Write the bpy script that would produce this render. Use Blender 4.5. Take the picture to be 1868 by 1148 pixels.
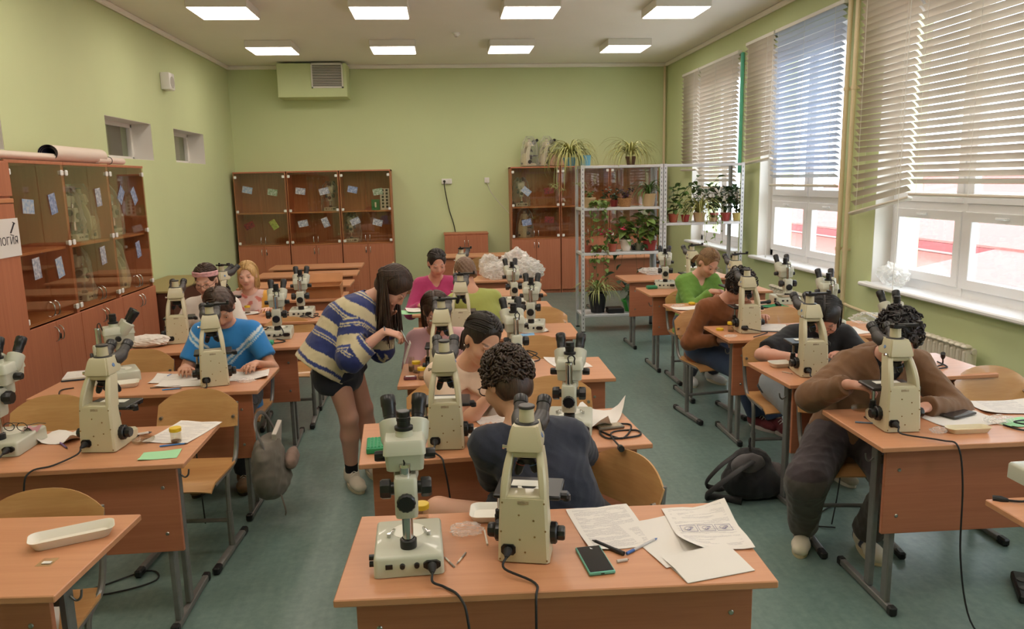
import bpy, bmesh, math, random
import numpy as np
from mathutils import Vector, Matrix, Euler
for o in list(bpy.data.objects): bpy.data.objects.remove(o, do_unlink=True)
S = bpy.context.scene
COL = S.collection
rnd = random.Random(7)
PI = math.pi
def R(d): return math.radians(d)

# ---------------------------------------------------------------- camera
W_, H_, F_ = 1868, 1148, 1400.0
CAM_H = 1.848
def _cam_axes():
    p, y, r = R(9.95), R(4.967), R(-1.178)
    fw = Vector((math.sin(y)*math.cos(p), math.cos(y)*math.cos(p), -math.sin(p)))
    rt = Vector((math.cos(y), -math.sin(y), 0)); up = rt.cross(fw)
    return math.cos(r)*rt+math.sin(r)*up, -math.sin(r)*rt+math.cos(r)*up, fw
RT, UP, FW = _cam_axes()
cd = bpy.data.cameras.new('camera'); cam = bpy.data.objects.new('camera', cd); COL.objects.link(cam)
m = Matrix((RT, UP, -FW)).transposed().to_4x4(); m.translation = (0, 0, CAM_H); cam.matrix_world = m
cd.sensor_width = 36.0; cd.lens = F_/W_*36.0; cd.clip_start = .05; cd.clip_end = 300
S.camera = cam
# the measuring helpers: where a sight line of the survey meets a plane of the room
def _ray(px, py): return FW+RT*((px-W_/2)/F_)+UP*((H_/2-py)/F_)
def PZ(px, py, z=.76):
    d = _ray(px, py); return Vector((0, 0, CAM_H))+d*((z-CAM_H)/d.z)
def PYp(px, py, Y):
    d = _ray(px, py); return Vector((0, 0, CAM_H))+d*(Y/d.y)
def PXp(px, py, X):
    d = _ray(px, py); return Vector((0, 0, CAM_H))+d*(X/d.x)

# ---------------------------------------------------------------- world, light, exposure
w = bpy.data.worlds.new('world'); S.world = w; w.use_nodes = True
bg = w.node_tree.nodes['Background']; bg.inputs[0].default_value = (.82, .91, 1.0, 1); bg.inputs[1].default_value = 7.0
S.view_settings.view_transform = 'Standard'; S.view_settings.look = 'None'
S.view_settings.exposure = 0.0; S.view_settings.gamma = 1.0; S.view_settings.use_curve_mapping = False
LAMP_STRENGTH = 13.0
WIN_Y = [(9.53, 11.43), (7.03, 8.93), (4.53, 6.43), (2.03, 3.93), (-.47, 1.43)]

# ---------------------------------------------------------------- mesh helpers
def srgb(r, g, b):
    f = lambda c: (c/255/12.92) if c/255 <= .04045 else ((c/255+.055)/1.055)**2.4
    return (f(r), f(g), f(b), 1)
class MB:
    def __init__(s): s.bm = bmesh.new(); s.mi = 0
    def _fin(s, vs, smooth):
        fs = set()
        for v in vs:
            for f in v.link_faces: fs.add(f)
        for f in fs: f.material_index = s.mi; f.smooth = smooth
        return s
    def mat(s, i): s.mi = i; return s
    def box(s, c, size, rot=None, bev=0, seg=1):
        M = Matrix.Translation(Vector(c))
        if rot is not None: M = M @ (rot if isinstance(rot, Matrix) else Euler(rot).to_matrix().to_4x4())
        r = bmesh.ops.create_cube(s.bm, size=1, matrix=M @ Matrix.Diagonal((*size, 1)))
        vs = r['verts']
        if bev:
            es = list({e for v in vs for e in v.link_edges})
            q = bmesh.ops.bevel(s.bm, geom=es, offset=bev, segments=seg, affect='EDGES', profile=.5)
            vs = list({v for f in q['faces'] for v in f.verts} | {v for v in vs if v.is_valid})
        return s._fin(vs, bool(bev))
    def cyl(s, a, b, r0, r1=None, n=16, caps=True, smooth=True):
        a, b = Vector(a), Vector(b); r1 = r0 if r1 is None else r1
        d = (b-a); L = d.length; q = d.to_track_quat('Z', 'Y').to_matrix().to_4x4()
        M = Matrix.Translation((a+b)/2) @ q
        r = bmesh.ops.create_cone(s.bm, cap_ends=caps, segments=n, radius1=r0, radius2=r1, depth=L, matrix=M)
        return s._fin(r['verts'], smooth)
    def lathe(s, prof, n=20, M=None, smooth=True):
        M = M or Matrix(); rings = []
        for (r, z) in prof:
            if r < 1e-6: rings.append([s.bm.verts.new(M @ Vector((0, 0, z)))])
            else: rings.append([s.bm.verts.new(M @ Vector((r*math.cos(2*PI*i/n), r*math.sin(2*PI*i/n), z))) for i in range(n)])
        for A, B in zip(rings, rings[1:]):
            for i in range(n):
                a0, a1 = A[i % len(A)], A[(i+1) % len(A)]; b0, b1 = B[i % len(B)], B[(i+1) % len(B)]
                q = [v for k, v in enumerate([a0, a1, b1, b0]) if v not in [a0, a1, b1, b0][:k]]
                if len(q) > 2:
                    f = s.bm.faces.new(q); f.material_index = s.mi; f.smooth = smooth
        return s
    def loft(s, secs, cap=True, closed=False, smooth=False):
        R_ = [[s.bm.verts.new(Vector(p)) for p in sec] for sec in secs]; n = len(R_[0]); fs = []
        for A, B in zip(R_, R_[1:]+([R_[0]] if closed else [])):
            for i in range(n):
                fs.append(s.bm.faces.new([A[i], A[(i+1) % n], B[(i+1) % n], B[i]]))
        if cap and not closed: fs += [s.bm.faces.new(R_[0][::-1]), s.bm.faces.new(R_[-1])]
        for f in fs: f.material_index = s.mi; f.smooth = smooth
        return s
    def tube(s, pts, r, n=8, cap=True, flat=1.0, up=None, smooth=True):
        pts = [Vector(p) for p in pts]; secs = []; N = None
        for i, p in enumerate(pts):
            t = (pts[min(i+1, len(pts)-1)]-pts[max(i-1, 0)])
            if t.length < 1e-9: t = Vector((0, 0, 1))
            t.normalize()
            if N is None:
                N = Vector(up) if up else (Vector((0, 0, 1)) if abs(t.z) < .9 else Vector((1, 0, 0)))
            N = (N-t*N.dot(t))
            if N.length < 1e-6: N = t.orthogonal()
            N.normalize(); B = t.cross(N)
            rr = r(i/(len(pts)-1)) if callable(r) else (r[i] if isinstance(r, (list, tuple)) else r)
            secs.append([p+N*(math.cos(2*PI*k/n)*rr*flat)+B*(math.sin(2*PI*k/n)*rr) for k in range(n)])
        return s.loft(secs, cap, smooth=smooth)
    def prism(s, poly, z0, z1, M=None, smooth=False):
        M = M or Matrix()
        return s.loft([[M @ Vector((x, y, z0)) for x, y in poly], [M @ Vector((x, y, z1)) for x, y in poly]], smooth=smooth)
    def ell(s, c, r, n=12, M=None, smooth=True):
        r = (r, r, r) if not hasattr(r, '__len__') else r
        MM = (Matrix.Translation(Vector(c)) @ (M or Matrix()) @ Matrix.Diagonal((*r, 1)))
        q = bmesh.ops.create_uvsphere(s.bm, u_segments=n, v_segments=max(6, n*2//3), radius=1, matrix=MM)
        return s._fin(q['verts'], smooth)
    def sheet(s, grid, smooth=True):
        V = [[s.bm.verts.new(Vector(p)) for p in row] for row in grid]
        for A, B in zip(V, V[1:]):
            for i in range(len(A)-1):
                f = s.bm.faces.new([A[i], A[i+1], B[i+1], B[i]]); f.material_index = s.mi; f.smooth = smooth
        return s
    def poly(s, pts):
        f = s.bm.faces.new([s.bm.verts.new(Vector(p)) for p in pts]); f.material_index = s.mi; return s
    def mesh(s, name, mats, ang=35):
        bmesh.ops.recalc_face_normals(s.bm, faces=s.bm.faces)
        me = bpy.data.meshes.new(name); s.bm.to_mesh(me); s.bm.free()
        for m in (mats if isinstance(mats, (list, tuple)) else [mats]): me.materials.append(m)
        if ang: me.set_sharp_from_angle(angle=R(ang))
        return me
    def build(s, name, mats, parent=None, loc=None, rot=None, ang=35):
        return link(name, s.mesh(name, mats, ang), parent, loc, rot)
def link(name, me, parent=None, loc=None, rot=None):
    o = bpy.data.objects.new(name, me); COL.objects.link(o)
    if parent: o.parent = parent
    if loc is not None: o.location = loc
    if rot is not None: o.rotation_euler = rot
    return o
def tag(o, label=None, cat=None, group=None, kind=None):
    if label: o['label'] = label
    if cat: o['category'] = cat
    if group: o['group'] = group
    if kind: o['kind'] = kind
    return o
def thing(name, label, cat, loc=(0, 0, 0), rotz=0, group=None):
    o = bpy.data.objects.new(name, None); COL.objects.link(o); o.empty_display_size = .05
    o.location = loc; o.rotation_euler = (0, 0, rotz)
    return tag(o, label, cat, group)
def struct(name, mb, mats, parent=None, ang=35):
    o = mb.build(name, mats, parent, ang=ang); o['kind'] = 'structure'; return o
KIDS = {}
def copy_tree(o, parent=None):
    c = o.copy(); COL.objects.link(c)
    if parent: c.parent = parent
    for ch in list(o.children): copy_tree(ch, c)
    return c
def place(proto, used, loc, rz, label, group=None):
    """first call uses the prototype itself, later calls copy it with its parts"""
    o = proto if not used.get(proto.name) else copy_tree(proto)
    used[proto.name] = True
    o.location = loc; o.rotation_euler = (0, 0, rz); o['label'] = label
    if group: o['group'] = group
    return o
USED = {}
def spline(pts, n=6):
    """Catmull-Rom through points"""
    P = [Vector(p) for p in pts]; out = []
    for i in range(len(P)-1):
        p0, p1, p2, p3 = P[max(i-1, 0)], P[i], P[i+1], P[min(i+2, len(P)-1)]
        for k in range(n):
            t = k/n
            out.append(.5*((2*p1)+(p2-p0)*t+(2*p0-5*p1+4*p2-p3)*t*t+(3*p1-p0-3*p2+p3)*t**3))
    return out+[P[-1]]

# ---------------------------------------------------------------- materials
class NT:
    def __init__(s, name):
        s.m = bpy.data.materials.new(name); s.m.use_nodes = True; s.t = s.m.node_tree
        s.b = s.t.nodes['Principled BSDF']; s.out = s.t.nodes['Material Output']
    def n(s, kind, **kw):
        x = s.t.nodes.new('ShaderNode'+kind)
        for k, v in kw.items():
            if hasattr(x, k): setattr(x, k, v)
            else: x.inputs[k.replace('_', ' ')].default_value = v
        return x
    def l(s, a, b): s.t.links.new(a, b)
    def set(s, **kw):
        for k, v in kw.items(): s.b.inputs[k.replace('_', ' ')].default_value = v
        return s
def mat(name, col, rough=.6, metal=0, spec=.5, noise=0, nscale=8, bump=0, bscale=60, trans=0, alpha=1, emis=None, estr=0, coat=0, stretch=None):
    q = NT(name); q.set(Base_Color=col, Roughness=rough, Metallic=metal, Alpha=alpha)
    q.b.inputs['Specular IOR Level'].default_value = spec
    q.b.inputs['Transmission Weight'].default_value = trans
    q.b.inputs['Coat Weight'].default_value = coat
    if emis: q.b.inputs['Emission Color'].default_value = emis; q.b.inputs['Emission Strength'].default_value = estr
    if noise or bump:
        tc = q.n('TexCoord'); src = tc.outputs['Object']
        if stretch:
            mp = q.n('Mapping'); mp.inputs['Scale'].default_value = stretch; q.l(src, mp.inputs[0]); src = mp.outputs[0]
    if noise:
        nz = q.n('TexNoise', Scale=nscale, Detail=4.0); q.l(src, nz.inputs['Vector'])
        mx = q.n('MixRGB', blend_type='MULTIPLY'); mx.inputs[0].default_value = 1; mx.inputs[1].default_value = col
        rp = q.n('ValToRGB'); rp.color_ramp.elements[0].position = .3; rp.color_ramp.elements[1].position = .7
        a, b_ = 1-noise, 1+noise*.4; rp.color_ramp.elements[0].color = (a, a, a, 1); rp.color_ramp.elements[1].color = (b_, b_, b_, 1)
        q.l(nz.outputs[0], rp.inputs[0]); q.l(rp.outputs[0], mx.inputs[2]); q.l(mx.outputs[0], q.b.inputs['Base Color'])
    if bump:
        nb = q.n('TexNoise', Scale=bscale, Detail=3.0); q.l(src, nb.inputs['Vector'])
        bp = q.n('Bump', Strength=bump, Distance=.004); q.l(nb.outputs[0], bp.inputs['Height']); q.l(bp.outputs[0], q.b.inputs['Normal'])
    return q.m
def wood(name, c0, c1, axis, rough=.42, sc=1.0, coat=0):
    """laminate: fine grain running along the given axis"""
    q = NT(name); q.set(Roughness=rough); q.b.inputs['Coat Weight'].default_value = coat
    tc = q.n('TexCoord'); mp = q.n('Mapping'); s_ = [34*sc, 34*sc, 34*sc]; s_[axis] = 1.3*sc
    mp.inputs['Scale'].default_value = s_; q.l(tc.outputs['Object'], mp.inputs[0])
    nz = q.n('TexNoise', Scale=1.0, Detail=5.0, Distortion=.5); q.l(mp.outputs[0], nz.inputs['Vector'])
    mp2 = q.n('Mapping'); s2 = [150*sc]*3; s2[axis] = 6*sc; mp2.inputs['Scale'].default_value = s2; q.l(tc.outputs['Object'], mp2.inputs[0])
    n2 = q.n('TexNoise', Scale=1.0, Detail=2.0); q.l(mp2.outputs[0], n2.inputs['Vector'])
    ad = q.n('Math', operation='MULTIPLY_ADD'); q.l(n2.outputs[0], ad.inputs[0]); ad.inputs[1].default_value = .45; q.l(nz.outputs[0], ad.inputs[2])
    rp = q.n('ValToRGB'); rp.color_ramp.elements[0].position = .45; rp.color_ramp.elements[1].position = 1.0
    rp.color_ramp.elements[0].color = c0; rp.color_ramp.elements[1].color = c1
    q.l(ad.outputs[0], rp.inputs[0]); q.l(rp.outputs[0], q.b.inputs['Base Color'])
    return q.m
M = {}
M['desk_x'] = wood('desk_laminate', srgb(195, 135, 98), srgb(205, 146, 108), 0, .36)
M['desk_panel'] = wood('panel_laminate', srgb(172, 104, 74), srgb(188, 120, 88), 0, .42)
M['cab_z'] = wood('cabinet_laminate', srgb(174, 104, 74), srgb(190, 120, 88), 2, .45)
M['cab_edge'] = mat('cabinet_edge', srgb(196, 130, 88), .45)
M['ply'] = wood('plywood_varnished', srgb(188, 136, 84), srgb(208, 160, 106), 0, .32, .7, .3)
M['metal_grey'] = mat('grey_painted_steel', srgb(128, 126, 124), .38, .35, noise=.1, nscale=30)
M['black_plastic'] = mat('black_plastic', srgb(22, 22, 25), .45)
M['black_soft'] = mat('black_rubber', srgb(26, 26, 29), .6)
M['chrome'] = mat('chrome', srgb(205, 205, 205), .14, 1.0)
M['steel'] = mat('screw_steel', srgb(170, 168, 160), .3, .9)
M['white_plastic'] = mat('white_plastic', srgb(232, 230, 226), .35)
M['white_paint'] = mat('white_paint', srgb(228, 224, 216), .55)
# ================================================================ room shell
XL, XR, HC, YB, YN = -3.28, 3.75, 3.69, 12.83, -1.4
def wallmat(name, col):
    q = NT(name); q.set(Roughness=.75)
    tc = q.n('TexCoord'); nz = q.n('TexNoise', Scale=1.1, Detail=3.0); q.l(tc.outputs['Object'], nz.inputs['Vector'])
    rp = q.n('ValToRGB'); rp.color_ramp.elements[0].position = .35; rp.color_ramp.elements[1].position = .7
    rp.color_ramp.elements[0].color = tuple(c*.96 for c in col[:3])+(1,); rp.color_ramp.elements[1].color = col
    q.l(nz.outputs[0], rp.inputs[0]); q.l(rp.outputs[0], q.b.inputs['Base Color'])
    nb = q.n('TexNoise', Scale=220.0, Detail=2.0); q.l(tc.outputs['Object'], nb.inputs['Vector'])
    bp = q.n('Bump', Strength=.12, Distance=.003); q.l(nb.outputs[0], bp.inputs['Height']); q.l(bp.outputs[0], q.b.inputs['Normal'])
    return q.m
M['wall'] = wallmat('green_wall_paint', srgb(204, 214, 164))
M['ceil'] = wallmat('ceiling_paint', srgb(246, 240, 230))
def floormat():
    q = NT('linoleum'); q.set(Roughness=.3)
    tc = q.n('TexCoord'); nz = q.n('TexNoise', Scale=26.0, Detail=6.0, Roughness=.65); q.l(tc.outputs['Object'], nz.inputs['Vector'])
    mp = q.n('Mapping'); mp.inputs['Scale'].default_value = (14, 1.6, 1); q.l(tc.outputs['Object'], mp.inputs[0])
    n2 = q.n('TexNoise', Scale=2.2, Detail=4.0); q.l(mp.outputs[0], n2.inputs['Vector'])
    ad = q.n('Math', operation='MULTIPLY_ADD'); q.l(n2.outputs[0], ad.inputs[0]); ad.inputs[1].default_value = .5; q.l(nz.outputs[0], ad.inputs[2])
    rp = q.n('ValToRGB'); rp.color_ramp.elements[0].position = .5; rp.color_ramp.elements[1].position = 1.0
    rp.color_ramp.elements[0].color = srgb(96, 119, 113); rp.color_ramp.elements[1].color = srgb(119, 141, 134)
    q.l(ad.outputs[0], rp.inputs[0]); q.l(rp.outputs[0], q.b.inputs['Base Color'])
    n3 = q.n('TexNoise', Scale=3.0, Detail=3.0); q.l(tc.outputs['Object'], n3.inputs['Vector'])
    r2 = q.n('MapRange'); r2.inputs['To Min'].default_value = .24; r2.inputs['To Max'].default_value = .42
    q.l(n3.outputs[0], r2.inputs['Value']); q.l(r2.outputs[0], q.b.inputs['Roughness'])
    return q.m
M['floor'] = floormat()
struct('floor', MB().box(((XL+XR)/2, (YB+YN)/2, -.05), (XR-XL+.8, YB-YN+.6, .1)), M['floor'])
struct('ceiling', MB().box(((XL+XR)/2, (YB+YN)/2, HC+.06), (XR-XL+.8, YB-YN+.6, .12)), M['ceil'])
struct('wall_back', MB().box(((XL+XR)/2, YB+.1, HC/2), (XR-XL+.4, .2, HC)), M['wall'])
struct('wall_near', MB().box(((XL+XR)/2, YN-.1, HC/2), (XR-XL+.4, .2, HC)), M['wall'])
def wall_with_holes(name, x0, x1, holes, z0h, z1h, m, ya, yb):
    b = MB(); xc = (x0+x1)/2; t = abs(x1-x0)
    hs = sorted(holes); y = ya
    for (a, c) in hs:
        b.box((xc, (y+a)/2, HC/2), (t, a-y, HC)); 
        b.box((xc, (a+c)/2, z0h/2), (t, c-a, z0h)); b.box((xc, (a+c)/2, (HC+z1h)/2), (t, c-a, HC-z1h)); y = c
    b.box((xc, (y+yb)/2, HC/2), (t, yb-y, HC))
    return struct(name, b, m)
WZ0, WZ1 = .88, 3.24
wall_with_holes('wall_right', XR, XR+.42, WIN_Y, WZ0, WZ1, M['wall'], YN-.2, YB+.2)
LWIN = [(10.08, 11.3), (8.1, 9.33), (5.02, 6.25)]
wall_with_holes('wall_left', XL-.34, XL, LWIN, 2.15, 2.56, M['wall'], YN-.2, YB+.2)
# cornice trims along the ceiling
struct('trim_1', MB().box(((XL+XR)/2, YB-.02, HC-.03), (XR-XL, .04, .06), bev=.012), M['ceil'])
struct('trim_2', MB().box((XL+.02, (YB+YN)/2, HC-.03), (.04, YB-YN, .06), bev=.012), M['ceil'])
struct('trim_3', MB().box((XR-.02, (YB+YN)/2, HC-.03), (.04, YB-YN, .06), bev=.012), M['ceil'])
M['baseb'] = mat('skirting', srgb(150, 106, 76), .5)
struct('baseboard_left', MB().box((XL+.008, (YB+YN)/2, .03), (.016, YB-YN, .06)), M['baseb'])
struct('baseboard_back', MB().box(((XL+XR)/2, YB-.008, .03), (XR-XL, .016, .06)), M['baseb'])
struct('baseboard_right', MB().box((XR-.008, (YB+YN)/2, .03), (.016, YB-YN, .06)), M['baseb'])
# ---------------------------------------------------------------- glass
def glassmat(name, tint, refl=.06, opac=0):
    q = NT(name); q.t.nodes.remove(q.b)
    tr = q.n('BsdfTransparent'); tr.inputs[0].default_value = tint
    gl = q.n('BsdfGlossy'); gl.inputs['Roughness'].default_value = .02; gl.inputs[0].default_value = (1, 1, 1, 1)
    lw = q.n('LayerWeight'); lw.inputs['Blend'].default_value = .5
    pw = q.n('Math', operation='POWER'); q.l(lw.outputs['Facing'], pw.inputs[0]); pw.inputs[1].default_value = 4.0
    fr = q.n('Math', operation='MULTIPLY_ADD'); q.l(pw.outputs[0], fr.inputs[0]); fr.inputs[1].default_value = refl*7; fr.inputs[2].default_value = refl*.6
    mx = q.n('MixShader'); q.l(fr.outputs[0], mx.inputs[0]); q.l(tr.outputs[0], mx.inputs[1]); q.l(gl.outputs[0], mx.inputs[2])
    q.l(mx.outputs[0], q.out.inputs['Surface']); return q.m
M['glass'] = glassmat('window_glass', (.97, .98, .98, 1))
M['pvc'] = mat('white_pvc', srgb(236, 236, 238), .3)
M['reveal'] = mat('window_reveal_paint', srgb(226, 222, 214), .6)
# ---------------------------------------------------------------- right windows
def window(n, ya, yb):
    yc = (ya+yb)/2
    w_ = thing('window_%d' % n, None, None, (XR+.2, yc, 0)); w_['kind'] = 'structure'
    hw = (yb-ya)/2; x0 = 0.0
    fr = MB(); T = .075; D = .07
    for yy in (-hw+T/2, hw-T/2): fr.box((0, yy, (WZ0+WZ1)/2), (D, T, WZ1-WZ0-.002), bev=.004)
    for zz in (WZ0+.05, WZ1-T/2): fr.box((0, 0, zz), (D, 2*hw-.002, .1 if zz < 1 else T), bev=.004)
    fr.box((0, 0, 1.575), (D+.008, 2*hw-.006, .075), bev=.004); fr.box((0, 0, (WZ0+WZ1)/2), (D+.016, .055, WZ1-WZ0-.008), bev=.004)
    fr.build('window_frame', M['pvc'], w_)
    for sy in (-1, 1):
        for (z0, z1, kind) in ((WZ0+.085, 1.545, 'low'), (1.605, WZ1-.065, 'up')):
            y0, y1 = (sy*.022, sy*(hw-.055)); y0, y1 = min(y0, y1), max(y0, y1)
            s_ = MB(); t = .075; yy = (y0+y1)/2
            s_.loft([[(-.055, ya_+e*.004, za_+g*.004), (-.055, ya_+e*(t-.004), za_+g*(t-.004)), (-.05, ya_+e*t, za_+g*t), (-.005, ya_+e*t, za_+g*t), (-.005, ya_, za_), (-.05, ya_, za_)] for ya_, za_, e, g in ((y0, z0, 1, 1), (y1, z0, -1, 1), (y1, z1, -1, -1), (y0, z1, 1, -1))], closed=True)
            so = s_.build('sash', M['pvc'], w_)
            g = MB().box((-.02, yy, (z0+z1)/2), (.006, y1-y0-2*t+.01, z1-z0-2*t+.01)).build('pane', M['glass'], so)
            if kind == 'low':
                MB().box((-.062, yy, z1-t/2), (.014, .05, .022), bev=.004).box((-.08, yy+.03, z1-t/2+.003), (.014, .11, .016), bev=.006).build('handle', M['pvc'], so)
    # reveal lining and sill
    rv = MB()
    for yy in (-hw-.003+.005, hw+.003-.005): rv.box((-.115, yy, (WZ0+WZ1)/2), (.165, .006, WZ1-WZ0-.002))
    rv.box((-.115, 0, WZ1-.004), (.165, 2*hw, .006)); rv.build('reveal', M['reveal'], w_)
    MB().box((-.14, 0, WZ0-.0), (.25, 2*hw-.004, .035), bev=.008).box((-.245, 0, WZ0), (.09, 2*hw+.12, .036), bev=.01).build('window_sill', M['pvc'], w_)
    return w_
for i, (a, b) in enumerate(WIN_Y): window(i+1, a, b)
# left clerestory windows into the corridor
M['dark_glass'] = mat('corridor_glass', srgb(70, 62, 52), .06, spec=.6)
for i, (a, b) in enumerate(LWIN):
    yc = (a+b)/2; hw = (b-a)/2; zc = 2.355; hz = .205
    w_ = thing('window_%d' % (6+i), None, None, (XL-.24, yc, 0)); w_['kind'] = 'structure'
    fr = MB(); t = .045
    for yy in (-hw+t/2, hw-t/2): fr.box((0, yy, zc), (.05, t, 2*hz-.002), bev=.004)
    for zz in (zc-hz+t/2, zc+hz-t/2): fr.box((0, 0, zz), (.05, 2*hw-.002, t), bev=.004)
    fr.build('window_frame', M['reveal'], w_)
    MB().box((0, 0, zc), (.01, 2*hw-2*t+.01, 2*hz-2*t+.01)).build('pane', M['glass'], w_)
    rv = MB()
    for yy in (-hw+.002, hw-.002): rv.box((.13, yy, zc), (.215, .004, 2*hz-.002))
    for zz in (zc-hz+.002, zc+hz-.002): rv.box((.13, 0, zz), (.215, 2*hw-.002, .004))
    rv.build('reveal', M['reveal'], w_)
# corridor behind the clerestory: a dim passage with one strip lamp
M['corr'] = mat('corridor_paint', srgb(150, 132, 112), .7)
struct('wall_corridor', MB().box((XL-2.4, 6, 1.85), (.1, 17, 3.7)).box((XL-1.3, -2.3, 1.85), (2.2, .1, 3.7)).box((XL-1.3, 14, 1.85), (2.2, .1, 3.7)), M['corr'])
struct('trim_4', MB().box((XL-1.4, 6, 2.95), (2.1, 17, .06)), M['corr'])
struct('floor_corridor', MB().box((XL-1.4, 6, -.05), (2.1, 17, .1)), M['corr'])
cl = thing('corridor_lamp', 'thin white strip lamp glowing beyond the high left wall windows', 'lamp', (XL-1.9, 8.6, 2.55))
M['strip'] = mat('strip_glow', srgb(255, 240, 215), .5, emis=srgb(255, 240, 215), estr=3.0)
MB().box((0, 0, .03), (.07, 6.0, .03), bev=.006).build('housing', M['white_paint'], cl); MB().box((.0, 0, 0), (.05, 5.9, .03), bev=.006).build('tube', M['strip'], cl)
# ---------------------------------------------------------------- ceiling lamps
M['lamp_glow'] = mat('lamp_diffuser', (1, .93, .83, 1), .5, emis=(1, .885, .77, 1), estr=LAMP_STRENGTH)
M['lamp_frame'] = mat('lamp_frame', srgb(226, 222, 214), .5)
LROW = [10.9, 8.56, 6.2, 3.85, 1.5]; LCOL = [-2.17, -.58, 1.0, 2.59]
lp = thing('ceiling_lamp', 'x', 'lamp', (0, 0, HC))
MB().box((0, 0, -.045), (.6, .6, .09), bev=.006).build('housing', M['lamp_frame'], lp)
MB().box((0, 0, -.0925), (.575, .575, .007), bev=.002).build('diffuser', M['lamp_glow'], lp)
cn = ['leftmost', 'second from the left', 'third from the left', 'rightmost']
rn = ['in the row nearest the back wall', 'in the second row from the back wall', 'in the third row from the back wall', 'in the fourth row from the back wall', 'in the fifth row from the back wall', 'in the row by the near wall']
for r, y in enumerate(LROW):
    for c, x in enumerate(LCOL):
        lab = ('square ceiling light panel, %s %s' % (cn[c], rn[r]))
        place(lp, USED, (x, y, HC), 0, lab, 'square ceiling light panels')
# smoke detector, wall speaker, vent box, pipes
sd = thing('smoke_detector', 'small round white smoke detector on the ceiling', 'detector', (*PZ(832, 60, HC)[:2], HC))
MB().lathe([(0, 0), (.05, 0), (.05, -.015), (.035, -.03), (.03, -.045), (0, -.047)], 20).build('detector_body', M['white_plastic'], sd); MB().lathe([(.012, -.045), (.014, -.055), (0, -.056)], 12).build('sensor_tip', M['white_paint'], sd)
p = PXp(297, 149, XL)
sp = thing('wall_speaker', 'small white box speaker high on the left green wall', 'speaker', (XL, p.y, p.z))
MB().box((.055, 0, 0), (.11, .19, .2), bev=.015, seg=2).build('speaker_case', M['white_plastic'], sp)
MB().cyl((.105, 0, -.01), (.114, 0, -.01), .07, .066, 20).build('grille', mat('speaker_grille', srgb(190, 186, 178), .6), sp)
vb = thing('vent_box', 'green painted ventilation duct box under the ceiling', 'vent', (-1.915, YB, 3.16))
MB().box((0, -.225, .25), (1.04, .45, .50), bev=.004).build('duct_box', M['wall'], vb)
vg = MB(); 
for a, b_, sz in ((-.228, 0, (.02, .02, .37)), (.228, 0, (.02, .02, .37)), (0, .175, (.476, .02, .02)), (0, -.175, (.476, .02, .02))): vg.box((a, 0, b_), sz)
vgo = vg.build('grille_frame', M['white_paint'], vb, loc=(.23, -.458, .315))
MB().box((0, .006, 0), (.45, .004, .34)).build('grille_back', mat('vent_dark', srgb(60, 58, 54), .8), vgo)
sl = MB().box((0, 0, 0), (.44, .018, .004), rot=(R(-35), 0, 0)).mesh('slat', M['white_paint'])
for k in range(14): link('slat', sl, vgo, (0, 0, -.155+k*.024))
M['pipe'] = mat('cream_pipe_paint', srgb(214, 196, 160), .45)
pb = thing('heating_pipe', 'cream vertical heating pipe in the back right corner', 'pipe', (XR-.05, YB-.07, 0))
MB().cyl((0, 0, 0), (0, 0, HC-.06), .022, n=12).build('pipe_tube', M['pipe'], pb); MB().box((.02, 0, 2.0), (.06, .06, .03), bev=.006).build('pipe_clip', M['pipe'], pb)
for k, (yy, lab) in enumerate(((6.93, 'cream vertical heating pipe between the two nearest windows, farther of the pair'), (6.80, 'cream vertical heating pipe between the two nearest windows, nearer of the pair'))):
    pp = thing('heating_pipe', lab, 'pipe', (XR-.05, yy, 0), 0, 'window pier pipes')
    MB().cyl((0, 0, 0), (0, 0, HC-.06), .021, n=12).build('pipe_tube', M['pipe'], pp)
    for z in (1.15, 2.6): MB().cyl((0, 0, z-.015), (0, 0, z+.015), .027, n=12).box((.025, 0, z), (.05, .02, .02)).build('pipe_clip', M['pipe'], pp)
pt = spline([(XR-.05, 6.76, .66), (XR-.05, 6.7, .64), (XR-.05, 6.2, .62), (XR-.06, 5.62, .60)], 5)
tag(MB().tube(pt, .014, 10).build('radiator_pipe', M['pipe']), 'cream horizontal pipe running from the pier to the near radiator', 'pipe')
# radiators: cast sections side by side
M['radi'] = mat('radiator_enamel', srgb(222, 214, 196), .4)
sec = MB(); 
sec.box((0, 0, .27), (.085, .055, .5), bev=.02, seg=2).box((-.045, 0, .30), (.012, .028, .40), bev=.005).box((-.03, 0, .53), (.06, .062, .03), bev=.012)
secm = sec.mesh('section', M['radi'])
for k, (y0, n, lab) in enumerate(((4.95, 10, 'white ribbed radiator under the nearest window'), (7.45, 12, 'white ribbed radiator under the middle window'), (9.9, 12, 'white ribbed radiator under the farthest window'))):
    r_ = thing('radiator', lab, 'radiator', (XR-.1, y0, .1), 0, 'radiators under the windows')
    for j in range(n): link('section', secm, r_, (0, j*.066, 0))
    MB().cyl((.0, -.045, .5), (.0, -.03, .5), .02, n=10).build('end_plug', M['radi'], r_); MB().cyl((0, -.03, .06), (0, n*.066, .06), .013, n=8).build('header_pipe', M['radi'], r_)
    MB().box((0, .05, -.05), (.03, .03, .12)).box((0, n*.066-.1, -.05), (.03, .03, .12)).build('bracket_foot', M['radi'], r_)
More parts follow.
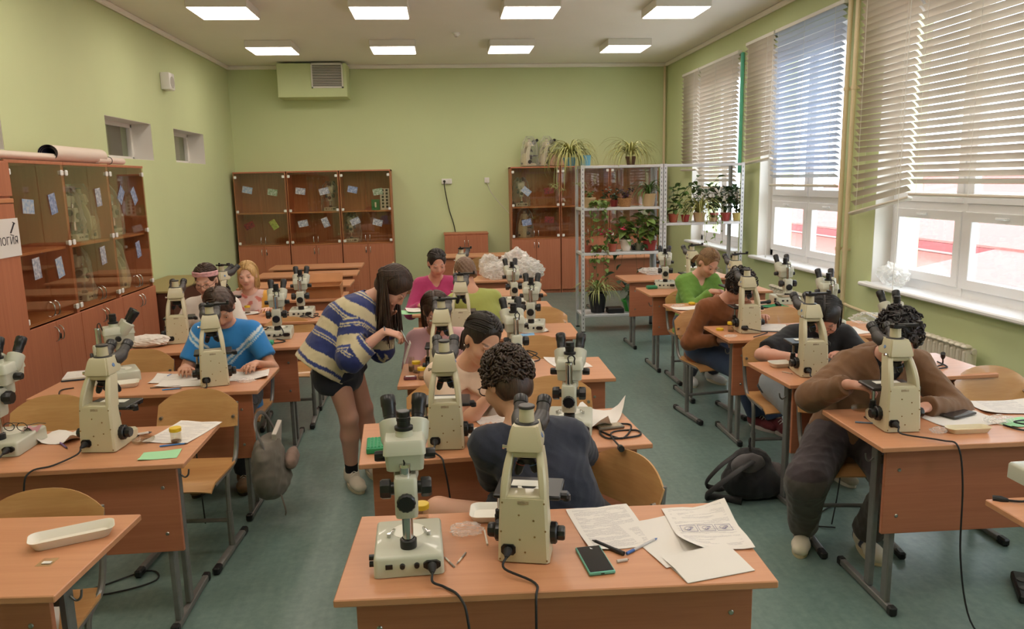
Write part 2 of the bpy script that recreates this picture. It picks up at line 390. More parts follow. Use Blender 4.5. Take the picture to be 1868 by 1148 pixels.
# ---------------------------------------------------------------- venetian blinds
M['slat'] = mat('blind_slat', srgb(206, 196, 182), .42)
M['slat_daylit'] = mat('blind_slat_daylight_tint', srgb(190, 200, 218), .42)  # blue cast of the daylight painted into the slat colour
M['cord'] = mat('blind_cord', srgb(225, 222, 215), .7)
def blind(label, y0, y1, ztop, zbot, tilt, drop=0.0, m='slat', cord=None):
    """y0>y1 is far..near edge; tilt in degrees; drop: how much lower the far end of the bottom rail hangs"""
    L = abs(y1-y0); t = thing('venetian_blind', label, 'blind', (XR-.06, (y0+y1)/2, ztop), 0, 'venetian blinds on the windows')
    MB().box((.012, 0, -.02), (.055, L-.004, .04), bev=.004).build('head_rail', M['white_paint'], t)
    MB().box((.04, -L*.35, -.012), (.05, .03, .03)).box((.04, L*.35, -.012), (.05, .03, .03)).build('wall_bracket', M['white_paint'], t)
    pitch = .054; n = int((ztop-zbot-.07)/pitch)
    sm = []
    w = .058; k = 5; a = R(tilt)
    def slat_mesh(droop):
        b = MB(); rows = []
        for j in range(k):
            u = (j/(k-1)-.5)*w; cam_ = .004*(1-(2*u/w)**2)
            dx, dz = u*math.cos(a)-cam_*math.sin(a), u*math.sin(a)+cam_*math.cos(a)
            rows.append([(dx, -L/2+.006, dz), (dx, L/2-.006, dz-droop)])
        return b.sheet(rows).mesh('slat', M[m], 0)
    base = slat_mesh(0)
    for j in range(n):
        z = -.06-j*pitch
        me = base
        if drop and j > n-7: me = slat_mesh(drop*(j-(n-7))/7.0)
        link('slat', me, t, (0, 0, z), (R(rnd.uniform(-.15, .15)), R(rnd.uniform(-3, 3)), 0))
    zb = -(ztop-zbot)
    ang = math.atan2(drop, L)
    MB().box((0, 0, 0), (.05, L-.006, .022), bev=.006).build('bottom_rail', M['slat' if m == 'slat' else 'slat'], t, (0, 0, zb-drop/2+.01), (-ang, R(15), 0))
    nc = 3 if L > 1.2 else 2
    for q in range(nc):
        yy = -L/2+.12+(L-.24)*q/(nc-1); f_ = (yy/L+.5)*drop
        MB().tube([(-.031, yy, -.04), (-.031, yy, zb-f_+.01)], .0016, 4).tube([(.031, yy, -.04), (.031, yy, zb-f_+.01)], .0016, 4).build('ladder_cord', M['cord'], t)
    if cord:
        MB().tube([(-.045, cord[0], -.04), (-.045, cord[0], cord[1]-ztop)], .003, 5).lathe([(0, 0), (.007, -.004), (.008, -.03), (0, -.034)], 8, Matrix.Translation((-.045, cord[0], cord[1]-ztop))).build('pull_cord', M['cord'], t)
    return t
blind('narrow closed beige venetian blind at the farthest window beside the back wall', 11.76, 11.02, 3.36, 1.93, -46)
blind('wide closed beige venetian blind at the farthest window', 11.0, 9.53, 3.36, 1.68, -45)
blind('narrow closed beige venetian blind at the middle window', 9.29, 8.50, 3.40, 2.02, -46, .05)
blind('wide half open bluish venetian blind at the middle window', 8.47, 7.0, 3.40, 1.72, -34, 0, 'slat_daylit', cord=(.70, .95))
blind('narrow closed beige venetian blind at the nearest window with a slanting bottom rail', 6.70, 5.86, 3.40, 1.64, -45, .17, cord=(-.36, .7))
blind('wide closed beige venetian blind at the nearest window', 5.84, 4.40, 3.40, 1.66, -44)
blind('narrow closed beige venetian blind at a window near the camera', 4.05, 3.4, 3.40, 1.7, -45)
blind('wide closed beige venetian blind at a window near the camera', 3.38, 1.9, 3.40, 1.7, -45)
# teal strip beside the farthest blind
tag(MB().box((XR-.03, 9.49, 2.6), (.03, .05, 1.45), bev=.004).build('curtain_strip', mat('teal_cloth', srgb(90, 176, 150), .7)), 'narrow teal strip hanging beside the farthest window blind', 'curtain')
# ---------------------------------------------------------------- outside: opposite wing with red roof
M['out_white'] = mat('white_render', srgb(235, 228, 220), .8)
M['out_red'] = mat('red_roof_sheet', srgb(186, 84, 74), .6, noise=.1)
M['out_red2'] = mat('dark_red_fascia', srgb(130, 52, 50), .6)
bd = thing('opposite_building', 'white rendered wing with red metal roofs seen through the windows', 'building', (12.5, 9, -4.8))
MB().box((2, 4, 2.4), (4, 34, 4.8)).build('wall', M['out_white'], bd); MB().box((-.05, 4, 4.2), (.1, 34, .8)).build('pink_band', mat('pink_render', srgb(196, 120, 110), .8), bd)
MB().loft([[(-.6, -13.5, 4.75), (4.2, -13.5, 4.75), (4.2, -13.5, 4.95), (-.6, -13.5, 4.95)], [(-.6, 21, 4.75), (4.2, 21, 4.75), (4.2, 21, 4.95), (-.6, 21, 4.95)]]).build('fascia', M['out_red2'], bd)
MB().loft([[(-.6, -13.5, 4.96), (4.2, -13.5, 6.5), (4.2, -13.5, 6.55), (-.6, -13.5, 5.01)], [(-.6, 21, 4.96), (4.2, 21, 6.5), (4.2, 21, 6.55), (-.6, 21, 5.01)]]).build('roof', M['out_red'], bd)
MB().box((4.7, 4, 6.6), (1, 34, 1.3)).build('upper_wall', M['out_white'], bd)
MB().box((-1.6, 4.2, 2.1), (3.2, 4.4, 4.2)).build('annex_wall', M['out_white'], bd)
MB().box((-1.7, 4.2, 4.3), (3.6, 4.8, .22)).build('annex_fascia', M['out_red2'], bd)
MB().loft([[(-3.4, 1.8, 4.42), (.1, 1.8, 4.42), (.1, 1.8, 5.1)], [(-3.4, 6.6, 4.42), (.1, 6.6, 4.42), (.1, 6.6, 5.1)]]).build('annex_roof', M['out_red'], bd)
tag(MB().box((30, 5, -3.1), (52, 160, .1)).build('courtyard_ground', mat('courtyard_paving', srgb(200, 196, 190), .9)), None, None, None, 'structure')
# ================================================================ desks
DH = .76
def make_desk():
    t = thing('school_desk', 'x', 'desk', (0, 0, 0))
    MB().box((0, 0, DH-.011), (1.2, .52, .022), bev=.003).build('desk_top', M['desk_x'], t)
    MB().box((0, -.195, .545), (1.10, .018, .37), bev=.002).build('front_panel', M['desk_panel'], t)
    sm = MB().lathe([(0, .004), (.006, .0035), (.008, .001), (.008, 0)], 10, Matrix.Rotation(R(90), 4, 'X')).mesh('screw', M['steel'])
    fp = t.children[1]
    for sx in (-1, 1):
        for z in (.64, .44): link('screw', sm, fp, (sx*.49, -.2045, z))
    for sx in (-1, 1):
        x = sx*.49
        lg = MB().box((x, -.165, .385), (.024, .045, .70), bev=.004).box((x, -.03, .39), (.024, .045, .70), bev=.004).box((x, .005, .725), (.024, .38, .022), bev=.003).build('leg', M['metal_grey'], t)
        MB().box((x, -.005, .022), (.028, .43, .03), bev=.004).build('foot_bar', M['metal_grey'], lg)
        for yy in (-.222, .212): MB().box((x, yy, .021), (.034, .035, .04), bev=.006).build('end_cap', M['black_plastic'], lg)
        MB().tube(spline([(x+sx*.013, -.03, .63), (x+sx*.03, -.03, .615), (x+sx*.045, -.03, .625), (x+sx*.05, -.03, .65)], 4), .004, 6).build('bag_hook', M['metal_grey'], t)
    MB().box((0, -.03, .62), (.96, .02, .04), bev=.003).build('cross_bar', M['metal_grey'], t)
    return t
desk0 = make_desk()
DESKS = {}
def desk(key, x, y, a, label):
    DESKS[key] = (x, y, R(a)); return place(desk0, USED, (x, y, 0), R(a), label, 'school desks')
desk('D1', .285, 2.141, -2.4, 'wooden school desk nearest the camera with two microscopes and loose papers')
desk('D2', .22, 3.202, 3.35, 'wooden school desk holding a green tube rack, behind the seated boy in navy')
desk('D3', .326, 4.316, -1, 'wooden school desk in the middle row holding yellow lidded sample jars')
desk('D4', .342, 5.485, -1.6, 'wooden school desk in the middle row before the girl in dusty pink')
desk('D5', .315, 6.564, .4, 'wooden school desk in the middle row beside the boy in lime shirt')
desk('D6', .365, 7.482, 1.5, 'wooden school desk in the middle row just behind the boy in lime shirt')
desk('D7', .46, 8.6, .5, 'wooden school desk in the middle row heaped with clear plastic bags')
desk('LD1', -1.668, 2.328, -4, 'wooden school desk in the near left corner with a long foam tray')
desk('LD2', -1.667, 3.281, .2, 'wooden school desk on the left holding a pale green card')
desk('LD3', -1.62, 4.376, -.9, 'wooden school desk on the left before the kid in bright blue')
desk('LD4', -1.593, 5.445, 2.8, 'wooden school desk on the left with a turquoise lid on it')
desk('LD5', -1.56, 6.45, 1.0, 'wooden school desk on the left before the blonde girl')
desk('LD5b', -1.58, 7.62, 0, 'wooden school desk on the left carrying an open cardboard box')
desk('LD6', -1.63, 8.62, .5, 'empty wooden school desk, third from the back in the left row')
desk('LD7', -1.67, 9.6, 1.5, 'wooden school desk, second farthest in the left row, empty')
desk('LD8', -1.70, 10.5, 1.5, 'wooden school desk farthest back in the left row, empty')
desk('RD1', 2.327, 3.039, -1.2, 'wooden school desk on the right before the kid in brown hoodie')
desk('RD2', 2.367, 4.03, 2.2, 'wooden school desk on the right before the kid in black shirt')
desk('RD3', 2.479, 5.132, -.2, 'wooden school desk on the right before the kid in rust sweater')
desk('RD4', 2.483, 6.2, 2.1, 'wooden school desk on the right with a yellow jar lid, behind the rust sweater')
desk('RD5', 2.499, 7.225, .5, 'wooden school desk on the right before the girl in green shirt')
desk('RD6', 2.524, 8.256, .8, 'wooden school desk on the right next to the metal plant rack')
p0 = PZ(1797, 911); desk('RD0', p0.x+.6, p0.y-.26, 0, 'wooden school desk cut off by the lower right frame edge')
# ================================================================ chairs
def make_chair():
    t = thing('school_chair', 'x', 'chair')      # faces -y, back rest at +y
    def ply_sheet(f, nu, nv, th=.009):
        b = MB(); top = [[Vector(f(u/(nu-1), v/(nv-1))) for u in range(nu)] for v in range(nv)]
        G = lambda i, j: top[min(max(j, 0), nv-1)][min(max(i, 0), nu-1)]
        bot = []
        for j in range(nv):
            row = []
            for i in range(nu):
                n_ = (G(i+1, j)-G(i-1, j)).cross(G(i, j+1)-G(i, j-1)); n_.normalize(); row.append(top[j][i]-n_*th)
            bot.append(row)
        b.sheet(top); b.sheet(bot)
        ring = [(i, 0) for i in range(nu)]+[(nu-1, j) for j in range(1, nv)]+[(i, nv-1) for i in range(nu-2, -1, -1)]+[(0, j) for j in range(nv-2, 0, -1)]
        for (i, j), (k, l) in zip(ring, ring[1:]+ring[:1]):
            b.poly([top[j][i], top[l][k], bot[l][k], bot[j][i]])
        bmesh.ops.remove_doubles(b.bm, verts=b.bm.verts, dist=1e-5); return b
    def seat(u, v):
        x = (u-.5)*2; y = v
        wx = .20-.012*(1-y)-.02*max(0, y-.85)/.15
        hx = math.copysign(abs(x)**1.0, x)
        yy = -.19+.38*y - (.02*abs(x)**4 if y < .5 else -.0)
        z = .442-.012*(1-x*x)*math.sin(PI*y)-.03*max(0, .18-y)**1.5/.076
        return (hx*wx, yy, z)
    ply_sheet(seat, 11, 13).build('seat', M['ply'], t)
    def back(u, v):
        x = (u-.5)*2; h0, h1 = .60, .80+.0
        top = .80-.075*abs(x)**2.6; bot = .60+.02*abs(x)**3
        z = bot+(top-bot)*v; y = .215-.035*(1-x*x)*-1+.045*(v-.5)
        return (x*.205, .19+.04*(1-x*x)+.05*(v-.3), z)
    ply_sheet(back, 15, 7).build('backrest', M['ply'], t)
    for sx in (-1, 1):
        x = sx*.185
        fr = MB().tube(spline([(x, .02, .03), (x, .02, .25), (x, .035, .40), (x, .10, .425), (x, .165, .44), (x, .205, .50), (x*1.02, .226, .61), (x*1.03, .240, .73)], 4), .0125, 8)
        fr.tube([(x, -.15, .422), (x, .12, .422)], .010, 8)
        fo = fr.build('side_frame', M['metal_grey'], t)
        MB().cyl((x, .02, .03), (x, .02, .22), .016, n=10).build('sleeve', M['metal_grey'], fo)
        MB().box((x, .0, .022), (.036, .40, .030), bev=.010, seg=2).build('foot_bar', M['metal_grey'], fo)
        for yy in (-.205, .205): MB().box((x, yy, .02), (.036, .06, .038), bev=.008).build('end_cap', M['black_plastic'], fo)
        sc = MB().cyl((x, .186, .665), (x, .22, .665), .008, n=10).build('screw', M['steel'], t)
    MB().tube([(-.185, .02, .17), (.185, .02, .17)], .011, 8).build('cross_bar', M['metal_grey'], t)
    return t
chair0 = make_chair()
def chair(x, y, rz, label): return place(chair0, USED, (x, y, 0), R(rz), label, 'plywood school chairs')
# ================================================================ cabinets
M['cab_glass'] = glassmat('cabinet_door_glass', (.93, .91, .84, 1), .09)
M['cab_back'] = wood('cabinet_inside', srgb(150, 92, 60), srgb(184, 120, 80), 2, .5)
def glass_cabinet(label, loc, rz, key_on=None, hinge=True):
    """0.8 wide, 2.05 high, 0.4 deep, front towards -y, base at z 0"""
    t = thing('glass_cabinet', label, 'cabinet', loc, rz, 'glazed wooden cabinets')
    w, h, d = .797, 2.05, .4; T = .018
    for sx in (-1, 1): MB().box((sx*(w/2-T/2), d/2, h/2), (T, d, h), bev=.001).build('side_panel', M['cab_z'], t)
    MB().box((0, d/2, h-.01), (w, d+.02, .022), bev=.002).build('top_panel', M['cab_z'], t)
    MB().box((0, d-.006, h/2), (w-.03, .008, h-.05)).build('back_panel', M['cab_back'], t)
    MB().box((0, .03, .03), (w-.04, .016, .06)).build('plinth', M['cab_z'], t)
    for z in (.07, .90, 1.405): MB().box((0, d/2+.012, z), (w-2*T, d-.035, .02), bev=.001).build('shelf', M['cab_edge'], t)
    hm = MB().tube(spline([(0, 0, -.055), (0, -.022, -.04), (0, -.03, 0), (0, -.022, .04), (0, 0, .055)], 4), .0045, 8).mesh('cabinet_handle', M['chrome']) if 'cabinet_handle' not in bpy.data.meshes else bpy.data.meshes['cabinet_handle']
    for sx in (-1, 1):
        dr = MB().box((sx*(w/4), -.009, .475), (w/2-.004, .018, .83), bev=.0015).build('door', M['cab_z'], t)
        link('handle', hm, dr, (sx*.035, -.018, .80))
        if key_on == sx: MB().box((sx*.035, -.02, .775), (.018, .012, .04), bev=.003).build('lock_tag', M['black_plastic'], dr)
        g = MB().box((sx*(w/4), -.006, 1.475), (w/2-.006, .005, 1.13)).build('glass_door', M['cab_glass'], t)
        link('handle', hm, g, (sx*.035, -.009, .985))
        for z in (1.44, 1.97, .945):
            MB().box((sx*(w/2-.035), -.013, z), (.042, .010, .042), bev=.006).box((sx*(w/2-.03), .006, z), (.03, .018, .03), bev=.004).build('hinge', M['white_plastic'], g)
    return t
CABL = ['glazed wooden cabinet on the left wall, nearest the camera', 'glazed wooden cabinet on the left wall, middle of three', 'glazed wooden cabinet on the left wall, farthest from the camera']
for k, y in enumerate((5.84, 6.64, 7.44)): glass_cabinet(CABL[k], (-2.88, y, 0), R(90), key_on=(1, 1, None)[k])
CABB = ['glazed wooden cabinet by the back wall, first from the left corner', 'glazed wooden cabinet by the back wall, second from the left corner', 'glazed wooden cabinet by the back wall, third from the left corner',
        'glazed wooden cabinet by the back wall, left one behind the plants', 'glazed wooden cabinet by the back wall, middle one behind the plants', 'glazed wooden cabinet by the back wall, nearest the right corner']
for k, x in enumerate((-2.82, -2.01, -1.2, 1.50, 2.31, 3.12)): glass_cabinet(CABB[k], (x, 12.42, 0), 0, key_on=(1, -1, -1, 1, -1, None)[k])
# closed wardrobe beside the left cabinets
wd = thing('wardrobe', 'closed wooden wardrobe at the left frame edge with a paper sign', 'wardrobe', (-2.86, 4.99, 0), R(90))
MB().box((0, .21, 1.02), (.9, .42, 2.04), bev=.002).build('carcass', M['cab_z'], wd)
hm = bpy.data.meshes['cabinet_handle']
for sx in (-1, 1):
    for z, hz in ((.91, 1.70), (1.92, .22)):
        dr = MB().box((sx*.225, -.009, z), (.446, .018, hz), bev=.002).build('door', M['cab_z'], wd)
        if z < 1: link('handle', hm, dr, (sx*.035, -.018, .78))
MB().box((0, -.01, 1.78), (.9, .022, .03), bev=.003).build('mid_rail', M['cab_edge'], wd)
# low two-door cabinet by the back wall
sc = thing('wall_cabinet', 'small two door wooden cabinet standing against the back wall', 'cabinet', (.365, 12.40, 0))
MB().box((0, .2, .50), (.70, .4, 1.0), bev=.002).build('carcass', M['cab_z'], sc); MB().box((0, .2, 1.008), (.72, .42, .018), bev=.002).build('top_panel', M['cab_z'], sc)
for sx in (-1, 1):
    dr = MB().box((sx*.175, -.008, .52), (.345, .016, .92), bev=.0015).build('door', M['cab_z'], sc); link('handle', hm, dr, (sx*.03, -.016, .86))
# back desks/benches near the back wall
desk('B1', .4, 11.45, 0, 'wooden school desk standing alone before the small back wall cabinet')
desk('B2', 2.55, 10.7, 0, 'wooden school desk behind the metal plant rack')
# low dark cabinet behind left rows
lc = thing('dark_bench', 'dark brown low bench cabinet beside the left wall past the cabinets', 'bench', (-2.98, 8.6, 0), R(90))
MB().box((0, 0, .40), (1.4, .5, .8), bev=.003).build('carcass', mat('dark_veneer', srgb(88, 50, 36), .45, noise=.15, nscale=20), lc)
MB().box((0, 0, .81), (1.44, .54, .02), bev=.003).build('bench_top', mat('olive_top', srgb(150, 132, 84), .5), lc)
# ================================================================ microscopes
M['scope_beige'] = mat('cream_enamel', srgb(204, 194, 164), .38, coat=.2)
M['scope_white'] = mat('white_enamel', srgb(196, 196, 180), .35, coat=.2)
M['scope_black'] = mat('black_enamel', srgb(24, 24, 27), .34)
M['tube_grey'] = mat('dark_grey_tube', srgb(62, 58, 58), .4)
M['stage_white'] = mat('stage_plate', srgb(236, 234, 222), .4)
M['lens'] = mat('eyepiece_lens', srgb(40, 44, 60), .05, spec=.8)
M['label_print'] = mat('type_plate', srgb(176, 160, 134), .5, noise=.35, nscale=160)
def rotM(o, ang, ax): return Matrix.Translation(Vector(o)) @ Matrix.Rotation(R(ang), 4, ax)
def knurled(r, L, n=24):
    """knob along +x starting at x=0"""
    b = MB(); secs = []
    for x, k in ((0, .92), (.003, 1), (L*.8, 1), (L, .86)):
        secs.append([(x, r*k*(1+.035*(-1)**i)*math.cos(2*PI*i/n), r*k*(1+.035*(-1)**i)*math.sin(2*PI*i/n)) for i in range(n)])
    return b.loft(secs, smooth=False)
def make_compound(clamp, toploc=None):
    t = thing('compound_microscope', 'x', 'microscope')
    b = MB()
    def sec(z, w, y0, y1, r=.008):
        return [(-w/2+r, y0, z), (w/2-r, y0, z), (w/2, y0+r, z), (w/2, y1-r, z), (w/2-r, y1, z), (-w/2+r, y1, z), (-w/2, y1-r, z), (-w/2, y0+r, z)]
    b.loft([sec(.004, .150, 0, .10), sec(.10, .144, .004, .085), sec(.165, .138, .008, .08), sec(.192, .134, .011, .082)], smooth=True)
    # foot towards the user
    def fsec(y, w, h): return [(-w/2, y, .004), (w/2, y, .004), (w/2, y, h-.008), (w/2-.01, y, h), (-w/2+.01, y, h), (-w/2, y, h-.008)]
    b.loft([fsec(.07, .148, .058), fsec(.14, .142, .052), fsec(.20, .128, .045), fsec(.23, .108, .040), fsec(.242, .085, .034)], smooth=True)
    # arched arm: two struts and a bridge
    for sx in (-1, 1):
        S_ = []
        for k in range(9):
            u = k/8; z = .186+u*.13
            xo = .067-.016*u**2.2; yo = .012+.052*u**1.6; yd = .070-.012*u; tw = .020+.003*math.sin(PI*u)
            xi = xo-tw
            S_.append([(sx*xo, yo+.006, z), (sx*(xo-.006), yo, z), (sx*(xi+.004), yo, z), (sx*xi, yo+.005, z), (sx*xi, yo+yd, z), (sx*xo, yo+yd, z)])
        b.loft(S_, smooth=True)
    b.box((0, .092, .306), (.100, .062, .022), bev=.006)
    b.box((0, .045, .192), (.128, .062, .016), bev=.005)
    b.build('stand', M['scope_beige'], t, ang=40)
    MB().box((0, .12, .003), (.13, .2, .005)).build('base_plate', M['scope_black'], t)
    # head
    hd = MB()
    def hs(z, w0, w1, y0, y1): return [(-w0/2, y0, z), (w0/2, y0, z), (w1/2, y1, z), (-w1/2, y1, z)]
    q = [hs(.318, .104, .092, .05, .165), hs(.330, .104, .092, .051, .174), hs(.376, .086, .074, .066, .168), hs(.386, .078, .066, .072, .162)]
    hd.loft(q, smooth=True); hd.cyl((0, .118, .316), (0, .118, .322), .038, n=24)
    bmesh.ops.bevel(hd.bm, geom=[e for e in hd.bm.edges if abs(e.verts[0].co.z-e.verts[1].co.z) > .008 and len(e.link_faces) == 2 and e.calc_face_angle(0) > .6], offset=.007, segments=2, affect='EDGES')
    ho = hd.build('head', M['scope_beige'], t, ang=40)
    for sx in (-1, 1): MB().cyl((sx*.045, .11, .352), (sx*.0462, .11, .3525), .009, n=16).build('emblem', mat('blue_emblem', srgb(92, 128, 178), .4) if sx < 0 else M_last('blue_emblem'), ho)
    MB().cyl((-.04, .075, .325), (-.062, .072, .325), .005, n=8).cyl((-.06, .072, .325), (-.066, .0715, .325), .007, n=8).build('lock_screw', M['chrome'], ho)
    # phototube
    tb = MB().cyl((0, .118, .386), (0, .118, .432), .0235, .0215, 24).build('photo_tube', M['scope_beige'], t)
    MB().lathe([(.036, .383), (.037, .386), (.034, .390), (.022, .391)], 24, Matrix.Translation((0, .118, 0))).build('black_ring', M['scope_black'], tb)
    if clamp:
        c = MB().cyl((0, .118, .430), (0, .118, .446), .024, n=20).box((.045, .11, .443), (.105, .022, .012), bev=.003).box((.098, .11, .449), (.014, .03, .024), bev=.003).cyl((-.006, .105, .446), (-.006, .105, .458), .007, n=10).box((0, .09, .44), (.05, .012, .01))
        c.build('phone_clamp', M['scope_black'], tb)
    else: MB().lathe([(.0235, .430), (.0245, .432), (.0245, .437), (.022, .439), (0, .439)], 24, Matrix.Translation((0, .118, 0))).build('dust_cap', M['tube_grey'], tb)
    # binocular
    for sx in (-1, 1):
        et = MB(); p0 = Vector((sx*.020, .150, .362)); p1 = Vector((sx*.0325, .20, .372)); d = Vector((sx*.06, .80, .60)).normalized(); p2 = p1+d*.062
        et.tube([p0, p1*.5+p0*.5+Vector((0, 0, -.004)), p1, p1+d*.02], [.026, .028, .027, .0225], 14).tube([p1+d*.015, p2], .0205, 16)
        eo = et.build('eyepiece_tube', M['tube_grey'], t)
        MB().tube([p2-d*.012, p2-d*.01, p2+d*.014, p2+d*.018], [.0212, .0228, .0228, .020], 18).build('eyepiece', M['scope_black'], eo)
        MB().tube([p2+d*.0175, p2+d*.0188], .015, 14).build('lens', M['lens'], eo)
    # nosepiece and objectives
    tu = MB().cyl((0, .118, .317), (0, .118, .290), .041, .039, 20).tube([(0, .118, .294), (0, .124, .272)], [.036, .030], 18).build('nosepiece', M['scope_black'], t)
    for k in range(4):
        a = R(45+90*k); d = Vector((math.cos(a)*.42, .15+math.sin(a)*.42, -1)).normalized(); o0 = Vector((math.cos(a)*.020, .122+math.sin(a)*.020, .280)); L = (.066, .058, .052, .044)[k]
        ob = MB().tube([o0, o0+d*.012, o0+d*.013, o0+d*L*.8, o0+d*L], [.0115, .0115, .0135, .0125, .007], 14)
        oo = ob.build('objective', M['scope_black'], t); MB().tube([o0+d*.018, o0+d*.0205], .0138, 14).build('colour_ring', [mat('ring_yellow', srgb(200, 170, 70), .4), mat('ring_grey', srgb(190, 190, 190), .3, .7), mat('ring_red', srgb(160, 60, 50), .4), mat('ring_blue', srgb(80, 110, 170), .4)][k], oo)
    # stage
    st = MB().box((0, .150, .168), (.20, .145, .014), bev=.004).box((.03, .20, .160), (.14, .03, .01)).build('stage', M['scope_black'], t)
    MB().lathe([(.022, .176), (.034, .176), (.034, .1775), (.022, .1775), (.022, .176)], 20, Matrix.Translation((0, .14, 0))).box((0, .165, .177), (.11, .045, .002)).build('slide_holder', M['stage_white'], st)
    MB().box((.085, .12, .163), (.075, .03, .022), bev=.006).cyl((.115, .12, .165), (.115, .12, .148), .012, n=14).build('stage_arm', M['scope_black'], st)
    MB().cyl((-.085, .105, .163), (-.085, .105, .095), .0065, n=10).build('drop_shaft', M['chrome'], st)
    MB().cyl((-.085, .105, .115), (-.085, .105, .10), .013, n=14).cyl((-.085, .105, .099), (-.085, .105, .078), .0155, n=14).build('stage_knob', M['scope_black'], st)
    MB().cyl((0, .15, .161), (0, .15, .125), .022, n=18).cyl((0, .15, .125), (0, .15, .108), .028, .026, 18).box((0, .10, .135), (.05, .05, .05), bev=.004).build('condenser', M['scope_black'], t)
    MB().lathe([(.034, .045), (.034, .056), (.028, .061), (.018, .062), (0, .062)], 24, Matrix.Translation((0, .16, 0))).build('lamp_well', M['scope_black'], t)
    # coaxial focus
    for sx in (-1, 1):
        Mx = Matrix.Translation((sx*.070, .068, .068)) @ (Matrix() if sx > 0 else Matrix.Rotation(PI, 4, 'Z'))
        k = knurled(.031, .022); bmesh.ops.transform(k.bm, matrix=Mx, verts=k.bm.verts); ko = k.build('focus_knob', M['scope_black'], t)
        k = knurled(.021, .022, 20); bmesh.ops.transform(k.bm, matrix=Mx @ Matrix.Translation((.022, 0, 0)), verts=k.bm.verts); k.build('fine_knob', M['scope_black'], ko)
    # rear: socket, plate, screws
    MB().prism([(-.021, -.008), (-.014, -.016), (.014, -.016), (.021, -.008), (.021, .008), (.014, .016), (-.014, .016), (-.021, .008)], 0, .008, Matrix.Translation((-.043, .0045, .042)) @ Matrix.Rotation(R(90), 4, 'X')).build('power_socket', M['scope_black'], t)
    MB().box((.0, .0095, .182), (.032, .002, .010)).build('type_plate', M['label_print'], t)
    scm = MB().lathe([(0, .0018), (.0028, .0014), (.0032, 0)], 8, Matrix.Rotation(R(90), 4, 'X')).mesh('screw', mat('brass_screw', srgb(150, 124, 84), .4, .6))
    for x, z, y in ((-.068, .012, .0004), (.068, .012, .0004), (-.060, .180, .0104), (.060, .180, .0104), (-.064, .095, .0038), (.064, .1, .004), (-.012, .145, .0068), (.03, .13, .0056), (.033, .082, .0034), (-.01, .072, .003), (.005, .035, .0014)): link('screw', scm, t, (x, y, z))
    return t
def M_last(n): return bpy.data.materials[n]
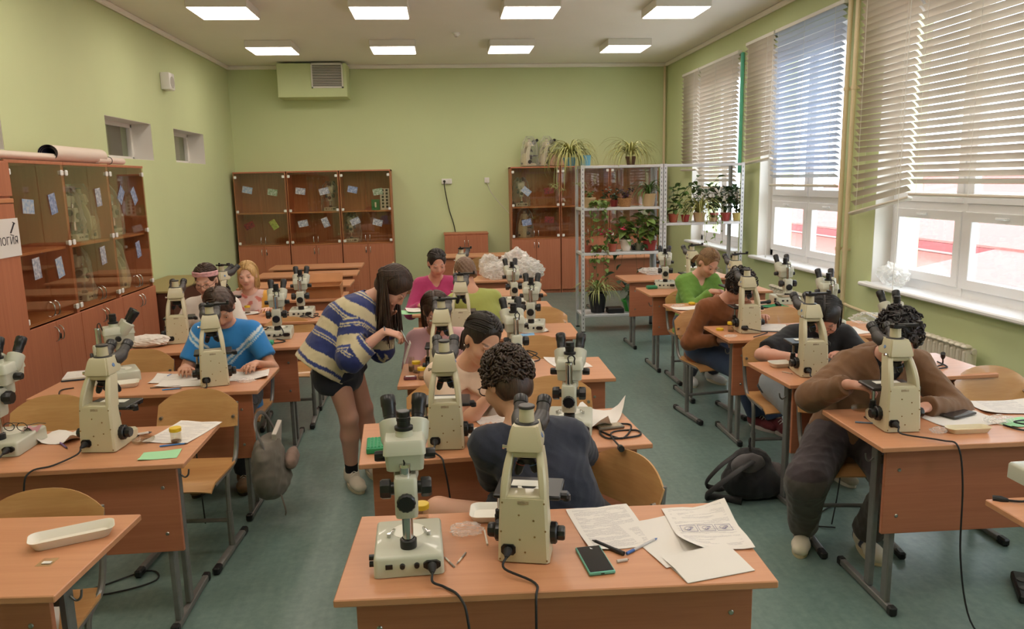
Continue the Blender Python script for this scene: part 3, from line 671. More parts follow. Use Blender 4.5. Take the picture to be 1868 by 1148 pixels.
def make_stereo(drop=0.0, fwd=0.0):
    t = thing('stereo_microscope', 'x', 'microscope')
    def slide(b, dy=fwd): bmesh.ops.translate(b.bm, verts=b.bm.verts, vec=(0, dy, -drop)); return b
    b = MB()
    def rs(z, w, y0, y1, r=.018, n=4):
        out = []
        for cx, cy, a0 in ((w/2-r, y1-r, 0), (-w/2+r, y1-r, 90), (-w/2+r, y0+r, 180), (w/2-r, y0+r, 270)):
            for k in range(n+1):
                a = R(a0+90*k/n); out.append((cx+r*math.cos(a), cy+r*math.sin(a), z))
        return out
    b.loft([rs(.002, .196, 0, .25, .012), rs(.051, .195, .001, .249, .012), rs(.058, .190, .005, .245, .012), rs(.0605, .182, .010, .238, .012)], smooth=True)
    b.build('base', M['scope_white'], t, ang=40)
    MB().lathe([(.050, .0595), (.050, .0612), (.047, .062), (0, .062)], 32, Matrix.Translation((.0, .165, 0))).build('stage_plate', M['stage_white'], t)
    for sx in (-1, 1):
        MB().cyl((sx*.058, .13, .06), (sx*.058, .13, .072), .006, n=10).tube([(sx*.058, .13, .068), (sx*.05, .15, .069), (sx*.043, .175, .064)], .004, 6, flat=.4).build('stage_clip', M['chrome'], t)
    MB().lathe([(.023, .058), (.024, .062), (.024, .084), (.021, .087), (.017, .088)], 20, Matrix.Translation((0, .062, 0))).build('pole_collar', M['scope_black'], t)
    MB().cyl((0, .062, .06), (0, .062, .305), .0155, n=20).lathe([(.0155, .300), (.017, .302), (.016, .31), (0, .312)], 20, Matrix.Translation((0, .062, 0))).build('pole', M['chrome'], t)
    fb = MB(); fb.loft([rs(.160, .060, .030, .10, .012), rs(.17, .064, .028, .105, .012), rs(.268, .064, .028, .105, .012), rs(.276, .058, .032, .10, .012)], smooth=True)
    fb.box((0, .115, .245), (.045, .04, .05), bev=.008); fo = slide(fb, 0).build('focus_block', M['scope_white'], t, ang=40)
    for sx in (-1, 1):
        Mx = Matrix.Translation((sx*.032, .066, .237)) @ (Matrix() if sx > 0 else Matrix.Rotation(PI, 4, 'Z'))
        k = MB().cyl((0, 0, 0), (.012, 0, 0), .018, n=16); bmesh.ops.transform(k.bm, matrix=Mx, verts=k.bm.verts)
        k2 = knurled(.0275, .030, 18); bmesh.ops.transform(k2.bm, matrix=Mx @ Matrix.Translation((.010, 0, 0)), verts=k2.bm.verts)
        slide(k, 0).build('knob_hub', M['scope_black'], fo); slide(k2, 0).build('focus_knob', M['scope_black'], fo)
    k = knurled(.026, .018, 26); bmesh.ops.transform(k.bm, matrix=Matrix.Translation((0, .029, .210)) @ Matrix.Rotation(R(-90), 4, 'Z'), verts=k.bm.verts); slide(k, 0).build('lock_knob', M['scope_black'], fo)
    # head
    h = MB(); h.loft([rs(.284, .096, .070, .205, .012), rs(.288, .104, .064, .214, .012), rs(.334, .112, .060, .218, .012), rs(.3355, .120, .055, .222, .012), rs(.368, .114, .060, .216, .012), rs(.375, .104, .066, .206, .012)], smooth=True)
    h.lathe([(.034, .236), (.036, .242), (.036, .285)], 24, Matrix.Translation((0, .15, 0))); h.cyl((0, .118, .372), (0, .118, .395), .0255, .0235, 22)
    ho = slide(h).build('head', M['scope_white'], t, ang=40)
    slide(MB().lathe([(.030, .226), (.033, .228), (.033, .238), (.012, .238)], 24, Matrix.Translation((0, .15, 0)))).build('objective', M['scope_black'], ho)
    for sx in (-1, 1):
        Mx = Matrix.Translation((sx*.055, .13, .312)) @ (Matrix() if sx > 0 else Matrix.Rotation(PI, 4, 'Z'))
        k = knurled(.0155, .032, 18); bmesh.ops.transform(k.bm, matrix=Mx, verts=k.bm.verts); slide(k).build('zoom_knob', M['scope_black'], ho)
    slide(MB().lathe([(.0265, .393), (.0265, .402), (.019, .404), (.019, .418), (.0205, .419), (.0205, .430), (.019, .431), (.019, .446), (.017, .448), (0, .4485)], 22, Matrix.Translation((0, .118, 0)))).build('photo_tube', M['scope_black'], t)
    # inclined binocular barrels
    for sx in (-1, 1):
        d = Vector((sx*.10, .55, .83)).normalized(); p = Vector((sx*.034, .165, .348))
        et = MB().tube([p-d*.02, p, p+d*.052, p+d*.056], [.028, .0345, .0345, .030], 22)
        eo = slide(et).build('eyepiece_housing', M['scope_white'], t, ang=45)
        e = p+d*.054
        slide(MB().tube([e, e+d*.016, e+d*.017, e+d*.046, e+d*.050, e+d*.076, e+d*.080], [.0185, .0185, .020, .0205, .0225, .0225, .020], 20)).build('eyepiece', M['scope_black'], eo)
        slide(MB().tube([e+d*.079, e+d*.0805], .015, 14)).build('lens', M['lens'], eo)
    # illuminator cable from pole to head
    MB().tube(spline([(0, .062, .308), (-.004, .066, .330), (.012, .075, .338), (.024, .078, .325), (.022, .07+fwd*.5, .305), (.028, .074+fwd, .29-drop*.5)], 5), .0032, 6).build('lamp_cable', M['scope_black'], t)
    # rear panel
    MB().box((-.055, -.001, .034), (.020, .004, .014), bev=.001).build('switch', M['scope_black'], t)
    for x in (-.018, .022): MB().cyl((x, .002, .034), (x, -.008, .034), .008, .007, 14).build('brightness_knob', M['scope_black'], t)
    MB().prism([(-.024, -.005), (-.014, -.012), (.014, -.012), (.024, -.005), (.024, .005), (.014, .012), (-.014, .012), (-.024, .005)], 0, .01, Matrix.Translation((.064, .002, .034)) @ Matrix.Rotation(R(90), 4, 'X')).build('power_socket', M['scope_black'], t)
    for z in (.022, .042): MB().cyl((-.097, .05, z), (-.112, .05, z), .0085, n=12).build('side_knob', M['scope_black'], t)
    return t
CM, CK, SM_, SL = make_compound(False), make_compound(True), make_stereo(), make_stereo(.065, .026)
SC = {}
def scope(key, kind, px, py, rz, label, z=.76, world=None):
    p = Vector(world) if world else PZ(px, py, z)
    o = place(kind, USED, (p.x, p.y, z), R(rz), label, 'compound microscopes' if kind in (CM, CK) else 'stereo microscopes')
    SC[key] = o; return o
scope('D1S', SM_, 747, 1053, 2, 'stereo microscope standing on the nearest desk, left of the compound one')
scope('D1C', CM, 955, 1029, -14, 'cream compound microscope in the middle of the nearest desk')
scope('D2C', CM, 814, 822, -3, 'cream compound microscope in front of the girl in peach shirt')
scope('D2S', SL, 0, 0, -12, 'stereo microscope just behind the navy shirt boy, over his right shoulder', world=(.505, 3.12, 0))
scope('D3C', CK, 0, 0, -2, 'cream compound microscope with phone clamp hiding the face of the girl in dusty pink', world=(-.03, 4.14, 0))
scope('D3S', SL, 0, 0, 4, 'stereo microscope rising behind the curly hair of the navy shirt boy', world=(.40, 4.24, 0))
scope('D4S', SL, 968, 607, -10, 'stereo microscope with its base on a blue sheet, middle row')
scope('D4C', CK, 0, 0, -4, 'cream compound microscope with phone clamp in front of the lime shirt boy', world=(.10, 5.29, 0))
scope('D5S', SL, 0, 0, 4, 'stereo microscope farthest back in the middle row', world=(.60, 6.54, 0))
scope('D6C', CK, 0, 0, -14, 'cream compound microscope mostly hidden behind the head of the lime shirt boy', world=(.14, 7.40, 0))
scope('LD2C', CM, 178, 827, -7, 'cream compound microscope on the left desk with the green card')
scope('LD2S', SM_, -12, 836, 0, 'stereo microscope cut off by the left frame edge')
scope('LD3C', CK, 393, 706, 15, 'cream compound microscope with phone clamp in front of the kid in bright blue')
scope('LD3S', SL, 0, 0, -62, 'stereo microscope turned sideways beside the wooden cabinets', world=(-2.02, 4.42, 0))
scope('LD4C', CM, 0, 0, 10, 'cream compound microscope in front of the girl with pink headband', world=(-1.88, 5.46, 0))
scope('LD4S', SL, 506, 620, 6, 'stereo microscope with a coiled black cable next to the turquoise lid')
scope('LD5S', SL, 549, 580, 4, 'stereo microscope farther back left, on the desk beside the blonde girl')
scope('LD5C', CK, 0, 0, -35, 'cream compound microscope behind the girl with pink headband', world=(-1.92, 6.46, 0))
scope('RD1C', CK, 1648, 790, -4, 'cream compound microscope with phone clamp in front of the brown hoodie')
scope('RD2C', CK, 1487, 689, -4, 'cream compound microscope with phone clamp in front of the kid in black shirt')
scope('RD2S', SL, 0, 0, -6, 'stereo microscope rising behind the head of the brown hoodie kid', world=(2.58, 4.02, 0))
scope('RD3C', CM, 1370, 609, -3, 'cream compound microscope in front of the kid in rust sweater')
scope('RD3S', SL, 0, 0, -12, 'stereo microscope on the right row, behind the kid in black shirt', world=(2.72, 5.12, 0))
scope('RD4S', SL, 1440, 556, -6, 'stereo microscope on the right row with a white tray on its base')
scope('RD5S', SL, 1214, 527, -13, 'stereo microscope beside the green box, left of the girl in green')
scope('RD5C', CK, 0, 0, 0, 'cream compound microscope with phone clamp in front of the girl in green, by the radiator', world=(2.42, 6.09, 0))
scope('RD6C', CK, 0, 0, 2, 'cream compound microscope with phone clamp just left behind the girl in green', world=(2.36, 7.02, 0))
scope('RD0S', SM_, 0, 0, 0, 'stereo microscope on the desk at the lower right frame edge', world=(2.08, 2.20, 0))
# ================================================================ people: smooth implicit bodies
class Vol:
    def __init__(s, lo, hi, h):
        s.h = h; s.lo = np.array(lo, float); s.n = np.ceil((np.array(hi)-s.lo)/h).astype(int)+1
        s.f = np.full(s.n, .06, np.float32)
    def _sub(s, lo, hi):
        a = np.clip(np.floor((np.array(lo)-s.lo)/s.h).astype(int), 0, s.n); b = np.clip(np.ceil((np.array(hi)-s.lo)/s.h).astype(int)+1, 0, s.n)
        if np.any(b <= a): return None, None
        sl = tuple(slice(i, j) for i, j in zip(a, b))
        ax = [(s.lo[k]+s.h*np.arange(a[k], b[k])).astype(np.float32) for k in range(3)]
        return sl, (ax[0][:, None, None], ax[1][None, :, None], ax[2][None, None, :])
    def _mix(s, sl, d, k, mode):
        f = s.f[sl]
        if mode == 'sub':
            d = -d; h = np.clip(.5-.5*(f-d)/k, 0, 1); h = np.clip(.5+.5*(d-f)/k, 0, 1); s.f[sl] = f+(d-f)*h+k*h*(1-h)
        else:
            h = np.clip(.5+.5*(f-d)/k, 0, 1); s.f[sl] = f+(d-f)*h-k*h*(1-h)
    def cap(s, a, b, ra, rb=None, k=.02, mode='add'):
        """tapered capsule"""
        rb = ra if rb is None else rb
        a, b = np.array(a, float), np.array(b, float); m = max(ra, rb)+k+2.5*s.h
        sl, P = s._sub(np.minimum(a, b)-m, np.maximum(a, b)+m)
        if sl is None: return s
        ba = b-a; L2 = max(ba@ba, 1e-12)
        x, y, z = P[0]-a[0], P[1]-a[1], P[2]-a[2]
        t = np.clip((x*ba[0]+y*ba[1]+z*ba[2])/L2, 0, 1)
        d = np.sqrt((x-t*ba[0])**2+(y-t*ba[1])**2+(z-t*ba[2])**2)-(ra+(rb-ra)*t)
        s._mix(sl, d, k, mode); return s
    def ecap(s, a, b, side, ra, rb, k=.03, mode='add'):
        """capsule with elliptical section: ra=(half width along side, half depth) at a, rb at b"""
        a, b, side = np.array(a, float), np.array(b, float), np.array(side, float)
        u = b-a; L = np.linalg.norm(u); u = u/L; side = side-u*(side@u); side /= np.linalg.norm(side); fr = np.cross(u, side)
        m = max(*ra, *rb)+k+2.5*s.h; sl, P = s._sub(np.minimum(a, b)-m, np.maximum(a, b)+m)
        if sl is None: return s
        x, y, z = P[0]-a[0], P[1]-a[1], P[2]-a[2]
        ax = x*u[0]+y*u[1]+z*u[2]; t = np.clip(ax/L, 0, 1)
        q1 = x*side[0]+y*side[1]+z*side[2]; q2 = x*fr[0]+y*fr[1]+z*fr[2]; q3 = ax-t*L
        r1 = ra[0]+(rb[0]-ra[0])*t; r2 = ra[1]+(rb[1]-ra[1])*t; r3 = np.minimum(r1, r2)
        k0 = np.sqrt((q1/r1)**2+(q2/r2)**2+(q3/r3)**2)+1e-9; k1 = np.sqrt((q1/r1**2)**2+(q2/r2**2)**2+(q3/r3**2)**2)+1e-9
        s._mix(sl, k0*(k0-1)/k1, k, mode); return s
    def ell(s, c, r, A=None, k=.02, mode='add'):
        """ellipsoid; A columns = axes"""
        c = np.array(c, float); r = np.array(r, float) if hasattr(r, '__len__') else np.array([r]*3, float)
        m = r.max()+k+2.5*s.h; sl, P = s._sub(c-m, c+m)
        if sl is None: return s
        A = np.eye(3) if A is None else A
        x, y, z = P[0]-c[0], P[1]-c[1], P[2]-c[2]
        q = [x*A[0, i]+y*A[1, i]+z*A[2, i] for i in range(3)]
        k0 = np.sqrt(sum((q[i]/r[i])**2 for i in range(3)))+1e-9; k1 = np.sqrt(sum((q[i]/r[i]**2)**2 for i in range(3)))+1e-9
        s._mix(sl, k0*(k0-1)/k1, k, mode); return s
    def cut(s, p, n, near=None, rad=None):
        """remove the half space on the n side of p (only near a point when given)"""
        p, n = np.array(p, float), np.array(n, float); n /= np.linalg.norm(n)
        if near is not None: sl, P = s._sub(np.array(near)-rad, np.array(near)+rad)
        else: sl, P = s._sub(s.lo, s.lo+s.n*s.h)
        if sl is None: return s
        d = (P[0]-p[0])*n[0]+(P[1]-p[1])*n[1]+(P[2]-p[2])*n[2]
        if near is not None:
            inb = (P[0]-near[0])**2+(P[1]-near[1])**2+(P[2]-near[2])**2 < rad*rad
            s.f[sl] = np.where(inb, np.maximum(s.f[sl], d), s.f[sl])
        else: s.f[sl] = np.maximum(s.f[sl], d)
        return s
    def mesh(s):
        f = s.f; f[0] = f[-1] = .05; f[:, 0] = f[:, -1] = .05; f[:, :, 0] = f[:, :, -1] = .05
        neg = f < 0; n = s.n
        c = np.zeros(n-1, np.int8)
        for i in (0, 1):
            for j in (0, 1):
                for k in (0, 1): c += neg[i:n[0]-1+i, j:n[1]-1+j, k:n[2]-1+k]
        act = (c > 0) & (c < 8); idx = np.argwhere(act)
        if not len(idx): return np.zeros((0, 3)), np.zeros((0, 4), int), np.zeros((0, 3))
        vid = np.full(n-1, -1, np.int32); vid[act] = np.arange(len(idx))
        acc = np.zeros((len(idx), 3)); cnt = np.zeros(len(idx))
        co = [(i, j, k) for i in (0, 1) for j in (0, 1) for k in (0, 1)]
        V = {q: f[idx[:, 0]+q[0], idx[:, 1]+q[1], idx[:, 2]+q[2]] for q in co}
        for q in co:
            for ax in range(3):
                if q[ax]: continue
                q2 = list(q); q2[ax] = 1; a, b = V[q], V[tuple(q2)]; m = (a < 0) != (b < 0)
                t = np.where(m, a/np.where(m, a-b, 1), 0); pt = np.array(q, float)[None, :].repeat(len(idx), 0); pt[:, ax] += t
                acc[m] += pt[m]; cnt[m] += 1
        vp = s.lo+s.h*(idx+acc/cnt[:, None])
        quads = []
        for ax in range(3):
            sl0 = [slice(1, n[k]-1) for k in range(3)]; sl0[ax] = slice(0, n[ax]-1)
            sl1 = list(sl0); sl1[ax] = slice(1, n[ax]); A, B = neg[tuple(sl0)], neg[tuple(sl1)]
            e = np.argwhere(A != B); fl = A[A != B]; off = [1, 1, 1]; off[ax] = 0; e = e+np.array(off)
            b, c_ = [(1, 2), (2, 0), (0, 1)][ax]; d1 = np.zeros(3, int); d1[b] = 1; d2 = np.zeros(3, int); d2[c_] = 1
            g = lambda q: vid[q[:, 0], q[:, 1], q[:, 2]]
            Q = np.stack([g(e-d1-d2), g(e-d2), g(e), g(e-d1)], 1); Q[~fl] = Q[~fl][:, ::-1]; quads.append(Q)
        F = np.concatenate(quads)
        # normals + light smoothing
        for it in range(2):
            s2 = np.zeros_like(vp); c2 = np.zeros(len(vp))
            for i in range(4):
                for j in ((i+1) % 4, (i-1) % 4): np.add.at(s2, F[:, i], vp[F[:, j]]) if False else None
            E = np.concatenate([F[:, [0, 1]], F[:, [1, 2]], F[:, [2, 3]], F[:, [3, 0]]])
            for k in range(3): s2[:, k] = np.bincount(E[:, 0], vp[E[:, 1], k], len(vp))+np.bincount(E[:, 1], vp[E[:, 0], k], len(vp))
            c2 = np.bincount(E[:, 0], minlength=len(vp))+np.bincount(E[:, 1], minlength=len(vp))
            vp = vp*.5+.5*s2/np.maximum(c2, 1)[:, None]
        fn = np.cross(vp[F[:, 2]]-vp[F[:, 0]], vp[F[:, 3]]-vp[F[:, 1]]); nn = np.zeros_like(vp)
        for i in range(4):
            for k in range(3): nn[:, k] += np.bincount(F[:, i], fn[:, k], len(vp))
        nn /= np.linalg.norm(nn, axis=1)[:, None]+1e-9
        return vp, F, nn
def np_mesh(name, V, F, mats, col=None, org=(0, 0, 0)):
    me = bpy.data.meshes.new(name); me.vertices.add(len(V)); me.vertices.foreach_set('co', (V-np.array(org)).astype(np.float32).ravel())
    me.loops.add(F.size); me.loops.foreach_set('vertex_index', F.astype(np.int32).ravel())
    me.polygons.add(len(F)); me.polygons.foreach_set('loop_start', np.arange(0, F.size, 4, dtype=np.int32))
    me.update(calc_edges=True); me.validate()
    me.polygons.foreach_set('use_smooth', np.ones(len(me.polygons), bool))
    if col is not None:
        a = me.color_attributes.new('Col', 'FLOAT_COLOR', 'POINT'); c = np.ones((len(V), 4), np.float32); c[:, :3] = col; a.data.foreach_set('color', c.ravel())
    for m in (mats if isinstance(mats, (list, tuple)) else [mats]): me.materials.append(m)
    return me
def attrmat(name, rough, sss=0, bump=0, bscale=300, sheen=0, wave=False):
    q = NT(name); q.set(Roughness=rough); at = q.n('Attribute'); at.attribute_name = 'Col'; q.l(at.outputs['Color'], q.b.inputs['Base Color'])
    if sss: q.b.inputs['Subsurface Weight'].default_value = sss; q.b.inputs['Subsurface Radius'].default_value = (.012, .005, .003); q.b.inputs['Subsurface Scale'].default_value = .5
    q.b.inputs['Sheen Weight'].default_value = sheen
    if bump:
        tc = q.n('TexCoord'); nb = q.n('TexNoise', Scale=float(bscale), Detail=3.0); q.l(tc.outputs['Object'], nb.inputs['Vector'])
        bp = q.n('Bump', Strength=bump, Distance=.003); q.l(nb.outputs[0], bp.inputs['Height']); q.l(bp.outputs[0], q.b.inputs['Normal'])
    return q.m
M['skin'] = attrmat('skin', .48, .12, .08, 240)
M['cloth'] = attrmat('cloth', .85, 0, .35, 420, .15)
M['denim'] = attrmat('denim', .85, 0, .5, 600, .1)
def hairmat(name, col, col2):
    q = NT(name); q.set(Roughness=.42); tc = q.n('TexCoord'); mp = q.n('Mapping'); mp.inputs['Scale'].default_value = (160, 160, 14); q.l(tc.outputs['Object'], mp.inputs[0])
    nz = q.n('TexNoise', Scale=1.0, Detail=3.0, Distortion=.6); q.l(mp.outputs[0], nz.inputs['Vector']); rp = q.n('ValToRGB')
    rp.color_ramp.elements[0].position = .3; rp.color_ramp.elements[1].position = .75; rp.color_ramp.elements[0].color = col; rp.color_ramp.elements[1].color = col2
    q.l(nz.outputs[0], rp.inputs[0]); q.l(rp.outputs[0], q.b.inputs['Base Color']); bp = q.n('Bump', Strength=.6, Distance=.003); q.l(nz.outputs[0], bp.inputs['Height']); q.l(bp.outputs[0], q.b.inputs['Normal'])
    return q.m
M['eye_white'] = mat('eye_white', srgb(225, 220, 212), .15)
M['iris'] = mat('iris_dark', srgb(52, 40, 32), .1)
M['frame_dark'] = mat('spectacle_frame', srgb(24, 24, 28), .3)
M['spec_glass'] = glassmat('spectacle_lens', (.95, .95, .95, 1))
def lin(c): return np.array(srgb(*c)[:3])
def nrm(v): v = np.array(v, float); return v/np.linalg.norm(v)
Zv = np.array([0, 0, 1.])
def folds(V, N, amp, seed, sc=1.0):
    r = np.random.RandomState(seed); d = np.zeros(len(V))
    for i in range(7):
        k = r.normal(size=3); k[2] *= .7; k = k/np.linalg.norm(k)*r.uniform(24, 75)*sc
        w = V @ k+r.uniform(0, 6)+1.6*np.sin(V @ (r.normal(size=3)*14)+r.uniform(0, 6)); d += (1-np.abs(np.sin(w))**.7)*r.uniform(.4, 1)
    d = d/7-.28
    return V+N*(d*amp*3.0)[:, None]
def ik(a, b, l1, l2, pole):
    a, b = np.array(a, float), np.array(b, float); v = b-a; D = np.linalg.norm(v); D2 = min(D, (l1+l2)*.995); u = v/D
    if D > D2: b = a+u*D2
    x = (l1*l1-l2*l2+D2*D2)/(2*D2); h = math.sqrt(max(l1*l1-x*x, 0)); p = np.array(pole, float); p = p-u*(p@u); p /= np.linalg.norm(p)+1e-9
    return a+u*x+p*h, b
def face_basis(F, pitch, roll):
    """columns right, forward, up"""
    p = R(pitch); fw = F*math.cos(p)-Zv*math.sin(p); up = Zv*math.cos(p)+F*math.sin(p); rt = np.cross(fw, up)
    r = R(roll); rt, up = rt*math.cos(r)-up*math.sin(r), up*math.cos(r)+rt*math.sin(r)
    return np.stack([rt, fw, up], 1)
def yawdir(a): return np.array([math.sin(R(a)), -math.cos(R(a)), 0.])
PEOPLE = {}
def person(label, head, hyaw=0, hpitch=20, hroll=0, pel=None, byaw=0, s=1.0, hands=None, palms=None, curl=(35, 35), feet=None, skin=(214, 168, 142), h=.007,
           lips=(178, 104, 96), brows=(70, 50, 40), shirt=None, pants=None, shoes=None, fem=False, elbow_pole=None, knee_pole=None, stand=False, glasses=None, eyes=True, heads=1.0):
    Hc = np.array(head, float); Fb = yawdir(byaw); Rb = np.cross(Fb, Zv); Fh = yawdir(hyaw); A = face_basis(Fh, hpitch, hroll); hs = s*heads
    HL = lambda x, y, z: Hc+A @ np.array([x, y, z])*hs
    pel = np.array(pel, float)
    N = HL(0, -.035, -.165); sp = N-pel; spd = nrm(sp)
    Sc = N-spd*.055*s; hw = (.148 if fem else .160)*s
    mid = pel+sp*.5-Fb*(.03*s if not stand else .02*s)
    J = {'N': N, 'pel': pel, 'Sc': Sc, 'A': A, 'Hc': Hc, 'Fb': Fb, 'Rb': Rb, 'spd': spd, 'mid': mid, 'hs': hs, 's': s}
    sg = {'R': 1, 'L': -1}
    for q, e in sg.items():
        J['sh'+q] = Sc+Rb*e*hw-spd*.012
        J['hip'+q] = pel+Rb*e*.088*s
    pal = palms or {}
    for i, q in enumerate('RL'):
        e = sg[q]; wr = np.array(hands[i], float); pole = (elbow_pole or {}).get(q, -Zv*1.0+Rb*e*.55-Fb*.3)
        J['el'+q], J['wr'+q] = ik(J['sh'+q], wr, .285*s, .245*s, pole)
        ft = np.array(feet[i], float)+np.array([0, 0, .075]); kp = (knee_pole or {}).get(q, Fb*1.0+Zv*.6+Rb*e*.05)
        J['kn'+q], J['an'+q] = ik(J['hip'+q], ft, .41*s, .40*s, kp)
    pts = np.array([v for k, v in J.items() if isinstance(v, np.ndarray) and v.shape == (3,) and k not in ('Fb', 'Rb', 'spd')]+[HL(0, 0, .14), HL(0, .14, 0), HL(0, -.13, 0)])
    lo, hi = pts.min(0)-.17, pts.max(0)+.17; lo[2] = max(lo[2], -.01)
    J['lo'], J['hi'] = lo, hi
    v = Vol(lo, hi, h)
    # torso
    v.ecap(pel, mid, Rb, (.150*s, .105*s), (.128*s, .088*s), .04); v.ecap(mid, Sc-spd*.07*s, Rb, (.130*s, .09*s), (.150*s, .098*s), .05)
    v.cap(J['shR'], J['shL'], .052*s, k=.05)
    if fem:
        for e in (-1, 1): v.ell(Sc-spd*.13*s+Rb*e*.07*s+Fb*.085*s, .05*s, k=.04)
    for e in (-1, 1): v.cap(N-spd*.01+A[:, 2]*.02, Sc+Rb*e*.11*s, .040*s, .040*s, .04)
    v.cap(N-spd*.03, HL(0, -.02, -.06), .052*s, .048*hs, .025)
    # head
    v.ell(HL(0, -.012, .035), np.array([.077, .094, .090])*hs, A, .02); v.ell(HL(0, .030, -.036), np.array([.057, .062, .076])*hs, A, .035)
    v.ell(HL(0, .064, -.096), np.array([.022, .018, .017])*hs, A, .03)
    for e in (-1, 1):
        v.ell(HL(e*.036, .058, -.032), .027*hs, A, .025); v.ell(HL(e*.031, .099, .010), np.array([.019, .014, .011])*hs, A, .014, 'sub')
        v.ell(HL(e*.031, .079, .007), np.array([.0155, .0125, .0115])*hs, A, .006)
        v.ell(HL(e*.031, .086, .024), np.array([.020, .009, .006])*hs, A, .012)
        v.ell(HL(e*.077, -.012, -.004), np.array([.009, .018, .030])*hs, A, .008); v.ell(HL(e*.012, .094, -.033), .0085*hs, A, .006)
    v.cap(HL(0, .086, .014), HL(0, .107, -.026), .0075*hs, .0115*hs, .010)
    v.ell(HL(0, .087, -.0565), np.array([.021, .009, .0058])*hs, A, .005); v.ell(HL(0, .0855, -.0665), np.array([.018, .009, .0065])*hs, A, .005)
    v.ell(HL(0, .102, -.0615), np.array([.022, .008, .0016])*hs, A, .004, 'sub')
    # arms and hands
    for i, q in enumerate('RL'):
        e = sg[q]; sh, el, wr = J['sh'+q], J['el'+q], J['wr'+q]
        v.cap(sh, el, .046*s, .037*s, .03); fm = el+(wr-el)*.3; v.cap(el, fm, .037*s, .038*s, .02); v.cap(fm, wr, .038*s, .024*s, .02)
        d = nrm(wr-el); pn = nrm((pal.get(q, (-Zv, None))[0])); dd = pal.get(q, (None, None))[1]
        d = nrm(dd) if dd is not None else nrm(d*.75+np.array([0, 0, -.15])+Fb*.3)
        sd = nrm(np.cross(d, pn)); pn = np.cross(sd, d)
        th = sd*(1 if (sd@(-Rb*e)) > 0 else -1)
        v.ecap(wr, wr+d*.078*s, sd, (.027*s, .017*s), (.037*s, .0135*s), .012)
        J['hand'+q] = wr+d*.10*s
        cu = curl[i]
        for j, (o_, L) in enumerate(((.029, .066), (.010, .075), (-.009, .070), (-.027, .056))):
            p0 = wr+d*(.080-.004*abs(j-1))*s+th*o_*s; a = R(cu*.5); dr = nrm(d+th*(.09-.06*j))
            for kk, fr_ in enumerate((.44, .32, .26)):
                dv = dr*math.cos(a)+pn*math.sin(a); p1 = p0+dv*L*fr_*s; v.cap(p0, p1, (.0088-.0006*kk)*s, (.0083-.0008*kk)*s, .0045); p0 = p1; a += R(cu)
        p0 = wr+d*.025*s+th*.024*s; dv = nrm(d*.75+th*.7+pn*.35)
        p1 = p0+dv*.042*s; v.cap(p0, p1, .0135*s, .0105*s, .012); v.cap(p1, p1+nrm(dv+d*.5+pn*.2*(1+cu/60))*.034*s, .0102*s, .0085*s, .005)
    # legs
    for q in 'RL':
        hp, kn, an = J['hip'+q], J['kn'+q], J['an'+q]
        v.cap(hp, kn, .086*s, .054*s, .04); v.cap(kn, kn+(an-kn)*.3, .054*s, .056*s, .02); v.cap(kn+(an-kn)*.3, an, .056*s, .034*s, .02)
        fd = (J.get('fd') or {}).get(q, None) if False else None
    J['footdir'] = {}
    for i, q in enumerate('RL'):
        fdir = nrm(Fb+Rb*sg[q]*.2) if shoes is None or 'dir' not in shoes else nrm(shoes['dir'][i]); J['footdir'][q] = fdir
        v.cap(J['an'+q]-fdir*.03+[0, 0, -.035], J['an'+q]+fdir*.14*s+[0, 0, -.048], .032*s, .026*s, .02)
    V, F, NN = v.mesh()
    # colour: skin with lips, brows, cheeks
    Q = (V-Hc) @ A/hs; c = np.tile(lin(skin), (len(V), 1))
    def blend(mask, col): c[:] = c*(1-mask[:, None])+lin(col)*mask[:, None]
    lipm = np.clip(1.4-((Q[:, 0]/.023)**2+((Q[:, 2]+.0615)/.0115)**2)*1.0, 0, 1)*(Q[:, 1] > .07); blend(lipm*.8, lips)
    for e in (-1, 1):
        bx = Q[:, 0]*e; bz = Q[:, 2]-.030+2.0*(bx-.034)**2-.06*(bx-.03); blend(np.clip(1.3-((bx-.033)/.019)**2-(bz/.0042)**2, 0, 1)*(Q[:, 1] > .05)*.75, brows)
        blend(np.clip(1.2-((bx-.031)/.016)**2-((Q[:, 2]-.004)/.0032)**2, 0, 1)*(Q[:, 1] > .06)*.75, tuple(int(x*.5) for x in brows))
        blend(np.clip(1-((bx-.042)/.024)**2-((Q[:, 2]+.035)/.02)**2, 0, 1)*(Q[:, 1] > .03)*.25, (206, 128, 112))
    root = thing('person', label, 'person', (float(pel[0]), float(pel[1]), 0)); org = (float(pel[0]), float(pel[1]), 0)
    body = link('body', np_mesh('body', V, F, M['skin'], c, org), root)
    J['root'], J['org'], J['HL'] = root, org, HL
    Lc = lambda p: Vector([float(x) for x in (np.array(p)-np.array(org))])
    J['Lc'] = Lc
    if eyes:
        for e in (-1, 1):
            MM = Matrix([[A[i, j] for j in range(3)] for i in range(3)]).to_4x4()
            MB().ell(Lc(HL(e*.031, .0815, .004)), (.0095*hs, .0118*hs, .0042*hs), 10, MM).mat(1).ell(Lc(HL(e*.031, .0905, .0035)), (.0048*hs, .004*hs, .0036*hs), 8, MM).build('eye', [M['eye_white'], M['iris']], root)
    if glasses:
        g = MB(); cx = []
        for e in (-1, 1):
            ring = [Lc(HL(e*.033+.024*math.cos(t), .108, -.002+.018*math.sin(t))) for t in np.linspace(0, 2*PI, 21)]
            g.tube(ring, .0014*hs if glasses == 'thin' else .0022*hs, 6); g.tube([Lc(HL(e*.057, .107, .004)), Lc(HL(e*.074, .09, .006)), Lc(HL(e*.082, .0, .006)), Lc(HL(e*.081, -.02, -.006))], .0016*hs, 6)
        g.tube([Lc(HL(-.009, .109, .002)), Lc(HL(0, .112, .005)), Lc(HL(.009, .109, .002))], .0016*hs, 6); go = g.build('glasses', M['frame_dark'], root)
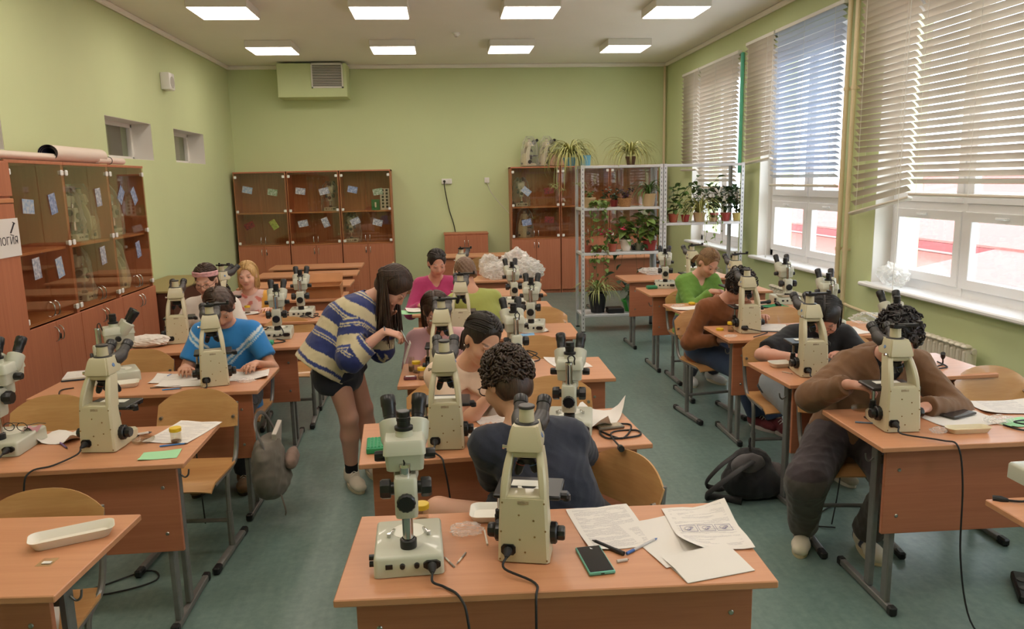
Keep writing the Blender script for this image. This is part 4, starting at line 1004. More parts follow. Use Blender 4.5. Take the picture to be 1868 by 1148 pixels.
        for e in (-1, 1): MB().poly([Lc(HL(e*.033+.0235*math.cos(t), .108, -.002+.0175*math.sin(t))) for t in np.linspace(0, 2*PI, 17)[:-1]]).build('lens', M['spec_glass'], go)
    PEOPLE[label] = J
    ch = .008 if h < .0065 else .0095
    if pants: make_pants(J, pants, ch)
    if shirt: make_shirt(J, shirt, ch, fem)
    if shoes: make_shoes(J, shoes)
    return J
def coloured(fn, V, J, base):
    c = np.tile(lin(base), (len(V), 1))
    return fn(V, J, c) if fn else c
def make_shirt(J, o, h, fem):
    """o: col, sleeve ('short','long','three'), loose, hem (m below pelvis), neck radius, name, paint"""
    s = J['s']; g = .008+o.get('loose', 0)*.5; Rb, Fb, pel, mid, Sc, N, spd = (J[k] for k in ('Rb', 'Fb', 'pel', 'mid', 'Sc', 'N', 'spd'))
    v = Vol(J['lo']-.06, J['hi']+.06, h); w = o.get('loose', 0)*.6
    low = pel-spd*o.get('hem', .04)
    v.ecap(low, mid, Rb, (.155*s+g+w*1.5, .11*s+g+w*1.5), (.135*s+g+w, .094*s+g+w), .04); v.ecap(mid, Sc-spd*.07*s, Rb, (.137*s+g+w, .096*s+g+w), (.155*s+g, .104*s+g), .05)
    v.cap(J['shR'], J['shL'], .054*s+g*.8, k=.05)
    if fem:
        for e in (-1, 1): v.ell(Sc-spd*.13*s+Rb*e*.07*s+Fb*.09*s, .05*s+g*.8, k=.05)
    for e in (-1, 1): v.cap(N-spd*.012, Sc+Rb*e*.12*s, .040*s+g*.6, .044*s+g*.6, .04)
    v.cut(low, -spd) if o.get('hemcut', True) else None
    sl = o.get('sleeve', 'short')
    for q in 'RL':
        sh, el, wr = J['sh'+q], J['el'+q], J['wr'+q]
        if sl == 'none': continue
        if sl == 'short':
            fr = o.get('sl_len', .62); e = sh+(el-sh)*fr; v.cap(sh, e+nrm(el-sh)*.03, .050*s+g, .048*s+g*1.3, .03); v.cut(e, el-sh, e+nrm(el-sh)*.06, .115)
        else:
            fr = 1.0 if sl == 'long' else .45
            v.cap(sh, el, .050*s+g, .042*s+g*1.1, .03); e = el+(wr-el)*fr*.97; v.cap(el, e, .043*s+g*1.1, (.030*s if sl == 'long' else .04*s)+g*.9, .03); v.cut(e, wr-el, e+nrm(wr-el)*.035, .062)
    # neckline
    A, HL = J['A'], J['HL']; nr = o.get('neck', .062)*s
    nb = N-spd*.004+Fb*o.get('neckf', .028)*s
    v.ell(nb+spd*.015, (nr, nr, nr*.75), None, .012, 'sub'); v.cap(N, HL(0, -.02, -.02), .060*s, .075*s, .01, 'sub')
    if o.get('vneck'): v.cap(nb, nb-spd*o['vneck']+Fb*.10, o.get('vr', .05)*s, .006, .01, 'sub')
    V, F, NN = v.mesh()
    V = folds(V, NN, o.get('fold', .0028), int(abs(J['Hc'][0])*1000)+3, o.get('fsc', 1.0))
    c = coloured(o.get('paint'), V, J, o['col'])
    so = link(o.get('name', 'shirt'), np_mesh('shirt', V, F, M['cloth'], c, J['org']), J['root']); J['shirt'] = so
    return so
def make_pants(J, o, h):
    s = J['s']; g = .012+o.get('loose', 0); Rb, pel, spd = J['Rb'], J['pel'], J['spd']
    v = Vol(J['lo']-.06, J['hi']+.06, h)
    v.ecap(pel-spd*.03, pel+spd*.06, Rb, (.155*s+g, .11*s+g), (.14*s+g, .098*s+g), .04)
    ln = o.get('len', 'long')
    for q in 'RL':
        hp, kn, an = J['hip'+q], J['kn'+q], J['an'+q]
        if ln == 'short':
            e = hp+(kn-hp)*o.get('frac', .6); v.cap(hp, e+nrm(kn-hp)*.04, .088*s+g, .078*s+g*1.4, .03)
            v.cut(e, kn-hp, e+nrm(kn-hp)*.09, .15)
        else:
            v.cap(hp, kn, .088*s+g, .058*s+g*1.3, .04); e = an+(kn-an)*.06; v.cap(kn, an, .058*s+g*1.3, .040*s+g*o.get('cuff', 1.2), .03); v.cut(e, an-kn, e+nrm(an-kn)*.06, .11)
    if ln == 'short' and o.get('skirt'): v.ecap(pel-spd*.0, pel-Zv*.16, Rb, (.16*s+g, .115*s+g), (.175*s+g, .125*s+g), .03); v.cut(pel-Zv*o['skirt'], -Zv)
    V, F, NN = v.mesh(); V = folds(V, NN, o.get('fold', .003), 11)
    c = coloured(o.get('paint'), V, J, o['col'])
    return link(o.get('name', 'trousers'), np_mesh('trousers', V, F, M['denim' if o.get('denim') else 'cloth'], c, J['org']), J['root'])
def make_shoes(J, o):
    s = J['s']
    for q in 'RL':
        an = J['an'+q]; fd = J['footdir'][q]; fd = nrm([fd[0], fd[1], 0]); sd = np.cross(fd, Zv); g = np.array([an[0], an[1], 0])
        if an[2] > .16: g[2] = an[2]-.075
        v = Vol(g-np.array([.24, .24, .02]), g+np.array([.24, .24, .2]), .006)
        heel = g-fd*.045*s; toe = g+fd*.165*s
        v.ecap(heel+Zv*.052, toe+Zv*.036, sd, (.036*s, .046*s), (.038*s, .030*s), .02); v.cap(g+Zv*.06, g+Zv*.10-fd*.012, .044*s, .042*s, .03); v.ell(g+fd*.11*s+Zv*.04, (.046*s, .046*s, .034*s), None, .02)
        v.cap(g+Zv*.115-fd*.012, g+Zv*.18-fd*.015, .032*s, .034*s, .008, 'sub'); v.cut(g+Zv*.112, Zv+fd*.25); v.cut(g+Zv*.016, -Zv)
        V, F, NN = v.mesh(); c = np.tile(lin(o['col']), (len(V), 1))
        Q0, Q1, Q2 = (V-g) @ sd, (V-g) @ fd, V[:, 2]-g[2]
        if o.get('accent'):
            m_ = ((Q1 < -.03) & (Q2 > .03)) | ((np.abs(Q1-.045-.35*(Q2-.05)) < .012) & (np.abs(Q0) > .026) & (Q2 < .085))
            c[m_] = lin(o['accent'])
        so = link('shoe', np_mesh('shoe', V, F, M['cloth'], c, J['org']), J['root'])
        # sole
        out = []
        for t in np.linspace(0, 2*PI, 25)[:-1]:
            y = .06+.128*math.cos(t); w_ = .040+.009*math.cos(t-.4); out.append((g+fd*y*s+sd*math.sin(t)*w_*s))
        Lc = J['Lc']; zz = g[2]
        MB().loft([[Lc([p[0], p[1], zz+.001]) for p in out], [Lc([*(p[:2]+(p[:2]-g[:2]-fd[:2]*.06)*.02), zz+.012]) for p in out], [Lc([p[0], p[1], zz+.026]) for p in out]], smooth=True).build('sole', mat('sole', srgb(*o.get('sole', (214, 204, 180))), .7), so)
        lc = MB()
        for k in range(5):
            b0 = g+fd*(.045+.018*k)*s; z = .098-.010*k
            lc.tube([Lc(b0-sd*.022+Zv*(z-.012)), Lc(b0+Zv*(z+.004)), Lc(b0+sd*.022+Zv*(z-.012))], .0028, 5)
        lc.build('laces', mat('laces', srgb(*o.get('lace', (232, 228, 216))), .8), so)
        if o.get('sock'):
            MB().tube([Lc(an+Zv*(-.0)), Lc(an+(J['kn'+q]-an)*.12), Lc(an+(J['kn'+q]-an)*.2)], [.040*s, .039*s, .041*s], 18).build('sock', mat('sock', srgb(*o['sock']), .9), J['root'])
# ---------------------------------------------------------------- hair
def hair_cap(J, mats, r=(.086, .104, .099), face=True, extra=None, noise=0, h=.006, fringe=.055, sideburn=-.02, name='hair', nape=-.075, lumps=0, back=0, seed=1):
    A, HL, hs = J['A'], J['HL'], J['hs']
    v = Vol(HL(0, 0, 0)-.34*hs-(.2 if extra else 0), HL(0, 0, 0)+.26*hs, h)
    v.ell(HL(0, -.014, .038), np.array(r)*hs, A, .01)
    v.ell(HL(0, -.045-back, -.02), np.array([r[0]*.93, .062, .07])*hs, A, .03)
    if extra: extra(v, HL, A, hs)
    if lumps:
        rs = np.random.RandomState(seed)
        for i in range(lumps):
            d = rs.normal(size=3); d /= np.linalg.norm(d)
            if d[2] < -.25: continue
            v.ell(HL(d[0]*r[0], -.014+d[1]*r[1], .038+d[2]*r[2]), rs.uniform(.009, .016)*hs, None, .006)
    if face:   # open the face
        v.ell(HL(0, .130, .0), np.array([.082, .085, fringe+.035])*hs, A, .01, 'sub'); v.ell(HL(0, .06, -.12), np.array([.12, .10, .085+sideburn])*hs, A, .01, 'sub')
        for e in (-1, 1): v.ell(HL(e*.085, .01, -.01), np.array([.025, .026, .036])*hs, A, .008, 'sub') if face != 'covered' else None
    v.cut(HL(0, 0, nape), -A[:, 2]) if not extra else None
    V, F, NN = v.mesh()
    if noise: V = V+NN*((np.sin(V @ np.array([210, 60, 150.]))+np.sin(V @ np.array([-90, 190, 130.])+1)+np.sin(V @ np.array([160, -120, 220.])+2))*noise)[:, None]
    return link(name, np_mesh('hair', V, F, mats, None, J['org']), J['root'])
def strands(J, mats, n=150, length=.25, rad=.006, tie=None, parting=0.0, seed=2, name='hair_locks', spread=.012, front=.07, back_only=False, side_out=1.06, flick=0, pull=.055):
    """locks parted along the crown, combed to the sides, then hanging (or gathered at tie)"""
    HL, A, hs, Lc = J['HL'], J['A'], J['hs'], J['Lc']; rs = random.Random(seed); b = MB()
    dn = A.T @ np.array([0, 0, -1.])         # gravity in head space
    for i in range(n):
        e = -1 if i % 2 else 1; u = rs.random(); y0 = front-(front+.105)*u
        if back_only and y0 > .0: continue
        pts = []; mx = R(rs.uniform(88, 112)); sc = side_out+rs.uniform(-.01, .03)
        for k in range(6):
            t = mx*(.04+.96*k/5); yy = y0-(pull*(k/5)**1.3*(1+max(0, y0)*8) if y0 > -.02 else .02*k/5)
            f = math.sqrt(max(.05, 1-((y0+.014)/.112)**2))
            pts.append(np.array([parting*(1-k/5)+e*math.sin(t)*.083*sc*max(f, .55), yy, .036+math.cos(t)*.094*sc*max(f, .5)]))
        if tie is not None:
            T = np.array(tie); rx = rs.uniform(.02, .75 if u < .25 else .25); d0 = np.array([e*rx*.07+parting, .088-.17*u, .09-.05*rx*(u < .25)]); d0 = d0/np.array([.083, .1, .094]); d0 /= np.linalg.norm(d0)
            d1 = (T-np.array([0, -.014, .036]))/np.array([.083, .1, .094]); d1 /= np.linalg.norm(d1); pts = []
            for k in range(7):
                q = k/6; w_ = d0*(1-q)+d1*q+np.array([e, -.35, .3])*math.sin(PI*q)*(.75 if u < .6 else .35)*(.6+.5*rs.random()*(k == 3)); w_ /= np.linalg.norm(w_); pts.append(np.array([0, -.014, .036])+w_*np.array([.083, .1, .094])*(1.045+.02*rs.random()))
            T = T+np.array([rs.uniform(-.012, .012), rs.uniform(-.008, .008), rs.uniform(-.012, .012)]); pts = pts[:-1]+[T]
        elif False:
            T = np.array(tie)+np.array([rs.uniform(-.012, .012), rs.uniform(-.008, .008), rs.uniform(-.012, .012)])
            pts = pts[:4]+[pts[4]*.55+T*.45+np.array([e*.02, -.015, 0]), T]
        else:
            L = length*rs.uniform(.8, 1.05); p = pts[-1]; jx = np.array([rs.uniform(-1, 1), rs.uniform(-1, 1), 0])*spread
            for k in range(1, 6): pts.append(p+dn*L*k/5+jx*k/5+np.array([e*flick*(k/5)**2, 0, 0]))
        P = [Lc(HL(*q)) for q in pts]; P = spline(P, 2); m_ = len(P)
        b.tube(P, [rad*(.55+.6*math.sin(PI*min(1, .15+j/m_)))*(1 if j < m_-2 else .5)*hs for j in range(m_)], 5, flat=.45)
    return b.build(name, mats, J['root'], ang=0)
def curls(J, mats, n=340, r=(.086, .104, .102), cr=.009, tr=.0036, zmin=.0, seed=3, turns=1.6, name='curls'):
    HL, Lc, hs = J['HL'], J['Lc'], J['hs']; rs = random.Random(seed); b = MB()
    for i in range(n):
        d = Vector((rs.gauss(0, 1), rs.gauss(0, 1), rs.gauss(0, 1))).normalized()
        p = Vector((d.x*r[0], -.014+d.y*r[1], .038+d.z*r[2]))
        if p.z < zmin or (p.y > .055 and p.z < .075): continue
        t1 = d.orthogonal().normalized(); t1.rotate(Matrix.Rotation(rs.uniform(0, 6.28), 3, d)); t2 = d.cross(t1); ax = (t2*rs.uniform(.3, 1)+d*rs.uniform(-.2, .6)).normalized(); u_ = ax.orthogonal().normalized(); w_ = ax.cross(u_); R_ = cr*rs.uniform(.7, 1.25)
        b.tube([Lc(HL(*(p+u_*math.cos(a)*R_+w_*math.sin(a)*R_+ax*(a/6.28-.8)*R_*1.1))) for a in np.linspace(0, turns*6.28, int(9*turns))], tr*hs, 5)
    return b.build(name, mats, J['root'], ang=0)
def tail(J, mats, path, r0=.02, r1=.008, n=26, seed=4, name='ponytail'):
    HL, Lc = J['HL'], J['Lc']; rs = random.Random(seed); b = MB()
    for i in range(n):
        o = np.array([rs.uniform(-1, 1), rs.uniform(-1, 1), rs.uniform(-.5, .5)])*r0*.75
        P = spline([Lc(HL(*(np.array(p)+o*(.6+.5*k/len(path))))) for k, p in enumerate(path)], 3); m_ = len(P)
        b.tube(P, [(r0*.45+(r1*.4-r0*.45)*j/(m_-1)) for j in range(m_)], 5, flat=.5)
    return b.build(name, mats, J['root'], ang=0)
M['h_dark'] = hairmat('hair_dark_brown', srgb(22, 16, 14), srgb(52, 38, 32)); M['h_brown'] = hairmat('hair_brown', srgb(40, 26, 20), srgb(84, 58, 44))
M['h_black'] = hairmat('hair_black', srgb(12, 10, 12), srgb(38, 30, 32)); M['h_blond'] = hairmat('hair_blond', srgb(170, 128, 76), srgb(226, 190, 130))
M['h_lblond'] = hairmat('hair_dark_blond', srgb(104, 76, 50), srgb(168, 132, 94)); M['h_short'] = hairmat('hair_light_brown', srgb(88, 62, 44), srgb(128, 96, 72))
M['h_long'] = hairmat('hair_long_brown', srgb(30, 20, 16), srgb(78, 52, 38))
M['h_curl'] = hairmat('hair_curly_brown', srgb(28, 20, 17), srgb(78, 56, 42))
# ================================================================ the cast
def at(px, py, y): return np.array(PYp(px, py, y))
def V3(*a): return np.array(a, float)
def seat_feet(p, byaw, fwd=.32, sp=.11): 
    F = yawdir(byaw); Rr = np.cross(F, Zv); b = np.array([p[0], p[1], 0])+F*fwd; return [b+Rr*sp, b-Rr*sp]
# --- boy in navy, back to the camera, seated between the first two desks
H = at(925, 700, 2.80)
def navy_paint(V, J, c):
    n = np.sin(V @ np.array([31, 17, 23.]))*np.sin(V @ np.array([-13, 29, 37.])); return c*(1+.10*n[:, None])
P = V3(.42, 2.65, .56)
J = person('boy with curly dark hair in a navy T-shirt, seated with his back to the camera', H, 214, 24, 4, P, 188, 1.0, [V3(.36, 3.08, .80), V3(.17, 3.05, .80)], None, (35, 40),
    [V3(.52, 2.80, 0), V3(-.02, 2.74, .14)], (206, 156, 130), .0052, shirt=dict(col=(36, 40, 56), sleeve='short', sl_len=.8, loose=.016, hem=.14, neck=.058, neckf=.0, paint=navy_paint, fold=.007, name='t_shirt'),
    pants=dict(col=(44, 44, 50), len='short', frac=.55, loose=.012, name='shorts'), shoes=dict(col=(60, 60, 66)), glasses='thick', elbow_pole={'L': V3(.15, -.1, -1), 'R': V3(.9, -.2, -.6)}, knee_pole={'L': V3(-.6, .2, 1.6), 'R': V3(.3, 1, .4)})
hair_cap(J, M['h_curl'], (.085, .103, .100), True, None, 0, .006, .05, -.01, nape=.0); curls(J, M['h_curl'], 620, (.087, .105, .104), .0095, .0042, .0, 3)
fade = hair_cap(J, M['h_brown'], (.0795, .097, .094), True, None, 0, .006, .05, -.01, 'hair_fade', nape=-.07)
# --- girl in peach behind the second desk
H = at(880, 620, 3.50)
J = person('girl with dark tied hair and ear stud in a peach T-shirt, looking down', H, 26, 28, -6, V3(.06, 3.74, .53), 10, .97, [V3(.20, 3.36, .90), V3(-.10, 3.36, .79)], {'R': (V3(.2, .5, -.6), V3(.35, -.2, .75))}, (55, 35),
    None or seat_feet((.10, 3.80), 10), (216, 166, 140), .0052, shirt=dict(col=(230, 202, 180), sleeve='short', loose=.02, hem=.10, neck=.066, name='t_shirt'), pants=dict(col=(60, 66, 90)), shoes=dict(col=(200, 200, 200)), fem=True, brows=(46, 32, 28))
hair_cap(J, M['h_dark'], (.082, .100, .096), True, None, 0,   .006, .075, -.02); strands(J, M['h_dark'], 150, .2, .006, (0, -.115, -.03), 0, 5)
tail(J, M['h_dark'], [(0, -.11, -.03), (-.0, -.145, -.06), (-.01, -.15, -.12), (-.01, -.13, -.16)], .02, .008)
for e in (-1, 1): MB().ell(J['Lc'](J['HL'](e*.081, -.012, -.038)), .005, 8).build('earring', M['chrome'], J['root'])
# --- girl with bob behind the third desk
H = at(796, 570, 4.68)
J = person('girl with a brown bob and glasses in a dusty pink T-shirt, behind a microscope', H, 4, 24, 3, V3(-.02, 4.88, .53), 0, .97, [V3(-.12, 4.52, .80), V3(.16, 4.55, .80)], None, (40, 40), seat_feet((0, 5.0), 0), (206, 152, 132), .007,
    shirt=dict(col=(206, 160, 164), sleeve='short', loose=.014, hem=.1, sl_len=.75, name='t_shirt'), pants=dict(col=(70, 74, 92)), shoes=dict(col=(220, 220, 220)), fem=True, glasses='thin')
hair_cap(J, M['h_brown'], (.086, .104, .099), True, None, 0, .007, .065, -.03); strands(J, M['h_brown'], 170, .125, .0075, None, .01, 6, spread=.006)
# --- magenta girl behind the fifth desk
H = at(797, 481, 6.84)
J = person('girl with dark hair in a magenta long sleeved top, looking down', H, 12, 22, 0, V3(-.06, 7.06, .53), 4, .98, [V3(-.22, 6.62, .79), V3(.12, 6.62, .79)], None, (30, 30), seat_feet((-.06, 7.06), 0), (208, 154, 134), .0078,
    shirt=dict(col=(180, 58, 110), sleeve='long', loose=.01, hem=.1, vneck=.10, neck=.058, name='top'), pants=dict(col=(50, 54, 70)), shoes=dict(col=(200, 200, 200)), fem=True, brows=(40, 30, 26))
hair_cap(J, M['h_dark'], (.083, .101, .097), True, None, 0, .007, .078, -.02); strands(J, M['h_dark'], 110, .2, .0065, (0, -.12, -.02), 0, 7)
# --- boy in lime, back to the camera
H = at(848, 500, 6.06)
J = person('boy with short fair brown hair in a lime green T-shirt, back to the camera', H, 212, 24, 4, V3(.36, 6.0, .53), 200, 1.0, [V3(.10, 6.42, .79), V3(.34, 6.42, .79)], None, (40, 40), [V3(.44, 6.2, 0), V3(.12, 6.14, 0)], (204, 150, 124), .0072,
    shirt=dict(col=(158, 164, 84), sleeve='short', sl_len=.85, loose=.018, hem=.14, neck=.056, neckf=0, name='t_shirt', fold=.0034), pants=dict(col=(60, 60, 66)), shoes=dict(col=(80, 80, 86)))
hair_cap(J, M['h_short'], (.081, .099, .098), True, None, .0006, .006, .035, -.01, nape=-.045)
# --- girl with the pink headband
H = at(376, 512, 5.86)
def white_paint(V, J, c):
    q = V-J['Sc']; f = q @ J['Fb']; r_ = q @ J['Rb']; z = q @ J['spd']
    m = (np.abs(np.hypot(r_+.01, z+.14)-.075) < .012) & (f > 0); c[m] = lin((120, 190, 160)); m = (np.hypot(r_+.10, z+.17) < .035) & (f > 0); c[m] = lin((214, 60, 130)); m = (z < -.30) & (np.sin(z*70) > .5); c[m] = lin((226, 80, 150)); return c
J = person('girl with a pink headband and glasses in a white printed top, smiling down', H, -2, 18, 0, V3(-1.79, 5.98, .53), 2, .96, [V3(-1.96, 5.62, .79), V3(-1.58, 5.66, .79)], None, (30, 35), seat_feet((-1.78, 6.14), 0), (222, 172, 150), .0072,
    shirt=dict(col=(226, 216, 208), sleeve='short', loose=.012, hem=.1, name='t_shirt', paint=white_paint), pants=dict(col=(80, 84, 104)), shoes=dict(col=(220, 220, 220)), fem=True, glasses='thin')
hair_cap(J, M['h_brown'], (.082, .100, .096), True, None, 0, .007, .08, -.02); strands(J, M['h_brown'], 120, .2, .0065, (0, -.12, .0), 0, 8); tail(J, M['h_brown'], [(0, -.115, 0), (-.03, -.13, -.04), (-.05, -.11, -.10), (-.055, -.08, -.16)], .022, .008)
hb = MB(); hbp = [J['Lc'](J['HL'](.0875*math.cos(t), -.012+.106*math.sin(t), .060+.030*math.sin(t))) for t in np.linspace(0, 2*PI, 41)]
hb.tube(hbp, [.019*(1-.25*abs(math.cos(k*PI/40*1.0-PI/2+PI/4))) for k in range(41)], 8, flat=.3, up=tuple(np.array([0, 1, 0.]))) if False else None
secs = []
for t in np.linspace(0, 2*PI, 49)[:-1]:
    w_ = .021-.006*math.exp(-((t-PI/2)/.12)**2); cx, cy, cz = .088*math.cos(t), -.012+.107*math.sin(t), .058+.032*math.sin(t); n_ = (math.cos(t), math.sin(t))
    secs.append([J['Lc'](J['HL'](cx+n_[0]*a, cy+n_[1]*a, cz+b_)) for a, b_ in ((-.002, -w_), (.004, -w_*.8), (.0055, -w_*.3), (.003, 0), (.0055, w_*.3), (.004, w_*.8), (-.002, w_))])
hb.loft(secs, closed=True, smooth=True); hb.build('headband', mat('pink_print_cloth', srgb(226, 172, 176), .8, noise=.3, nscale=45), J['root'])
# --- blonde girl
H = at(451, 503, 6.93)
def print_paint(V, J, c):
    q = V-J['Sc']; f = q @ J['Fb']; r_ = q @ J['Rb']; z = q @ J['spd']
    n = np.sin(V @ np.array([62, 20, 41.]))+np.sin(V @ np.array([-35, 10, 58.])+1)+.6*np.sin(V @ np.array([90, 0, -77.]))
    m = (n > .9) & (f > 0) & (np.abs(r_) < .15); c[m] = lin((206, 120, 108)); m = (n < -1.1) & (f > 0) & (np.abs(r_) < .13) & (z < -.1); c[m] = lin((150, 52, 56))
    m = (np.hypot(r_+.0, z+.20) < .085) & (f > 0) & (n > -.4); c[m] = lin((196, 150, 158)); m = (z < -.26) & (f > 0); c[m] = lin((140, 40, 44)) if True else 0; m = (r_ < -.115) & (f > -.06); c[m] = lin((214, 158, 66)); return c
J = person('blonde girl in a pink printed top with yellow side, facing the camera', H, 2, 8, 2, V3(-1.70, 7.02, .53), -3, .96, [V3(-1.86, 6.70, .79), V3(-1.50, 6.62, .80)], None, (30, 30), seat_feet((-1.70, 7.14), 0), (226, 178, 156), .0075,
    shirt=dict(col=(222, 190, 184), sleeve='long', loose=.014, hem=.1, name='top', paint=print_paint), pants=dict(col=(70, 70, 80)), shoes=dict(col=(220, 220, 220)), fem=True, brows=(120, 88, 60))
hair_cap(J, M['h_blond'], (.086, .104, .100), 'covered', None, 0, .007, .07, -.04); strands(J, M['h_blond'], 190, .15, .0075, None, 0, 9, spread=.01, front=.085)
# --- kid in bright blue
H = at(403, 563, 4.74)
def blue_paint(V, J, c):
    q = V-J['Sc']; f = q @ J['Fb']; r_ = np.abs(q @ J['Rb']); z = q @ J['spd']
    d = (z+.02)+(.165-r_)*.9; m = (np.abs(d) < .011) & (f > -.02); c[m] = lin((214, 224, 230)); m = (np.abs(d+.035) < .007) & (f > -.02); c[m] = lin((200, 220, 232)); m = (d < -.011) & (d > -.028) & (f > -.02); c[m] = lin((84, 158, 214)); return c
J = person('kid with short dark hair in a bright blue sports shirt, looking into a microscope', H, 14, 36, 6, V3(-1.38, 4.93, .53), 0, .96, [V3(-1.54, 4.55, .80), V3(-1.14, 4.58, .80)], None, (35, 35), seat_feet((-1.40, 5.0), 0), (206, 152, 126), .007,
    shirt=dict(col=(44, 128, 200), sleeve='short', loose=.014, hem=.12, name='sports_shirt', paint=blue_paint, sl_len=.7), pants=dict(col=(40, 42, 52)), shoes=dict(col=(120, 90, 60), sole=(60, 50, 40)))
hair_cap(J, M['h_brown'], (.086, .104, .102), True, None, .0008, .006, .032, -.02, nape=-.05); strands(J, M['h_brown'], 90, .03, .007, None, .02, 10, back_only=False, front=.08, spread=.01)
# --- girl in green shirt
H = at(1292, 480, 6.58)
J = person('girl with fair tied hair in a grass green shirt, looking down at her hands', H, 16, 36, -4, V3(2.25, 6.76, .53), 8, .99, [V3(2.30, 6.42, .86), V3(2.44, 6.42, .84)], {'R': (V3(0, .3, -1), V3(.8, -.3, .0)), 'L': (V3(0, .3, -1), V3(-.8, -.3, .0))}, (35, 35), seat_feet((2.24, 6.92), 8), (212, 162, 140), .0072,
    shirt=dict(col=(106, 148, 62), sleeve='long', loose=.014, hem=.12, vneck=.11, neck=.06, name='shirt', fold=.007), pants=dict(col=(70, 74, 92)), shoes=dict(col=(220, 220, 220)), fem=True, brows=(90, 66, 50))
hair_cap(J, M['h_lblond'], (.083, .101, .097), True, None, 0, .007, .078, -.02); strands(J, M['h_lblond'], 140, .2, .0065, (0, -.12, -.01), 0, 11); tail(J, M['h_lblond'], [(0, -.115, -.01), (.01, -.15, -.05), (.02, -.16, -.12)], .022, .01)
# --- rust sweater
H = at(1350, 524, 5.42)
J = person('kid with dark shaggy hair in a rust brown sweater bent over a microscope', H, 24, 40, 0, V3(2.03, 5.68, .53), 14, 1.0, [V3(1.99, 5.36, .66), V3(2.32, 5.40, .80)], None, (40, 40), [V3(2.27, 5.30, 0), V3(2.37, 5.18, 0)], (206, 152, 130), .007,
    shirt=dict(col=(126, 72, 34), sleeve='long', loose=.016, hem=.10, neck=.056, name='sweater', fold=.006), pants=dict(col=(56, 72, 104), denim=True, loose=.008, name='jeans'), shoes=dict(col=(104, 34, 42), sole=(190, 180, 176), dir=[V3(.5, -1, 0), V3(.2, -1, 0)]))
hair_cap(J, M['h_dark'], (.090, .108, .104), True, None, .001, .006, .04, -.02, nape=-.06, lumps=0, seed=5); curls(J, M['h_dark'], 200, (.090, .108, .104), .018, .005, -.03, 5, .8); strands(J, M['h_dark'], 90, .07, .008, None, .0, 12, spread=.02, front=.085)
# --- black shirt
H = at(1505, 578, 4.32)
J = person('kid with dark straight hair in a black T-shirt bent over a microscope', H, -24, 46, 0, V3(2.17, 4.56, .53), -6, 1.0, [V3(2.02, 4.16, .80), V3(2.32, 4.20, .80)], None, (40, 40), [V3(2.16, 4.34, 0), V3(2.36, 4.3, 0)], (208, 154, 134), .007,
    shirt=dict(col=(20, 22, 28), sleeve='short', sl_len=.8, loose=.018, hem=.1, neck=.056, name='t_shirt', fold=.003), pants=dict(col=(138, 144, 150), denim=True, loose=.01, name='jeans'), shoes=dict(col=(170, 160, 140), sole=(220, 214, 200)), glasses='thin',
    elbow_pole={'R': V3(-1, .2, -.25), 'L': V3(1, .1, -.6)})
hair_cap(J, M['h_black'], (.086, .104, .100), True, None, 0, .006, .04, -.03, nape=-.05); strands(J, M['h_black'], 150, .10, .0075, None, .012, 13, spread=.006, front=.085)
# --- brown hoodie
H = at(1638, 616, 3.34)
def hood_paint(V, J, c):
    q = V-J['Sc']; f = q @ J['Fb']; r_ = q @ J['Rb']; z = q @ J['spd']; return c*(1+.05*np.sin(V @ np.array([70, 50, 60.])))[:, None]
J = person('kid with dark hair in a brown hoodie bent over a microscope, baggy trousers', H, -16, 38, 0, V3(2.02, 3.58, .535), -10, .98, [V3(1.80, 3.22, .905), V3(2.14, 3.16, .80)], {'R': (V3(0, .2, -1), V3(.8, -.45, -.05)), 'L': (V3(0, .2, -1), V3(-.8, -.4, 0))}, (40, 40), [V3(1.76, 3.50, 0), V3(2.03, 3.40, 0)], (204, 150, 128), .0055,
    shirt=dict(col=(116, 82, 54), sleeve='long', loose=.034, hem=.10, neck=.084, neckf=.05, vneck=.22, vr=.075, name='hoodie', fold=.008, paint=hood_paint), pants=dict(col=(74, 68, 62), loose=.020, cuff=1.0, fold=.008, paint=lambda V, J, c: np.where((V[:, 2] > .44)[:, None], lin((58, 48, 52)), c)), eyes=True,
    shoes=dict(col=(214, 204, 182), accent=(52, 56, 74), sole=(206, 190, 150), dir=[V3(-.55, -1, 0), V3(-.1, -1, 0)], sock=(40, 38, 40)), elbow_pole={'R': V3(-1, .1, -.7), 'L': V3(1, .0, -.55)}, knee_pole={'R': V3(-.7, -1, .6), 'L': V3(0, -1, .6)})
hair_cap(J, M['h_black'], (.092, .110, .108), True, None, .0012, .006, .045, -.02, nape=-.06, lumps=0, seed=8); curls(J, M['h_black'], 460, (.092, .110, .107), .017, .0042, -.03, 8, .7); strands(J, M['h_black'], 70, .05, .008, None, .0, 14, spread=.02, front=.09)
